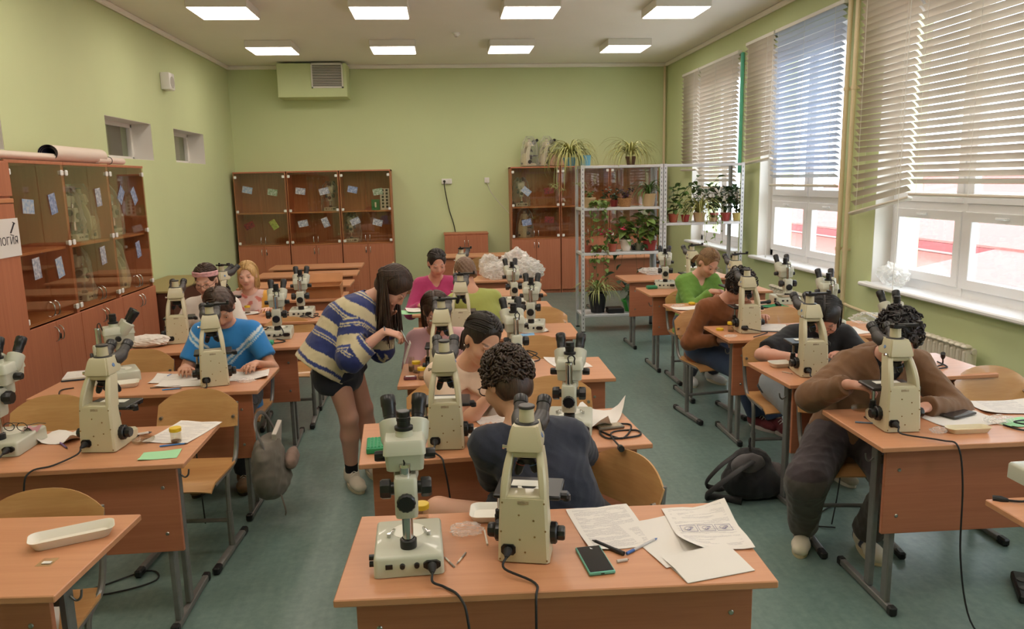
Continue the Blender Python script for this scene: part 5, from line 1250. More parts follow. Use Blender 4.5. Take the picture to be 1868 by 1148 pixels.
# hood bunched behind the neck, black undershirt
hv = Vol(J['N']-.32, J['N']+.3, .008); A_ = J['A']
for t in np.linspace(-1, 1, 9):
    pass
ring = [J['N']-J['spd']*.035+J['Rb']*.135*math.sin(t)-J['Fb']*(.085*math.cos(t)+.02)+J['spd']*(.028*math.cos(t)) for t in np.linspace(-2.15, 2.15, 13)]
for a, b_ in zip(ring, ring[1:]): hv.cap(a, b_, .036, .036, .02)
hv.ell(J['N']-J['spd']*.06-J['Fb']*.12, (.12, .07, .08), None, .04); hv.cap(J['N']-J['spd']*.02, J['HL'](0, -.02, 0), .058, .075, .01, 'sub')
V_, F_2, N_ = hv.mesh(); V_ = folds(V_, N_, .004, 5); link('hood', np_mesh('hood', V_, F_2, M['cloth'], np.tile(lin((116, 82, 54)), (len(V_), 1)), J['org']), J['root'])
MB().tube(spline([J['Lc'](J['N']+J['Rb']*e_*.105-J['spd']*.03+J['Fb']*.03) if k_ == 0 else J['Lc'](J['Sc']+J['Rb']*e_*(.115-.05*k_)-J['spd']*(.05*k_+.01)+J['Fb']*(.085+.028*k_)) for e_ in (1,) for k_ in range(3)], 5), .005, 6).build('zip_edge', mat('zip_tape', srgb(170, 150, 118), .7), J['root'])
make_shirt(J, dict(col=(18, 18, 24), sleeve='none', loose=-.004, hem=.05, neck=.075, name='undershirt', fold=.001), .009, False)
# --- standing woman in the striped shirt
H = at(716, 524, 4.62)
def stripe_paint(V, J, c):
    c[:] = lin((200, 186, 152)); q = V-J['pel']; z = q @ J['spd']
    best = np.full(len(V), .085); t = z.copy(); arm = np.zeros(len(V), bool)
    for k in 'RL':
        for a, b_, off in ((J['sh'+k], J['el'+k], 0), (J['el'+k], J['wr'+k], .285)):
            u = b_-a; L = np.linalg.norm(u); u = u/L; w_ = V-a; tt = np.clip(w_ @ u, 0, L); d = np.linalg.norm(w_-tt[:, None]*u, axis=1)
            ok = (d < best) & ((off > 0) | (w_ @ u > .06)); best = np.where(ok, d, best); t = np.where(ok, .46-(off+tt), t); arm |= ok
    t = t+.006*np.sin(V[:, 0]*30)
    # bands measured from the hem upwards
    for lo, hi, col in ((-.125, -.105, (40, 52, 110)), (-.045, .03, (34, 46, 104)), (.036, .044, (60, 74, 130)), (.05, .075, (52, 66, 130)), (.135, .20, (34, 46, 104)), (.206, .214, (60, 74, 130)), (.222, .24, (52, 66, 130)), (.30, .35, (34, 46, 104)), (.356, .364, (60, 74, 130)), (.372, .39, (52, 66, 130)), (.44, .49, (34, 46, 104))):
        m = (t > lo) & (t < hi); c[m] = lin(col)
    return c
J = person('standing woman in a blue and cream striped shirt bending over the middle desk', H, 74, 52, 0, V3(-.665, 4.60, .86), 72, 1.0, [V3(-.36, 4.40, 1.00), V3(-.36, 4.66, 1.05)], {'R': (V3(.1, .2, -1), V3(1, -.1, -.25)), 'L': (V3(-.3, -1, .2), V3(.2, -.4, .8))}, (45, 30),
    [V3(-.62, 4.60, 0), V3(-.52, 4.78, 0)], (212, 160, 140), .0056, shirt=dict(col=(200, 186, 152), sleeve='three', loose=.052, hem=.15, neck=.06, name='striped_shirt', paint=stripe_paint, fold=.006),
    pants=dict(col=(26, 28, 44), len='short', frac=.42, loose=.004, skirt=.25, name='skirt'), shoes=dict(col=(210, 198, 178), sole=(206, 190, 160), dir=[V3(.45, -1, 0), V3(.5, -1, 0)], sock=(22, 22, 28)), fem=True, stand=True,
    elbow_pole={'R': V3(-.5, -.5, -1), 'L': V3(-.2, .3, -1)}, knee_pole={'R': V3(.5, -.6, 0), 'L': V3(.6, -.6, 0)})
hair_cap(J, M['h_long'], (.088, .106, .102), 'covered', None, 0, .006, .05, -.05); strands(J, M['h_long'], 260, .38, .0085, None, 0, 15, spread=.05, front=.05, pull=.09)
MB().tube([J['Lc'](J['wrR']+.028*(np.cross(nrm(J['wrR']-J['elR']), Zv)*math.cos(t)+Zv*math.sin(t))) for t in np.linspace(0, 2*PI, 17)], .004, 6).build('bracelet', mat('bracelet_grey', srgb(110, 116, 128), .5), J['root'])
MB().tube([J['Lc'](J['HL'](.02*math.cos(t)-.03, -.105+.008*math.sin(3*t), .07+.02*math.sin(t))) for t in np.linspace(0, 2*PI, 21)], .006, 6).build('hair_tie', mat('scrunchie', srgb(176, 146, 92), .8), J['root'])
WOMAN = J
# ================================================================ chairs in place
for x, y, rz, lab in ((-1.43, 2.46, 4, 'empty plywood chair behind the near left desk with the long foam tray'), (-1.32, 3.78, -3, 'empty plywood chair with its whole frame showing, right one behind the green card desk'),
    (-2.02, 3.78, 3, 'plywood chair behind the green card desk, left one by the stereo microscope'), (-2.0, 4.88, 0, 'plywood chair beside the wooden cabinets, behind the desk of the kid in blue'),
    (-1.36, 4.89, 0, 'plywood chair of the kid in bright blue'), (-1.80, 5.95, 0, 'plywood chair of the girl with pink headband'), (-1.25, 5.96, 4, 'empty plywood chair behind the desk with the turquoise lid'),
    (-1.70, 6.98, 0, 'plywood chair of the blonde girl'), (.47, 2.66, -62, 'plywood chair turned sideways under the boy in navy'), (-.02, 3.73, 0, 'plywood chair of the girl in peach'),
    (.56, 3.74, 0, 'empty plywood chair right of the girl in peach'), (.0, 4.86, 0, 'plywood chair of the girl in dusty pink'), (.60, 4.84, 0, 'empty plywood chair right of the girl in dusty pink'),
    (.32, 6.01, 165, 'plywood chair of the boy in lime'), (.80, 6.02, 0, 'empty plywood chair right of the boy in lime'), (-.06, 7.06, 0, 'plywood chair of the girl in magenta'),
    (2.0, 3.52, -8, 'plywood chair of the kid in brown hoodie'), (2.92, 3.56, 0, 'empty plywood chair right of the brown hoodie'), (2.12, 4.54, -4, 'plywood chair of the kid in black shirt'), (2.62, 4.56, 0, 'empty plywood chair right of the kid in black shirt'),
    (2.03, 5.64, 8, 'plywood chair of the kid in rust sweater'), (2.68, 5.63, 0, 'empty plywood chair right of the rust sweater, below the radiator'), (2.25, 6.72, 0, 'plywood chair of the girl in green'), (.55, 10.95, 180, 'plywood chair alone before the back wall desk')):
    chair(x, y, rz, lab)
# ================================================================ small desk things
M['paper'] = mat('paper', srgb(226, 220, 214), .8); M['foam'] = mat('white_foam', srgb(232, 226, 214), .6); M['foam_cream'] = mat('cream_foam', srgb(228, 214, 184), .6)
M['yellow_lid'] = mat('yellow_lid', srgb(222, 186, 40), .4); M['jar_clear'] = glassmat('clear_plastic', (.93, .92, .88, 1), .1); M['sample'] = mat('brown_sample', srgb(120, 88, 50), .6, noise=.4, nscale=80)
M['film'] = None
def filmmat(lo=.42):
    q = NT('crumpled_film'); q.t.nodes.remove(q.b); tr = q.n('BsdfTransparent'); gl = q.n('BsdfGlossy'); gl.inputs['Roughness'].default_value = .25; df = q.n('BsdfTranslucent'); df.inputs[0].default_value = (.92, .91, .87, 1)
    dd = q.n('BsdfDiffuse'); dd.inputs[0].default_value = (.9, .89, .86, 1); ms = q.n('MixShader'); ms.inputs[0].default_value = .5; q.l(dd.outputs[0], ms.inputs[1]); q.l(df.outputs[0], ms.inputs[2]); m1 = q.n('MixShader'); m1.inputs[0].default_value = .22; q.l(ms.outputs[0], m1.inputs[1]); q.l(gl.outputs[0], m1.inputs[2]); m2 = q.n('MixShader'); q.l(tr.outputs[0], m2.inputs[1]); q.l(m1.outputs[0], m2.inputs[2])
    lw = q.n('LayerWeight'); lw.inputs[0].default_value = .35; mr = q.n('MapRange'); mr.inputs['To Min'].default_value = lo; mr.inputs['To Max'].default_value = .75; q.l(lw.outputs['Facing'], mr.inputs['Value']); q.l(mr.outputs[0], m2.inputs[0]); q.l(m2.outputs[0], q.out.inputs['Surface']); return q.m
M['film'] = filmmat(); M['film_clear'] = filmmat(.10)
T = DH+.0006
def printed(name, kind, seed=0):
    """paper with printed text lines (and figures)"""
    q = NT(name); q.set(Roughness=.8); tc = q.n('TexCoord'); sp = q.n('SeparateXYZ'); q.l(tc.outputs['Object'], sp.inputs[0])
    def mth(op, a, b=None):
        x = q.n('Math', operation=op)
        for i, v in enumerate((a, b)):
            if v is None: continue
            if isinstance(v, (int, float)): x.inputs[i].default_value = v
            else: q.l(v, x.inputs[i])
        return x.outputs[0]
    X, Y = sp.outputs[0], sp.outputs[1]; lines = mth('LESS_THAN', mth('FRACT', mth('MULTIPLY', Y, 190.0)), .45)
    mp = q.n('Mapping'); mp.inputs['Scale'].default_value = (420, 190, 1); mp.inputs['Location'].default_value = (seed*7.3, 0, 0); q.l(tc.outputs['Object'], mp.inputs[0]); nz = q.n('TexNoise', Scale=1.0, Detail=2.0); q.l(mp.outputs[0], nz.inputs['Vector'])
    wd_ = mth('GREATER_THAN', nz.outputs[0], .42); n2 = q.n('TexNoise', Scale=22.0); n2.inputs['Vector'].default_value = (0, 0, 0); mp2 = q.n('Mapping'); mp2.inputs['Scale'].default_value = (.5, 3, 1); mp2.inputs['Location'].default_value = (seed, seed*2.7, 0); q.l(tc.outputs['Object'], mp2.inputs[0]); q.l(mp2.outputs[0], n2.inputs['Vector'])
    blk = mth('GREATER_THAN', n2.outputs[0], .44 if kind == 'text' else .53); mx_ = mth('MULTIPLY', mth('LESS_THAN', mth('ABSOLUTE', X), .088), mth('LESS_THAN', mth('ABSOLUTE', Y), .135)); ink = mth('MULTIPLY', mth('MULTIPLY', lines, wd_), mth('MULTIPLY', blk, mx_))
    mix = q.n('MixRGB'); mix.inputs[1].default_value = srgb(226, 220, 214); mix.inputs[2].default_value = srgb(128, 120, 132); q.l(mth('MULTIPLY', ink, .5), mix.inputs[0]); q.l(mix.outputs[0], q.b.inputs['Base Color']); return q.m
M['print_a'] = printed('printed_sheet', 'text', 1); M['print_b'] = printed('worksheet', 'sparse', 2)
def sheet_mesh(w, l, curl=.004, seed=0, mats=None):
    r = random.Random(seed); a, b, c = r.uniform(0, 6), r.uniform(0, 6), r.uniform(.4, 1); g = []
    for j in range(9):
        y = (j/8-.5)*l; g.append([((i/6-.5)*w, y, .0012+curl*(.5+.5*math.sin(a+4*i/6+b*j/8))*((abs(i/3-1)*abs(j/4-1))**1.5)*3) for i in range(7)])
    m_ = MB(); m_.sheet(g); m_.sheet([[(x, y, z-.0008) for x, y, z in row] for row in g]); return m_
def paper(px, py, rz, label, w=.21, l=.297, m='print_a', z=T, seed=0, curl=.004, fig=False):
    p = PZ(px, py, z); o = sheet_mesh(w, l, curl, seed).build('paper_sheet', M[m], None, (p.x, p.y, z), (0, 0, R(rz)), ang=0)
    tag(o, label, 'paper', 'papers on the desks'); return o
def tray(px, py, rz, label, L=.18, w=.13, hgt=.025, m='foam', z=T):
    p = PZ(px, py, z); b = MB(); r = .02
    def rr(L, w, z, r):
        o = []
        for cx, cy, a0 in ((L/2-r, w/2-r, 0), (-L/2+r, w/2-r, 90), (-L/2+r, -w/2+r, 180), (L/2-r, -w/2+r, 270)):
            for k in range(5): a = R(a0+22.5*k); o.append((cx+r*math.cos(a), cy+r*math.sin(a), z))
        return o
    b.loft([rr(L*.82, w*.74, .0, .02), rr(L*.86, w*.8, .003, .02), rr(L*.97, w*.95, hgt-.003, .025), rr(L, w, hgt, .026), rr(L*.985, w*.97, hgt, .025), rr(L*.94, w*.91, hgt-.004, .024), rr(L*.84, w*.76, .005, .02), rr(L*.5, w*.4, .004, .02)], smooth=True)
    return tag(b.build('foam_tray', M[m], None, (p.x, p.y, z), (0, 0, R(rz))), label, 'tray', 'foam trays')
def jar(px, py, label, z=T, s=1.0, lid='yellow_lid', open_=False):
    p = PZ(px, py, z); t = thing('sample_jar', label, 'jar', (p.x, p.y, z), 0, 'yellow lidded sample jars')
    MB().lathe([(0, .001), (.021*s, .001), (.023*s, .004), (.023*s, .058*s), (.0215*s, .058*s), (.0215*s, .005), (0, .004)], 20).build('jar_body', M['jar_clear'], t)
    MB().lathe([(0, .005), (.020*s, .005), (.020*s, .012*s), (0, .013*s)], 16).build('sample', M['sample'], t)
    if not open_: MB().lathe([(.0235*s, .052*s), (.025*s, .053*s), (.025*s, .067*s), (.0235*s, .069*s), (0, .070*s)], 24).build('lid', M[lid], t)
    return t
def pen(px, py, rz, label, col, L=.145, r=.0042, tip=None, name='pen', z=T):
    p = PZ(px, py, z); t = thing(name, label, 'pen', (p.x, p.y, z+r), R(rz), 'pens and sticks')
    MB().tube([(-L/2, 0, 0), (L/2-.014, 0, 0)], r, 10).build('barrel', mat('pen_'+name, col, .4), t)
    MB().tube([(L/2-.014, 0, 0), (L/2-.003, 0, 0), (L/2, 0, 0)], [r, r*.35, r*.15], 10).build('tip', mat('pen_tip', tip or srgb(60, 60, 66), .4), t)
    MB().tube([(-L/2-.002, 0, 0), (-L/2+.03, 0, 0)], r*1.12, 10).build('cap', mat('pen_cap', tip or col, .4), t); return t
def crumple(name, p, size, label, cat, m='film', n=260, seed=1, folds_=1.0, group=None, sub=4):
    """crumpled film: a noisy faceted blob resting on a surface"""
    r = random.Random(seed); b = MB(); bmesh.ops.create_icosphere(b.bm, subdivisions=sub, radius=1); ks = [(Vector((r.gauss(0, 1), r.gauss(0, 1), r.gauss(0, 1)))*r.uniform(1.5, 6), r.uniform(0, 6)) for _ in range(10)]
    for v in b.bm.verts:
        d = 1+folds_*.10*sum((1-2*abs(math.sin(v.co.dot(k)+ph)))*.5 for k, ph in ks)
        v.co = Vector((v.co.x*d*size[0], v.co.y*d*size[1], v.co.z*d*size[2]))
        if v.co.z < -size[2]*.75: v.co.z = -size[2]*.75
    z0 = min(v.co.z for v in b.bm.verts)
    for v in b.bm.verts: v.co.z -= z0
    for f in b.bm.faces: f.smooth = False
    return tag(b.build(name, M[m], None, p, ang=0), label, cat, group)
def petri(px, py, label, r=.045, z=T):
    p = PZ(px, py, z); t = thing('petri_dish', label, 'dish', (p.x, p.y, z), 0, 'clear petri dishes')
    MB().lathe([(0, .0005), (r, .0005), (r, .013), (r-.002, .013), (r-.002, .003), (0, .003)], 28).build('dish', M['jar_clear'], t); MB().lathe([(r*1.04, .006), (r*1.04, .015), (0, .0155)], 28).build('dish_lid', M['jar_clear'], t); return t
def cable(pts, label, r=.0035, m='black_soft', name='power_cable', plug=None):
    P = spline(pts, 6)
    for v in P: v.z = max(v.z, r)
    if not plug: return tag(MB().tube(P, r, 7).build(name, M[m]), label, 'cord', 'black cords')
    t = thing(name, label, 'cord', pts[0], 0, 'black cords'); o = Vector(pts[0]); MB().tube([v-o for v in P], r, 7).build('cable', M[m], t)
    d = (P[0]-P[1]).normalized(); MB().tube([Vector((0, 0, 0)), d*.02, d*.045], [.006, .013, .013], 10).build('plug', M[m], t); return t
def socket_cord(key, pts, label):
    o = SC[key]; st = key.endswith('S'); loc = Vector((.064, -.010, .034) if st else (-.043, -.006, .042)); Mz = Matrix.Translation(o.location) @ Matrix.Rotation(o.rotation_euler[2], 4, 'Z')
    a = Mz @ loc; b = Mz @ (loc+Vector((0, -.034, -.004))); c_ = Mz @ (loc+Vector((0, -.065, -.022 if not st else -.014)))
    t = thing('power_cable', label, 'cord', a, 0, 'black cords'); P = spline([b, c_]+[Vector(p) for p in pts], 6); P = [Vector((q.x, q.y, max(q.z, .004))) for q in P]
    MB().tube([Vector((0, 0, 0)), (b-a)*.25, (b-a)*.6, (b-a)], [.013, .013, .0095, .005], 10).build('plug', M['black_soft'], t); MB().tube([q-a for q in P], .0036, 7).build('cable', M['black_soft'], t)
# ---- nearest desk
tray(902, 943, -6, 'white foam tray behind the cream microscope on the nearest desk', .16, .12)
jar(770, 955, 'jar with yellow lid behind the stereo microscope on the nearest desk')
p = PZ(850, 972, T); crumple('plastic_bag', p, (.055, .045, .016), 'small crumpled clear bag between the two nearest microscopes', 'bag', 'film_clear', seed=3)
p = PZ(724, 962, T)
paper(1112, 962, 5, 'printed text sheet right of the nearest cream microscope', m='print_a', seed=1)
paper(1225, 985, 14, 'blank sheet corner under the drawing worksheet on the nearest desk', m='paper', seed=2, curl=.002)
ws = paper(1287, 963, -3, 'worksheet with three framed drawings on the nearest desk', m='print_b', z=T+.0025, seed=3, curl=.012)
fr = MB()
for k in range(3):
    cx = -.055+.055*k
    for a, b_ in (((cx-.024, -.03), (cx+.024, -.03)), ((cx+.024, -.03), (cx+.024, .012)), ((cx+.024, .012), (cx-.024, .012)), ((cx-.024, .012), (cx-.024, -.03))): fr.tube([(*a, .0042), (*b_, .0042)], .0006, 4)
    for q in range(3): fr.tube([(cx+(.013-.003*q)*math.cos(t)+.004*q, -.009+(.012-.002*q)*math.sin(t+q), .0042) for t in np.linspace(0, 5, 14)], .0006, 4)
fr.build('drawing', mat('ink_violet', srgb(112, 106, 150), .7), ws)
fs = MB(); fs.loft([[(-.105, -.075, .0), (.105, -.075, .0), (.105, .075, .0), (-.105, .075, .0)], [(-.105, -.075, .001), (.105, -.075, .001), (.105, .075, .001), (-.105, .075, .001)]]); fs.sheet([[(-.105, -.075, .002), (.105, -.075, .002)], [(-.105, 0, .008), (.105, 0, .010)], [(-.105, .073, .003), (.105, .073, .016)]])
p = PZ(1290, 1030, T+.001); tag(fs.build('folded_sheet', M['paper'], None, (p.x, p.y, T+.001), (0, 0, R(12)), ang=0), 'folded blank sheet at the right front of the nearest desk', 'paper')
def phone(px, py, rz, label, case, z=T, w=.076, l=.158):
    p = PZ(px, py, z); t = thing('smartphone', label, 'phone', (p.x, p.y, z), R(rz)); MB().box((0, 0, .005), (w, l, .010), bev=.004, seg=2).build('case', mat('phone_case', case, .5), t); MB().box((0, 0, .0101), (w*.90, l*.94, .0012), bev=.0005).build('screen', mat('phone_screen', srgb(24, 26, 34), .06, spec=.8), t); MB().box((0, -l/2-.0002, .005), (.010, .002, .003)).build('charging_port', M['black_plastic'], t)
phone(1085, 1025, 5, 'smartphone in a teal case lying on the nearest desk', srgb(108, 176, 158))
pen(1108, 1001, 128, 'black marker lying above the smartphone on the nearest desk', srgb(30, 28, 30), .12, .006, name='marker')
pen(1172, 998, 36, 'clear ballpoint pen with blue cap on the nearest desk', srgb(190, 186, 188), .14, .0042, srgb(50, 96, 170))
pen(1137, 1025, 10, 'loose clear pen cap beside the smartphone', srgb(206, 196, 190), .035, .004, name='pen_sleeve')  # the cap of a pen, lying loose
for k, (x, y, a) in enumerate(((819, 1026, -66), (841, 1021, 66))): pen(x, y, 180+a, 'white handled dissecting needle, %s of two beside the stereo microscope' % ('left' if k == 0 else 'right'), srgb(220, 210, 196), .07, .0026, srgb(150, 140, 130), 'dissecting_needle')
pen(886, 980, 92, 'thin clear pipette left of the nearest cream microscope', srgb(226, 214, 200), .11, .003, name='pipette')
socket_cord('D1C', [(.215, 1.92, .765), (.21, 1.86, .75), (.208, 1.845, .60), (.21, 1.85, .3), (.2, 1.84, .02), (.1, 1.8, .005)], 'black power cord hanging from the nearest cream microscope')
socket_cord('D1S', [(-.03, 1.93, .765), (.01, 1.88, .76), (.03, 1.84, .70), (.05, 1.83, .4), (.06, 1.83, .02), (.0, 1.76, .005)], 'black power cord curling from the nearest stereo microscope')
# ---- second desk
rk = thing('tube_rack', 'green plastic tube rack on the left end of the second middle desk', 'rack', (*PZ(686, 818)[:2], T), R(4)); MB().box((0, 0, .012), (.075, .14, .024), bev=.003).build('rack_base', mat('green_plastic', srgb(38, 150, 100), .4), rk)
hm_ = MB().cyl((0, 0, .0245), (0, 0, .028), .0045, n=8).mesh('tube_well', mat('green_plastic_light', srgb(60, 172, 120), .4))
for i in range(5):
    for j in range(9): link('tube_well', hm_, rk, (-.028+.014*i, -.056+.014*j, 0))
tray(878, 800, 78, 'white foam tray beside the microscope of the girl in peach', .15, .10); paper(905, 772, 20, 'printed sheet under the arm of the girl in peach', .15, .21, seed=5)
paper(1085, 766, -28, 'curled white sheet on the right of the second middle desk', .21, .297, 'paper', seed=6, curl=.03)
tb = thing('metal_case', 'flat grey metal case beside the black cable on the second middle desk', 'case', (*PZ(1112, 781)[:2], T), R(10)); MB().box((0, 0, .006), (.12, .06, .012), bev=.003).build('case_body', mat('brushed_metal', srgb(126, 124, 116), .3, .8), tb); MB().box((0, 0, .0125), (.10, .045, .001)).build('plate', M['label_print'], tb)
cable([PZ(1130, 815, .80), PZ(1115, 790, .765), PZ(1160, 785, .765), PZ(1165, 795, .765), PZ(1110, 800, .765), PZ(1095, 787, .765), PZ(1135, 800, .765), PZ(1150, 775, .765), PZ(1100, 775, .765)], 'black cable coil with a plug on the right of the second middle desk', .004, plug=True)
socket_cord('D2C', [(-.04, 2.93, .763), (-.03, 2.88, .75), (-.01, 2.87, .6), (-.0, 2.87, .3), (.01, 2.86, .01)], 'black power cord hanging from the microscope before the girl in peach')
# ---- third, fourth, fifth desks
jar(770, 692, 'front yellow lidded jar on the third middle desk'); jar(760, 680, 'yellow lidded jar just behind another on the third middle desk')
p = PZ(751, 678); t = thing('specimen_tube', 'tall clear tube standing left of the yellow lidded jars', 'tube', (p.x, p.y, T)); MB().lathe([(0, .001), (.018, .001), (.018, .085), (.0165, .085), (.0165, .004), (0, .004)], 18).build('tube_wall', M['jar_clear'], t); MB().lathe([(0, .004), (.016, .004), (.016, .03), (0, .031)], 14).build('sample', M['sample'], t)
p = PZ(752, 690); t = thing('glue_pack', 'small maroon box at the foot of the clear tube', 'box', (p.x-.01, p.y-.03, T)); MB().box((0, 0, .009), (.07, .035, .018), bev=.003).build('box_body', mat('maroon_card', srgb(110, 56, 66), .6, noise=.4, nscale=60), t); MB().box((0, 0, .0185), (.05, .02, .001)).build('box_label', M['paper'], t)
paper(1035, 662, 10, 'printed sheet right of the stereo microscope on the third middle desk', seed=8); cable([PZ(975, 668, .765), PZ(965, 655, .775), PZ(980, 645, .79), PZ(960, 640, .77), PZ(985, 655, .765), PZ(962, 662, .765)], 'black cable loop beside the stereo microscope on the third middle desk')
paper(768, 609, -6, 'white sheet at the left end of the fourth middle desk', .15, .21, 'paper', seed=9); paper(975, 604, 4, 'pale blue sheet under the stereo microscope on the fourth middle desk', .2, .14, 'blue_sheet' if 'blue_sheet' in M else 'paper', seed=10)
M['green_sheet'] = mat('pale_green_card', srgb(160, 214, 166), .7); M['blue_sheet'] = mat('pale_blue_card', srgb(120, 166, 206), .7)
paper(748, 570, 20, 'pale green sheet at the left end of the magenta girl desk', .21, .22, 'green_sheet', seed=11); paper(758, 566, 10, 'white sheet stack on the green sheet of the magenta girl desk', .15, .2, 'paper', z=T+.012, seed=12)
paper(960, 612, 0, 'blue sheet peeking out beneath a stereo microscope base', .12, .1, 'blue_sheet', seed=13)
for k, (px, py, sx, sz) in enumerate(((905, 505, .16, .09), (935, 495, .17, .14), (960, 505, .17, .10), (890, 495, .13, .12), (975, 508, .12, .07))):
    p = PZ(px, py, T); crumple('plastic_bag', (p.x, 8.6+(k % 2-.5)*.16, T), (sx*1.15, .18, sz*1.35), 'clear crumpled plastic bag on the far middle desk, %s of the heap' % ('second from left', 'tall middle one', 'second from right', 'leftmost', 'rightmost low one')[k], 'bag', seed=20+k, group='clear bags heaped on the far middle desk')
# ---- left desks
tray(133, 985, 24, 'long white foam tray on the near left desk', .24, .095, .03)
p = PZ(86, 1027); t = thing('glass_slide', 'small square slide on clear film beside the long foam tray', 'slide', (p.x, p.y, T), R(-4)); MB().box((0, 0, .0012), (.045, .05, .0014)).build('film', M['jar_clear'], t); MB().box((.002, -.004, .0026), (.026, .014, .0012)).build('slide_label', M['paper'], t)
paper(292, 831, 6, 'pale green card with handwriting on the left desk', .15, .10, 'green_sheet', seed=14, curl=.002)
o = bpy.context.scene.objects[-1] if False else None
jar(322, 808, 'yellow lidded jar standing on a printed sheet on the left desk'); paper(335, 789, -14, 'printed sheet under the yellow lidded jar on the left desk', seed=15)
petri(262, 806, 'clear petri dish right of the left cream microscope'); pen(318, 813, 12, 'blue pencil lying above the green card', srgb(60, 120, 190), .11, .0035, name='pencil'); pen(253, 795, 28, 'white marker lying beside the left cream microscope', srgb(220, 214, 206), .11, .006, name='marker')
pen(117, 815, -50, 'violet pen behind the left cream microscope', srgb(120, 92, 150), .10, .004); paper(112, 800, -10, 'curled sheet between the two left microscopes', .2, .16, 'paper', seed=16, curl=.03)
t = thing('spectacles', 'dark rimmed glasses and pink cloth lying on the left stereo microscope base', 'glasses', (SC['LD2S'].location.x+.02, SC['LD2S'].location.y+.15, DH+.0625), R(-10))
for e in (-1, 1): MB().tube([(e*.03+.024*math.cos(a), .0, .022+.018*math.sin(a)) for a in np.linspace(0, 2*PI, 17)], .0018, 6).tube([(e*.055, 0, .03), (e*.058, .06, .02), (e*.055, .11, .002)], .0016, 6).build('rim', M['frame_dark'], t)
MB().sheet([[(.01+.07*i/4, .02+.05*j/4, .004+.012*math.sin(i*1.3)*math.cos(j)) for i in range(5)] for j in range(5)]).build('cleaning_cloth', mat('pink_cloth', srgb(206, 150, 158), .8), t)
socket_cord('LD2C', [(-1.58, 3.06, .765), (-1.64, 3.01, .762), (-1.66, 2.985, .70), (-1.67, 2.98, .45), (-1.66, 2.98, .02)], 'black power cord hanging from the left cream microscope')
socket_cord('LD2S', [(-1.80, 3.05, .763), (-1.87, 3.0, .755), (-1.89, 2.97, .6), (-1.9, 2.97, .1)], 'black power cord from the stereo microscope at the left frame edge')
nb = thing('notebook', 'dark covered notebook with papers near the wooden cabinets', 'notebook', (*PZ(145, 688)[:2], T), R(16)); MB().box((0, 0, .004), (.16, .20, .008), bev=.002).build('cover', mat('navy_cover', srgb(40, 44, 60), .5), nb); MB().box((0, 0, .0125), (.15, .19, .008)).build('pages', M['print_a'], nb)
tray(228, 705, 18, 'white foam tray in front of the sideways stereo microscope', .15, .11); paper(325, 690, 4, 'sheet with a blue strip left of the blue shirt microscope', .28, .2, 'print_b', seed=17); paper(330, 700, 0, 'lower sheet left of the blue shirt microscope', .25, .15, 'paper', z=T+.002, seed=18)
paper(455, 686, 8, 'curled white sheet right of the blue shirt microscope', .21, .2, 'print_b', seed=19, curl=.006); p = PZ(450, 697); crumple('plastic_bag', (p.x, p.y, T), (.06, .035, .012), 'small crumpled clear bag on the desk of the kid in blue', 'bag', 'film_clear', seed=31)
pen(303, 707, 6, 'dark wooden stick on the desk of the kid in blue', srgb(120, 100, 80), .16, .003, name='wooden_stick'); pen(315, 711, 12, 'blue pencil on the desk of the kid in blue', srgb(60, 130, 196), .10, .0035, name='pencil'); pen(310, 685, 80, 'blue ruler strip lying on a sheet', srgb(80, 130, 200), .05, .003, name='ruler_strip')
socket_cord('LD3C', [(-1.34, 4.13, .763), (-1.36, 4.10, .75), (-1.37, 4.09, .5), (-1.36, 4.1, .02)], 'black power cord hanging from the blue shirt microscope')
cable([PZ(135, 708, .765), PZ(112, 712, .765), PZ(108, 722, .765), PZ(115, 745, .60), PZ(118, 760, .3)], 'black cable over the edge of the cabinet side desk')
p = PZ(272, 632); crumple('plastic_bag', (p.x, p.y, T), (.16, .09, .05), 'white plastic bag with papers left of the pink headband girl', 'bag', 'paper', seed=33, folds_=.6); paper(258, 630, 5, 'papers under the white plastic bag', .25, .2, 'paper', seed=34)
p = PZ(472, 630); t = thing('tube_rack', 'turquoise green rack lid in front of the left stereo microscope', 'rack', (p.x, p.y, T), R(2)); MB().box((0, 0, .014), (.20, .06, .028), bev=.008, seg=2).build('rack_lid', mat('turquoise_plastic', srgb(50, 160, 120), .35), t); MB().box((0, 0, .029), (.17, .035, .002), bev=.0008).build('lid_ridge', mat('turquoise_plastic2', srgb(70, 176, 138), .35), t)
cable([PZ(478, 618, .765), PZ(470, 600, .80), PZ(490, 598, .84), PZ(470, 612, .77), PZ(520, 622, .765), PZ(490, 626, .765), PZ(465, 615, .765), PZ(515, 612, .80), PZ(508, 590, .86)], 'coiled black cable draped on the left stereo microscope', .004, plug=True)
cable([PZ(585, 578, .765), PZ(560, 574, .775), PZ(548, 578, .79), PZ(580, 572, .765), PZ(570, 580, .765), PZ(552, 570, .80)], 'coiled black cable by the far left stereo microscope', .004, plug=True)
jar(452, 572, 'yellow lidded jar in front of the blonde girl'); paper(445, 572, 0, 'white sheet under the jar of the blonde girl', .28, .18, 'paper', seed=35)
bx = thing('cardboard_box', 'open brown cardboard box on the desk behind the blonde girl', 'box', (-1.20, 7.62, T), R(3)); M['card'] = mat('cardboard', srgb(176, 120, 76), .8, noise=.1)
q = MB(); 
for c_, sz in (((0, -.16, .06), (.36, .006, .12)), ((0, .16, .06), (.36, .006, .12)), ((-.18, 0, .06), (.006, .32, .12)), ((.18, 0, .06), (.006, .32, .12)), ((0, 0, .004), (.36, .32, .006))): q.box(c_, sz)
q.build('box_body', M['card'], bx)
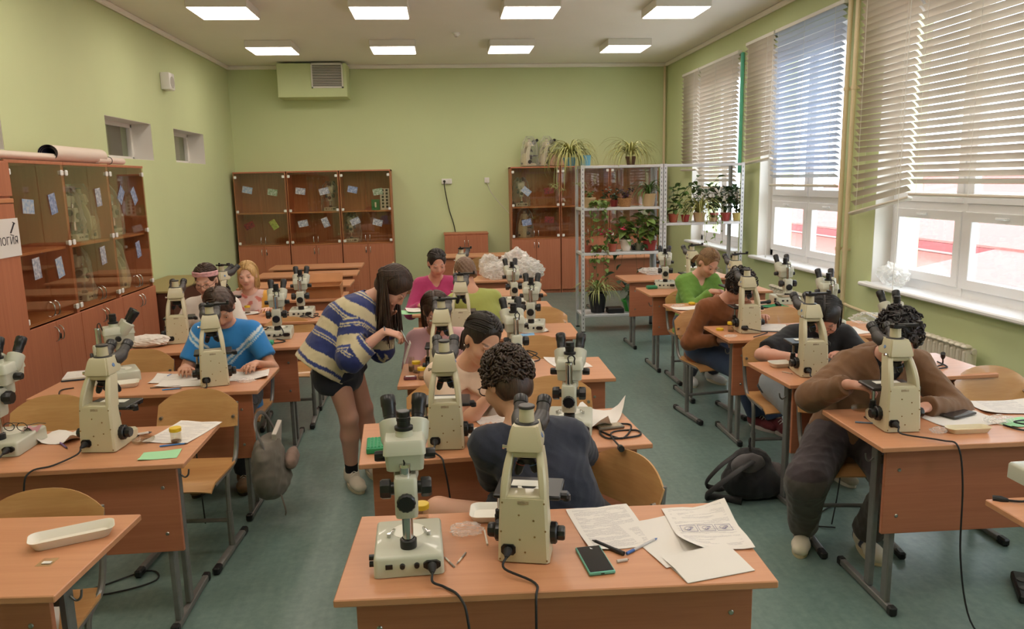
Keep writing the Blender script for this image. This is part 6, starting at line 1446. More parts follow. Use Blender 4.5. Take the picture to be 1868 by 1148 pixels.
for rx, c_, sz in ((R(-28), (0, -.19, .10), (.36, .10, .005)), (R(35), (0, .21, .15), (.36, .14, .005))): MB().box(c_, sz, rot=(rx, 0, 0)).build('flap', M['card'], bx)
# ---- right desks
petri(1572, 748, 'clear petri dish on the desk of the brown hoodie kid'); pen(1581, 773, -22, 'grey blue pen on the desk of the brown hoodie kid', srgb(110, 134, 160), .09, .0035); pen(1595, 765, -15, 'orange marker at the foot of the hoodie microscope', srgb(236, 92, 40), .06, .007, name='marker')
paper(1745, 762, 6, 'large white sheet under the phone on the right desk', .30, .25, 'paper', seed=40); paper(1835, 743, -8, 'printed sheet at the right frame edge', .28, .2, 'print_a', z=T+.003, seed=41); phone(1747, 757, -68, 'dark smartphone lying on papers right of the brown hoodie', srgb(60, 54, 50), z=T+.005)
tray(1765, 788, -2, 'long cream foam tray on the right desk', .19, .065, .022, 'foam_cream'); p = PZ(1712, 790); crumple('plastic_bag', (p.x, p.y, T), (.045, .03, .014), 'scrap of clear film left of the long cream tray', 'bag', 'film_clear', seed=42); p = PZ(1822, 772); crumple('plastic_bag', (p.x, p.y, T), (.07, .04, .02), 'crumpled clear film right of the long cream tray', 'bag', 'film_clear', seed=43)
paper(1855, 772, 10, 'green sheet at the right frame edge', .16, .1, 'green_sheet', seed=44); cable([PZ(1830, 775, .765), PZ(1868, 785, .765), PZ(1900, 780, .77), PZ(1850, 770, .775), PZ(1890, 765, .765)], 'black cable beside the green sheet at the right frame edge')
socket_cord('RD1C', [(1.99, 2.82, .768), (2.03, 2.775, .755), (2.045, 2.75, .6), (2.04, 2.72, .3), (2.06, 2.66, .06), (2.10, 2.55, .006), (2.14, 2.42, .005), (2.3, 2.36, .005)], 'long black power cord falling from the hoodie microscope to the floor')
tray(1428, 668, 2, 'white foam tray left of the black shirt microscope', .16, .10); pen(1437, 681, -60, 'pair of tweezers beside the black shirt microscope', srgb(200, 190, 170), .07, .002, name='tweezers')
p = PZ(1519, 688); t = thing('tube_cap', 'green tube cap right of the black shirt microscope', 'cap', (p.x, p.y, T)); MB().lathe([(0, 0), (.018, 0), (.018, .02), (.012, .026), (0, .026)], 16).build('cap_body', mat('green_cap', srgb(50, 150, 110), .4), t); MB().lathe([(.0185, .004), (.0195, .006), (.0195, .012), (.0185, .014)], 16).build('cap_ring', mat('green_cap2', srgb(80, 180, 140), .4), t)  # the green piece is the cap of a tube
paper(1540, 662, -6, 'pale blue sheet right of the black shirt kid', .16, .12, 'blue_sheet', seed=45); socket_cord('RD2C', [(2.02, 3.72, .766), (2.05, 3.70, .74), (2.06, 3.69, .5), (2.05, 3.7, .2), (2.0, 3.66, .01)], 'black power cord hanging from the black shirt microscope')
cable([PZ(1720, 655, .80), PZ(1718, 665, .765), PZ(1700, 672, .765), PZ(1728, 670, .765), PZ(1710, 660, .765)], 'black cable with upright plug on the right edge of a window side desk', .004, plug=True)
jar(1333, 605, 'yellow lidded jar left of the rust sweater microscope', s=1.0); p = PZ(1313, 603); t = thing('jar_cover', 'loose yellow jar lid beside the rust sweater microscope', 'lid', (p.x, p.y, T)); MB().lathe([(0, 0), (.026, 0), (.026, .014), (.024, .016), (0, .016)], 20).build('lid_top', M['yellow_lid'], t); MB().lathe([(.0262, .002), (.0268, .004), (.0268, .010), (.0262, .012)], 20).build('grip_ring', M['yellow_lid'], t)
p = PZ(1333, 615); crumple('plastic_bag', (p.x, p.y, T), (.05, .03, .010), 'small clear bag in front of the rust sweater jars', 'bag', 'film_clear', seed=46); cable([tuple(SC['RD3C'].location+Vector((-.03, -.02, .04))), PZ(1385, 604, .79), PZ(1400, 607, .768), PZ(1375, 615, .765)], 'short black cord at the rust sweater microscope', plug=True)
nb = thing('notebook', 'open notebook right of the rust sweater microscope', 'notebook', (*PZ(1410, 600)[:2], T), R(-20)); MB().box((0, 0, .003), (.2, .26, .006), bev=.002).build('cover', mat('dark_cover', srgb(50, 54, 66), .5), nb); MB().box((0, 0, .009), (.19, .25, .006)).build('pages', M['print_b'], nb)
paper(1545, 605, 6, 'white sheet on the window side of the rust sweater desk', .25, .2, 'paper', seed=47); p = PZ(1582, 590); crumple('plastic_bag', (p.x, p.y, T), (.16, .07, .05), 'clear plastic bag on the window side of the rust sweater desk', 'bag', 'film_clear', seed=48)
paper(1255, 563, 4, 'white sheet on the front left of the desk before the green shirt', .25, .18, 'paper', seed=49); p = PZ(1262, 556); t = thing('jar_cover', 'loose yellow jar lid before the girl in green', 'lid', (p.x, p.y, T+.004)); MB().lathe([(0, 0), (.028, 0), (.028, .014), (.026, .016), (0, .016)], 20).build('lid_top', M['yellow_lid'], t); MB().lathe([(.0282, .002), (.0288, .004), (.0288, .010), (.0282, .012)], 20).build('grip_ring', M['yellow_lid'], t)
p = PZ(1245, 560); crumple('plastic_bag', (p.x-.03, p.y+.02, T+.004), (.06, .03, .010), 'small crumpled film left of the yellow lid before the girl in green', 'bag', 'film_clear', seed=50)
tray(1436, 541, 4, 'white foam tray lying on a stereo microscope base by the window', .18, .10, .02, z=DH+.0635)
for k, (px, py) in enumerate(((1395, 556), (1420, 560))):
    p = PZ(px, py); t = thing('torch', 'small black torch on green cloth by the window, %s of two' % ('left' if k == 0 else 'right'), 'torch', (p.x, p.y, T+.02), R(20+60*k)); MB().tube([(-.05, 0, 0), (.02, 0, 0), (.03, 0, 0), (.055, 0, 0)], [.012, .012, .018, .018], 12).build('torch_body', M['black_plastic'], t); MB().tube([(.054, 0, 0), (.056, 0, 0)], .015, 12).build('torch_lens', M['lens'], t)
paper(1408, 559, 10, 'green cloth under two small torches by the window', .24, .14, mat('x', (0, 0, 0, 1)).name if False else 'green_cloth', seed=51) if M.setdefault('green_cloth', mat('green_cloth', srgb(40, 130, 84), .85)) else None
t = thing('green_box', 'small green plastic box left of the far stereo microscope', 'box', (*PZ(1189, 527)[:2], T), R(4)); MB().box((0, 0, .014), (.10, .07, .028), bev=.006).build('box_body', mat('green_box_plastic', srgb(38, 126, 88), .4), t); MB().box((0, 0, .0295), (.09, .06, .003), bev=.001).build('box_lid', mat('green_box_lid', srgb(50, 140, 100), .4), t)
p = PZ(1190, 502); crumple('plastic_bag', (p.x+.03, p.y+.05, T), (.17, .10, .05), 'white plastic bag on the desk next to the plant rack', 'bag', 'film', seed=52); paper(1275, 487, 0, 'white sheets on the right of the farthest right desk', .3, .2, 'paper', seed=53)
cable([(p0.x+.06, p0.y-.03, .765), (p0.x+.10, p0.y-.05, .768), (p0.x+.18, p0.y-.02, .765), (p0.x+.2, p0.y-.1, .768), (p0.x+.12, p0.y-.08, .765)], 'black cable coil on the lower right corner desk', .004, plug=True)
# ---- sill, floor, hanging things
crumple('plastic_bag', (XR+.02, 6.12, WZ0+.02), (.10, .20, .12), 'crumpled translucent bag on the nearest window sill', 'bag', seed=60)
# ================================================================ backpack on the floor
def blob(name, prims, m, parent, h=.012, col=None, fold=0, seed=1, cuts=()):
    lo = np.min([np.minimum(p[1], p[2] if p[0] == 'cap' else p[1])-max(np.atleast_1d(p[3]))-.05 for p in prims], 0); hi = np.max([np.maximum(p[1], p[2] if p[0] == 'cap' else p[1])+max(np.atleast_1d(p[3]))+.05 for p in prims], 0)
    v = Vol(lo, hi, h)
    for p in prims:
        if p[0] == 'cap': v.cap(p[1], p[2], p[3], p[3], .03)
        elif p[0] == 'sub': v.ell(p[1], p[3], None, .02, 'sub')
        else: v.ell(p[1], p[3], None, .03)
    for c_ in cuts: v.cut(*c_)
    V, F, N = v.mesh()
    if fold: V = folds(V, N, fold, seed)
    return link(name, np_mesh(name, V, F, m, None if col is None else np.tile(lin(col), (len(V), 1))), parent)
V3_ = lambda *a: np.array(a, float)
bpk = thing('backpack', 'black and grey backpack slumped on the floor in the right aisle', 'backpack', (*PZ(1365, 905, 0)[:2], 0), R(8))
blob('main_bag', [('ell', V3_(0, 0, .10), None, V3_(.17, .13, .11)), ('ell', V3_(.04, .06, .17), None, V3_(.13, .10, .10)), ('ell', V3_(.10, .0, .07), None, V3_(.12, .12, .08)), ('sub', V3_(-.02, -.10, .26), None, V3_(.10, .10, .10))], M['cloth'], bpk, .010, (22, 22, 26), .005, cuts=((V3_(0, 0, .004), V3_(0, 0, -1)),))
blob('back_padding', [('ell', V3_(-.02, -.02, .20), None, V3_(.11, .05, .07))], M['cloth'], bpk, .010, (92, 88, 90), .004)
blob('front_pocket', [('ell', V3_(.19, .01, .09), None, V3_(.05, .11, .09))], M['cloth'], bpk, .010, (88, 82, 82), .004, cuts=((V3_(0, 0, .004), V3_(0, 0, -1)),))
for k, pp in enumerate(([(-.02, -.07, .24), (-.14, -.10, .20), (-.25, -.06, .10), (-.27, -.0, .03), (-.20, .0, .014), (-.10, -.10, .02)], [(-.06, .04, .25), (-.16, .06, .17), (-.22, .10, .06), (-.14, .10, .02), (-.06, .08, .05)])): MB().tube(spline(pp, 5), .022, 8, flat=.35).build('shoulder_strap', M['black_soft'], bpk)
MB().tube(spline([(-.20, -.02, .012), (-.28, -.06, .01), (-.36, -.04, .008)], 5), .010, 6, flat=.3).build('strap_end', M['black_soft'], bpk); MB().tube(spline([(.02, .03, .26), (.03, .06, .32), (.06, .10, .30), (.06, .12, .24)], 5), .010, 6, flat=.5).build('carry_loop', M['black_soft'], bpk)
# grey satchel hanging on the left desk
sat = thing('satchel', 'worn grey satchel hanging from the side of the left desk', 'bag', (-1.0, 4.12, 0))
blob('bag_body', [('ell', V3_(0, 0, .32), None, V3_(.07, .16, .17)), ('ell', V3_(.01, .04, .24), None, V3_(.075, .15, .11)), ('ell', V3_(.0, -.02, .42), None, V3_(.05, .14, .10)), ('sub', V3_(.0, -.0, .56), None, V3_(.06, .13, .08))], M['cloth'], sat, .010, (116, 108, 98), .007, 3)
blob('side_pocket', [('ell', V3_(.09, .06, .34), None, V3_(.03, .09, .06))], M['cloth'], sat, .010, (150, 124, 112), .005, 5)
MB().tube(spline([(.02, -.12, .45), (-.02, -.10, .58), (-.03, 0, .625), (-.02, .10, .58), (.02, .12, .45)], 5), .012, 6, flat=.4).build('handle', M['metal_grey'], sat)
MB().box((.03, .05, .46), (.02, .12, .17), rot=(R(20), R(8), 0), bev=.003).build('book', mat('book_cover', srgb(206, 196, 186), .6), sat); MB().tube(spline([(.05, -.05, .2), (.07, -.06, .1), (.06, -.02, .05)], 4), .009, 6, flat=.4).build('strap_end', mat('grey_webbing', srgb(120, 110, 100), .8), sat)
sat.scale = (1.25, 1.2, 1.0)
# papers on the seat below the near left desk
tag(sheet_mesh(.21, .297, .012, 71).build('paper_sheet', M['print_a'], None, (-1.40, 2.40, .449), (0, 0, R(24)), ang=0), 'white sheets lying on the chair behind the near left desk', 'paper')
# floor cords
cable([(2.0, 3.62, .01), (1.9, 3.7, .006), (2.2, 3.9, .006), (2.5, 3.6, .006), (2.7, 3.75, .006), (3.0, 3.5, .006), (3.2, 3.2, .006)], 'black cord winding on the floor below the right desks', .004)
cable([(-2.0, 3.55, .006), (-1.75, 3.45, .006), (-1.5, 3.62, .006), (-1.42, 3.52, .006), (-1.6, 3.42, .006), (-1.9, 3.4, .006)], 'black cord looped on the floor below the left desk', .004)
cable([(1.98, 2.02, .25), (1.94, 2.06, .12), (1.96, 2.12, .02), (2.06, 2.16, .008), (2.14, 2.10, .008)], 'black cord near the floor at the lower right frame edge', .005)
ad = thing('power_adapter', 'black power strip on the floor at the lower right frame edge', 'power strip', (*PZ(1868, 1090, 0)[:2], 0), R(60)); MB().box((.05, 0, .02), (.24, .06, .04), bev=.008).build('strip_body', M['black_plastic'], ad); MB().cyl((.0, 0, .04), (.0, 0, .044), .02, n=14).cyl((.08, 0, .04), (.08, 0, .044), .02, n=14).build('outlet', M['tube_grey'], ad)
# woman holds a small sheet and tweezers
Jw = WOMAN; hp = Jw['handR']
tag(MB().box((0, 0, 0), (.004, .06, .13), rot=(R(6), R(18), R(10)), bev=.001).build('paper_slip', M['paper'], None, tuple(hp+np.array([.03, -.01, -.10]))), 'thin white slip held by the standing woman', 'paper')
tw = thing('tweezers', 'fine steel tweezers held by the standing woman', 'tweezers', tuple(hp)); 
for e in (-1, 1): MB().tube([(0, 0, .03), (.02, e*.004, -.02), (.045, e*.001, -.07)], [.003, .0035, .001], 6).build('arm', M['chrome'], tw)
# ================================================================ wall fittings
p = PYp(815, 331, YB); ws_ = thing('wall_socket', 'white double wall socket with a black plug on the back wall', 'socket', (p.x, YB, p.z)); MB().box((0, -.02, 0), (.17, .04, .085), bev=.006).build('socket_box', M['white_plastic'], ws_)
for e in (-1, 1): MB().cyl((e*.04, -.038, 0), (e*.04, -.043, 0), .03, n=18).build('socket_face', M['reveal'], ws_)
MB().cyl((-.04, -.04, 0), (-.04, -.085, 0), .02, n=14).build('plug', M['black_plastic'], ws_)
cable([(p.x-.04, YB-.09, p.z), (p.x-.04, YB-.08, p.z-.1), (p.x+.02, YB-.02, p.z-.45), (p.x+.09, YB-.02, p.z-.7), (p.x+.13, YB-.02, p.z-.95)], 'black cord running down the back wall from the socket', .008)
p = PYp(888, 329, YB); sw = thing('wall_outlet', 'small white wall outlet left of the back right cabinets', 'outlet', (p.x, YB, p.z)); MB().box((0, -.015, 0), (.08, .03, .09), bev=.006).build('outlet_box', M['white_plastic'], sw); MB().box((0, -.034, -.01), (.04, .012, .05), bev=.004).build('white_plug', M['reveal'], sw)
cable([(p.x, YB-.035, p.z-.03), (p.x+.1, YB-.01, p.z-.25), (p.x+.45, YB-.01, p.z-.65), (p.x+.62, YB-.01, p.z-.8)], 'thin pale cord slanting along the back wall to the cabinets', .005, 'cord')
# ================================================================ paper sign with lettering
sg_ = thing('paper_sign', 'white paper sign with the word биология on the wardrobe', 'sign', (-2.86-.0, 5.27, 1.56), R(90)); sg_.location = (-2.838, 5.24, 1.54)
MB().box((0, -.001, 0), (.42, .002, .25)).build('sheet', M['paper'], sg_)
def text_mesh(txt, size, m):
    c = bpy.data.curves.new('lettering', 'FONT'); c.body = txt; c.size = size; c.align_x = 'RIGHT'; c.extrude = .0004; o = bpy.data.objects.new('tmp', c); COL.objects.link(o); bpy.context.view_layer.update()
    me = bpy.data.meshes.new_from_object(o.evaluated_get(bpy.context.evaluated_depsgraph_get())); bpy.data.objects.remove(o); me.materials.clear(); me.materials.append(m); return me
M['ink'] = mat('ink_dark', srgb(46, 42, 50), .7)
link('lettering', text_mesh('БИОЛОГИЯ', .072, M['ink']), sg_, (.185, -.0028, -.045), (R(90), 0, 0))
lg = MB(); 
for a, b_, r_ in (((.10, -.003, .03), (.155, -.003, .095), .008), ((.14, -.003, .10), (.165, -.003, .088), .006), ((.10, -.003, .02), (.135, -.003, .012), .006)): lg.tube([a, b_], r_, 6, flat=.3)
lg.build('microscope_drawing', M['ink'], sg_)
# ================================================================ photo cards taped to the cabinet glass
cardcols = [((120, 150, 190), (200, 200, 196)), ((90, 120, 70), (190, 196, 180)), ((150, 60, 50), (60, 40, 44)), ((170, 176, 90), (120, 130, 60)), ((110, 116, 140), (214, 214, 216)), ((80, 100, 150), (180, 190, 210))]
cardm = [mat('photo_print_%d' % i, srgb(*a), .35, noise=0) for i, (a, b_) in enumerate(cardcols)]
for i, m_ in enumerate(cardm):
    q = m_.node_tree; bs = q.nodes['Principled BSDF']; nz = q.nodes.new('ShaderNodeTexNoise'); nz.inputs['Scale'].default_value = 38; tc = q.nodes.new('ShaderNodeTexCoord'); rp = q.nodes.new('ShaderNodeValToRGB'); q.links.new(tc.outputs['Object'], nz.inputs['Vector']); q.links.new(nz.outputs[0], rp.inputs[0]); q.links.new(rp.outputs[0], bs.inputs['Base Color'])
    rp.color_ramp.elements[0].position = .3; rp.color_ramp.elements[1].position = .72; rp.color_ramp.elements[0].color = srgb(*cardcols[i][0]); rp.color_ramp.elements[1].color = srgb(*cardcols[i][1])
def card(p, face, ang, i, lab, w=.15, l=.10):
    o = MB().box((0, 0, 0), (w, .0016, l)).build('photo_card', cardm[i], None, p, (0, R(ang), face)); tag(o, lab, 'photo', 'photo prints taped to the cabinet glass')
row = {0: 'upper', 1: 'lower'}
for (px, py, a, i, cab) in ((451, 347, 12, 0, 'upper left of the first back cabinet'), (497, 351, 10, 1, 'upper right of the first back cabinet'), (548, 349, 8, 4, 'upper left of the second back cabinet'), (591, 349, -12, 4, 'upper right of the second back cabinet'), (643, 346, 12, 5, 'upper left of the third back cabinet'), (689, 350, -8, 1, 'upper right of the third back cabinet'),
    (455, 412, -25, 2, 'lower left of the first back cabinet'), (500, 410, 60, 3, 'lower right of the first back cabinet'), (553, 408, -10, 4, 'lower left of the second back cabinet'), (594, 406, 70, 4, 'lower right of the second back cabinet'), (648, 404, -22, 4, 'lower left of the third back cabinet'), (689, 406, 14, 4, 'lower right of the third back cabinet'),
    (1001, 348, -8, 2, 'upper left glass behind the spider plant'), (961, 406, -10, 5, 'lower left glass behind the plant rack'), (1002, 401, 6, 2, 'lower middle glass behind the plant rack'), (960, 349, 40, 0, 'upper far left glass behind the plant rack')):
    q = PYp(px, py, 12.409); card((q.x, 12.409, q.z), 0, a, i, 'small photo print taped on the '+cab)
for (px, py, a, i, cab) in ((52, 377, 4, 0, 'upper left door of the nearest left cabinet'), (97, 372, 80, 5, 'upper right door of the nearest left cabinet'), (180, 360, 84, 4, 'upper right door of the middle left cabinet'), (221, 356, -50, 5, 'upper left door of the farthest left cabinet'), (245, 358, 60, 5, 'upper right door of the farthest left cabinet'), (68, 490, 86, 4, 'lower left door of the nearest left cabinet'), (110, 488, 80, 0, 'lower right door of the nearest left cabinet'), (189, 466, 84, 4, 'lower right door of the middle left cabinet'), (253, 455, 80, 5, 'lower right door of the farthest left cabinet')):
    q = PXp(px, py, -2.868); card((-2.869, q.y, q.z), R(90), a, i, 'small photo print taped on the '+cab)
# ================================================================ things inside and on the cabinets
def wrapped(px, py, Y, z, rz, lab, kind=None, bag=True, X=None):
    p = PXp(px, py, X) if X is not None else PYp(px, py, Y); o = copy_tree(kind or SM_); o.location = (p.x, p.y, z); o.rotation_euler = (0, 0, R(rz)); o['label'] = lab; o['group'] = 'stored microscopes'
    if bag:
        b = MB(); secs = []; r = random.Random(int(px)); y_ = Matrix.Rotation(R(rz), 4, 'Z')
        for k in range(7):
            u = k/6; sc_ = (1.0, 1.03, .97, .90, .85, .72, .35)[k]
            secs.append([Vector((p.x, p.y, z))+y_ @ Vector((math.cos(t)*.16*sc_*(1+r.uniform(-.08, .08)), .125+math.sin(t)*.15*sc_*(1+r.uniform(-.08, .08)), .004+.47*u)) for t in np.linspace(0, 2*PI, 15)[:-1]])
        b.loft(secs); tag(b.build('plastic_cover', M['film_clear'], ang=0), 'clear bag over the '+lab.replace(' on the ', ', '), 'bag', 'clear bags over stored microscopes')
wrapped(602, 380, 12.58, 1.416, 0, 'stereo microscope on the upper shelf of the second back cabinet')
wrapped(641, 440, 12.55, .911, 0, 'stereo microscope on the lower shelf of the third back cabinet')
wrapped(952, 372, 12.55, 1.416, 0, 'stereo microscope on the upper shelf of the left cabinet behind the plants')
wrapped(952, 434, 12.55, .911, -30, 'compound microscope on the lower shelf of the left cabinet behind the plants', CM)
wrapped(955, 298, 12.58, 2.062, -60, 'old compound microscope on top of the cabinet, left one', CM); wrapped(987, 298, 12.60, 2.062, -60, 'old compound microscope on top of the cabinet, right one', CM)
wrapped(152, 432, 0, 1.416, 90, 'stereo microscope on the upper shelf of the middle left cabinet', X=-3.0); wrapped(178, 432, 0, 1.416, 90, 'compound microscope on the upper shelf of the middle left cabinet', CM, X=-3.0)
wrapped(170, 545, 0, .911, 90, 'stereo microscope on the lower shelf of the middle left cabinet', X=-3.0); wrapped(222, 425, 0, 1.416, 90, 'stereo microscope on the upper shelf of the farthest left cabinet', X=-3.0); wrapped(232, 515, 0, .911, 90, 'compound microscope on the lower shelf of the farthest left cabinet', CM, X=-3.0)
q = PYp(685, 369, 12.52); t = thing('book', 'green covered book standing in the third back cabinet', 'book', (q.x, 12.52, 1.4165)); MB().box((0, 0, .085), (.13, .02, .17), bev=.002).build('cover', mat('green_book', srgb(40, 120, 70), .5), t); MB().box((.0, -.0112, .085), (.025, .001, .08)).build('cover_mark', M['paper'], t)
q = PYp(702, 360, 12.56); t = thing('sample_chart', 'white chart with rows of dark squares in the third back cabinet', 'chart', (q.x, 12.56, 1.4165)); MB().box((0, 0, .17), (.15, .01, .34), bev=.001).build('chart_sheet', M['paper'], t)
sm_ = MB().box((0, 0, 0), (.034, .003, .036)).mesh('chart_square', M['ink'])
for a in range(2):
    for b_ in range(6): link('chart_square', sm_, t, (-.032+.064*a, -.0064, .05+.052*b_))
q = PYp(1012, 290, 12.55); t = thing('glass_tank', 'small brown wrapped tank on top of the cabinet beside the spider plant', 'box', (q.x+.06, 12.6, 2.062)); MB().box((0, 0, .10), (.30, .24, .20), bev=.004).build('tank_body', mat('foil_wrap', srgb(178, 140, 116), .35, .2, noise=.25, nscale=30), t); MB().box((0, 0, .208), (.31, .25, .016), bev=.003).build('tank_rim', M['black_plastic'], t)
# rolled posters
M['poster'] = mat('poster_back', srgb(222, 206, 192), .7); M['poster_in'] = mat('poster_print', srgb(40, 44, 70), .6)
for k, (ya, yb, lab, rr) in enumerate(((5.55, 6.45, 'flattened roll of posters on the nearest left cabinet', .055), (6.35, 7.25, 'dark blue lined poster roll on the left cabinets', .075))):
    t = thing('poster_roll', lab, 'poster', (-3.02, ya, 2.062)); flat = (.55, .85)[k]; L = yb-ya
    for j in range(3):
        r_ = rr-.012*j; b = MB(); secs = [[(r_*math.cos(a), y, rr*flat+r_*flat*math.sin(a)) for a in np.linspace(0, 2*PI, 25)[:-1]] for y in (-.0+.004*j, L)]; b.loft(secs, cap=False, smooth=True); secs = [[((r_-.003)*math.cos(a), y, rr*flat+(r_-.003)*flat*math.sin(a)) for a in np.linspace(0, 2*PI, 25)[:-1]] for y in (-.0+.004*j, L)]; b.mat(1).loft(secs, cap=False, smooth=True); b.build('layer', [M['poster'], M['poster_in']], t, ang=0)
t = thing('poster_roll', 'small pale roll with a black strap on the farthest left cabinet', 'poster', (-2.98, 7.1, 2.062)); MB().tube([(0, 0, .03), (0, .55, .03)], .03, 14).build('layer', M['poster'], t); MB().tube([(.031*math.cos(a), .25, .03+.031*math.sin(a)) for a in np.linspace(0, 2*PI, 17)], .004, 5).build('strap', M['black_soft'], t)
# ================================================================ metal racks and plants
M['rack'] = mat('light_grey_rack', srgb(206, 206, 208), .4, .2); M['hole'] = mat('slot_shadow', srgb(90, 92, 98), .7)
YR = 9.05
def rack(x0, x1, shelves, lab):
    t = thing('metal_rack', lab, 'rack', ((x0+x1)/2, YR, 0), 0, 'slotted metal racks'); w = (x1-x0)/2; D = .42
    holes = MB()
    for j in range(38): holes.box((0, 0, .06+j*.051), (.008, .0008, .022))
    hmesh = holes.mesh('slots', M['hole'])
    for sx in (-1, 1):
        for y in (0, D):
            po = MB().box((sx*(w-.019), y+(.0 if y == 0 else 0), 1.0), (.038, .003, 2.0)).box((sx*(w-.0015), y+(.019 if y == 0 else -.019), 1.0), (.003, .038, 2.0)).build('post', M['rack'], t)
            o = link('slots', hmesh, po, (sx*(w-.019), y-.0022 if y == 0 else y+.0022, 0)); o['kind'] = 'stuff'
            MB().box((sx*(w-.02), y+(.019 if y == 0 else -.019), .006), (.044, .044, .012)).build('foot', M['black_plastic'], po)
    for z in shelves: MB().box((0, D/2, z-.016), (2*w-.01, D-.006, .03), bev=.003).build('shelf', M['rack'], t)
    return t
rack(1.635, 2.62, (.215, .965, 1.50, 1.995), 'light grey slotted metal rack full of plants, left one'); rack(2.63, 3.615, (.215, 1.30, 1.995), 'light grey slotted metal rack with pots before the window, right one')
LG = [mat('leaf_a', srgb(78, 110, 48), .45), mat('leaf_b', srgb(108, 132, 62), .45), mat('leaf_spider', srgb(164, 164, 96), .5), mat('leaf_dark', srgb(44, 70, 40), .4), mat('leaf_purple', srgb(72, 40, 66), .5), mat('leaf_pale', srgb(170, 176, 110), .5)]
M['soil'] = mat('soil', srgb(58, 44, 34), .9); M['stem'] = mat('stem', srgb(104, 96, 58), .6); TC = mat('terracotta', srgb(168, 84, 62), .6); RD = mat('red_pot', srgb(150, 52, 48), .5)
def leaf_mesh(L, w, bend, m):
    g = []
    for j in range(7):
        u = j/6; ww = w*math.sin(PI*min(1, u**.8*.97+.03))**.9; z = bend*L*(u*.6-u*u*1.2)
        g.append([(-ww/2, u*L, z+.12*ww), (0, u*L, z), (ww/2, u*L, z+.12*ww)])
    return MB().sheet(g).mesh('leaf', m, 0)
LM = {}
def lm(L, w, bend, i):
    k = (round(L, 3), round(w, 3), round(bend, 2), i)
    if k not in LM: LM[k] = leaf_mesh(L, w, bend, LG[i])
    return LM[k]
def pot(t, r, h_, m, rim=True, taper=.75):
    MB().lathe([(0, 0), (r*taper, 0), (r, h_*.85)]+([(r*1.08, h_*.85), (r*1.08, h_)] if rim else [(r, h_)])+[(r*.9, h_), (r*.88, h_*.9), (0, h_*.9)], 20).build('pot', m, t); MB().lathe([(r*.88, h_*.88), (0, h_*.93)], 16).build('soil', M['soil'], t)
def ppos(px, z, dy): 
    p = PYp(px, 400, YR+dy); return (p.x, YR+dy, z+.0005)
def spider(px, z, dy, lab, r, hp, m, n, L, i=2, seed=1, droop=1.0, runners=0, up=.6):
    t = thing('spider_plant', lab, 'plant', ppos(px, z, dy), 0, 'potted plants on the racks'); pot(t, r, hp, m); rs = random.Random(seed); b = MB()
    for k in range(n):
        a = rs.uniform(0, 2*PI); l = L*rs.uniform(.6, 1.1); e = R(rs.uniform(35, 85)); d = Vector((math.cos(a), math.sin(a)*.75, 0)); s_ = Vector((-math.sin(a), math.cos(a), 0)); w_ = rs.uniform(.014, .022); rows = []; p = Vector((0, 0, hp*.95)); el = e
        for j in range(8):
            u = j/7; rows.append([p-s_*w_*(1-u)**.6/2, p+Vector((0, 0, -.002)), p+s_*w_*(1-u)**.6/2]); p = p+(d*math.cos(el)+Vector((0, 0, 1))*math.sin(el))*l/7; el -= droop*R(rs.uniform(16, 30))
        b.sheet(rows)
    o = b.build('foliage', LG[i], t, ang=0); o['kind'] = 'stuff'
    for k in range(runners):
        a = rs.uniform(PI*.9, PI*2.1); pts = [Vector((0, 0, hp)), Vector((math.cos(a)*.14, math.sin(a)*.12, hp+.06)), Vector((math.cos(a)*.19, math.sin(a)*.16, hp-.15)), Vector((math.cos(a)*.2, math.sin(a)*.17, hp-rs.uniform(.3, .55)))]
        q = MB().tube(spline(pts, 4), .003, 5); e_ = pts[-1]
        for j in range(9):
            aa = rs.uniform(0, 2*PI); dd = Vector((math.cos(aa), math.sin(aa), rs.uniform(-.6, .5)))*rs.uniform(.06, .11); q.tube([e_, e_+dd*.6+Vector((0, 0, .01)), e_+dd+Vector((0, 0, -.03))], [.004, .003, .0006], 4, flat=.3)
        q.build('runner', LG[5], t, ang=0)
    return t
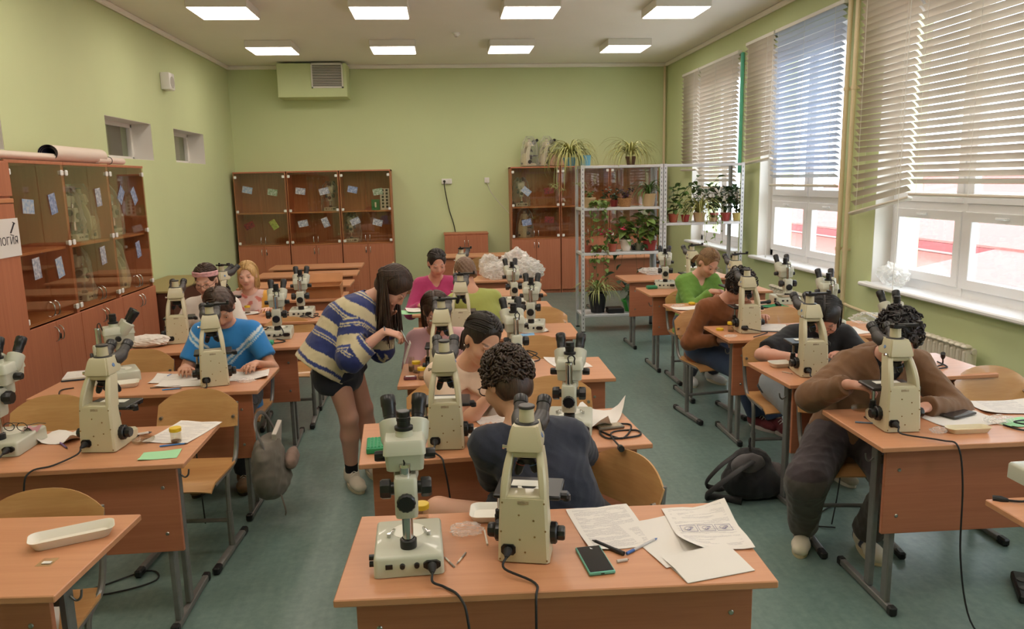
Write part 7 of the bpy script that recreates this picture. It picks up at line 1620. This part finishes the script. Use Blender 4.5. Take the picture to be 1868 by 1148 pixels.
def leafy(px, z, dy, lab, r, hp, m, stems, L, w_, i=0, seed=1, sh=.25, spread=.5, per=6, flowers=None, hang=False, pname='potted_plant', bend=.6, lean=(0, 0)):
    t = thing(pname, lab, 'plant', ppos(px, z, dy), 0, 'potted plants on the racks'); pot(t, r, hp, m); rs = random.Random(seed); me = [lm(L, w_, bend, i), lm(L*.8, w_*.85, bend*.6, i), lm(L*.65, w_*.7, bend, i)]
    for s_ in range(stems):
        a = 2*PI*s_/stems+rs.uniform(-.4, .4); H_ = sh*rs.uniform(.7, 1.1); d = Vector((math.cos(a), math.sin(a)*.7, 0))*spread*H_+Vector((*lean, 0))*H_
        if hang: pts = [Vector((0, 0, hp)), Vector((d.x*.5, d.y*.5-r, hp+.03)), Vector((d.x*.6, -r*1.3+d.y*.3, hp-.15*H_)), Vector((d.x*.7, -r*1.35, hp-H_))]
        else: pts = [Vector((0, 0, hp*.9)), d*.35+Vector((0, 0, hp+H_*.45)), d+Vector((0, 0, hp+H_))]
        P_ = spline(pts, 5); MB().tube(P_, lambda u: .0045-.003*u, 5).build('stem', M['stem'], t)
        for k in range(per):
            p = P_[min(len(P_)-1, 2+int((len(P_)-3)*(k+.7)/per))]; az = rs.uniform(0, 2*PI); link('leaf', rs.choice(me), t, p, (R(rs.uniform(-25, 45)) if not hang else R(rs.uniform(-60, 0)), R(rs.uniform(-25, 25)), az))
        if flowers:
            fm = LM.setdefault(('fl', flowers), MB().ell((0, 0, 0), (.016, .016, .010), 8).ell((.012, 0, .004), (.010, .010, .007), 6).ell((-.008, .010, .003), (.010, .010, .007), 6).mesh('flower', mat('petal', srgb(*flowers), .5)))
            for k in range(3): link('flower', fm, t, P_[-1]+Vector((rs.uniform(-.03, .03), rs.uniform(-.03, .03), rs.uniform(-.03, .03))))
    return t
BG = mat('beige_pot', srgb(196, 168, 128), .6); WK = mat('wicker', srgb(168, 122, 74), .7, noise=.35, nscale=90, bump=.8, bscale=120); BK = mat('black_pot', srgb(26, 24, 28), .5); LB = mat('blue_pot', srgb(110, 170, 196), .4); WP = mat('white_pot_red_dots', srgb(220, 208, 196), .4); GP = mat('grey_green_pot', srgb(120, 118, 96), .5); PK = mat('pink_pot', srgb(190, 104, 100), .5); GB = mat('green_basin', srgb(60, 170, 70), .4); YP = mat('yellow_striped_pot', srgb(222, 206, 132), .4)
spider(1040, 1.996, .20, 'large drooping spider plant on the top left corner of the plant rack', .08, .10, LB, 170, .54, 2, 1, 1.05, 6); 
t = thing('flower_pot', 'light blue square pot beside the large spider plant on the rack top', 'pot', ppos(1068, 1.996, .12)); MB().loft([[(-.05, -.05, 0), (.05, -.05, 0), (.05, .05, 0), (-.05, .05, 0)], [(-.058, -.058, .12), (.058, -.058, .12), (.058, .058, .12), (-.058, .058, .12)]]).build('pot', LB, t); MB().box((0, 0, .115), (.1, .1, .014)).build('soil', M['soil'], t)
spider(1150, 1.996, .14, 'spider plant with brown roots hanging over the rack front', .06, .10, mat('moss_root', srgb(92, 66, 44), .9, noise=.3, nscale=60), 100, .5, 2, 2, .95, 1)
leafy(1075, 1.501, .16, 'beige pot with a small leafy plant on the second rack shelf', .075, .12, BG, 4, .06, .035, 1, 3, .08, .8, 6); leafy(1103, 1.501, .18, 'brown pot with a dark round leaf on the second rack shelf', .07, .10, WK, 3, .08, .05, 3, 4, .10, .6, 3)
leafy(1140, 1.501, .16, 'wicker basket with purple leaved plant on the rack', .085, .10, WK, 7, .06, .03, 4, 5, .12, 1.0, 8, pname='purple_plant'); spider(1183, 1.501, .16, 'spider plant in a ribbed beige pot on the second rack shelf', .085, .15, BG, 60, .42, 0, 6, .95)
leafy(1120, 1.501, .28, 'bushy green plant behind the wicker basket', .05, .08, RD, 5, .07, .04, 3, 7, .16, .7, 6)
leafy(1071, .966, .14, 'small terracotta pot with a sprig behind the rack post', .055, .085, TC, 3, .06, .03, 0, 8, .16, .4, 5); leafy(1092, .966, .10, 'trailing ivy hanging down in front of the rack shelves', .045, .05, TC, 7, .06, .05, 1, 9, .5, .35, 14, hang=True, pname='ivy'); leafy(1090, 1.501, .08, 'trailing ivy hanging from the second shelf of the rack', .04, .05, BG, 7, .07, .055, 1, 19, .48, .35, 13, hang=True, pname='ivy')
leafy(1117, .966, .14, 'flowering plant with pink blooms on the third rack shelf', .055, .095, TC, 7, .07, .055, 0, 10, .17, .9, 6, flowers=(214, 62, 100), pname='flowering_plant'); leafy(1142, .966, .16, 'white pot with red dots and broad leaves on the rack', .07, .14, WP, 6, .14, .09, 1, 11, .24, .7, 8)
leafy(1166, .966, .2, 'small grey green pot with leaves on the rack', .05, .09, GP, 4, .11, .07, 0, 12, .24, .5, 7); leafy(1186, .966, .16, 'red pot with a lush broad leaved plant on the rack', .08, .12, RD, 8, .15, .10, 1, 13, .38, .6, 9)
leafy(1158, .966, .26, 'dark leaved climber hanging below the third rack shelf', .045, .05, BK, 5, .14, .07, 3, 14, .35, 1.2, 4, hang=True)
spider(1090, .216, .18, 'spider plant in a tall black pot on the bottom rack shelf', .11, .24, BK, 80, .46, 5, 15, .9); leafy(1155, .216, .2, 'green basin with broad drooping leaves on the bottom rack shelf', .13, .14, GB, 6, .24, .10, 3, 16, .25, .9, 3, bend=1.0)
t = thing('seed_tray', 'black seed tray on the bottom rack shelf', 'tray', ppos(1122, .216, .12)); MB().box((0, 0, .03), (.2, .16, .06), bev=.006).build('tray_body', BK, t); MB().box((0, 0, .061), (.18, .14, .004)).build('soil', M['soil'], t)
leafy(1228, 1.301, .14, 'terracotta pot with a tall slanting stem on the window rack', .06, .10, TC, 4, .13, .075, 0, 17, .46, .35, 9, lean=(.35, 0)); leafy(1250, 1.301, .14, 'red pot with a short plant on the window rack', .05, .085, RD, 4, .07, .05, 0, 18, .16, .5, 6); spider(1276, 1.301, .10, 'striped spider plant drooping over the window rack shelf', .07, .11, BG, 80, .52, 2, 20, 1.0, 1)
leafy(1302, 1.301, .16, 'pink pot with a bushy dark plant on the window rack', .055, .10, PK, 7, .11, .06, 3, 21, .38, .7, 10); leafy(1323, 1.301, .14, 'red pot with thin upright stems on the window rack', .06, .10, RD, 5, .10, .06, 3, 22, .30, .6, 7); leafy(1344, 1.301, .14, 'yellow and white striped pot with a leafy plant on the window rack', .055, .095, YP, 7, .11, .045, 3, 23, .34, .3, 10, lean=(-.25, 0))
leafy(1272, 1.301, .3, 'tall green plant behind the striped spider plant', .05, .09, TC, 6, .12, .06, 0, 24, .44, .6, 10); leafy(1300, 1.301, .05, 'trailing green sprigs hanging under the window rack shelf', .04, .05, BG, 4, .06, .03, 1, 25, .30, .5, 7, hang=True)
t = thing('toolbox', 'dark blue storage box on the floor under the window rack', 'box', (*PZ(1225, 598, 0)[:2], 0)); MB().box((0, 0, .10), (.36, .26, .2), bev=.01).build('box_body', mat('navy_box', srgb(40, 48, 74), .5), t); MB().box((0, 0, .21), (.38, .28, .03), bev=.006).build('box_lid', mat('grey_box', srgb(120, 124, 130), .5), t)
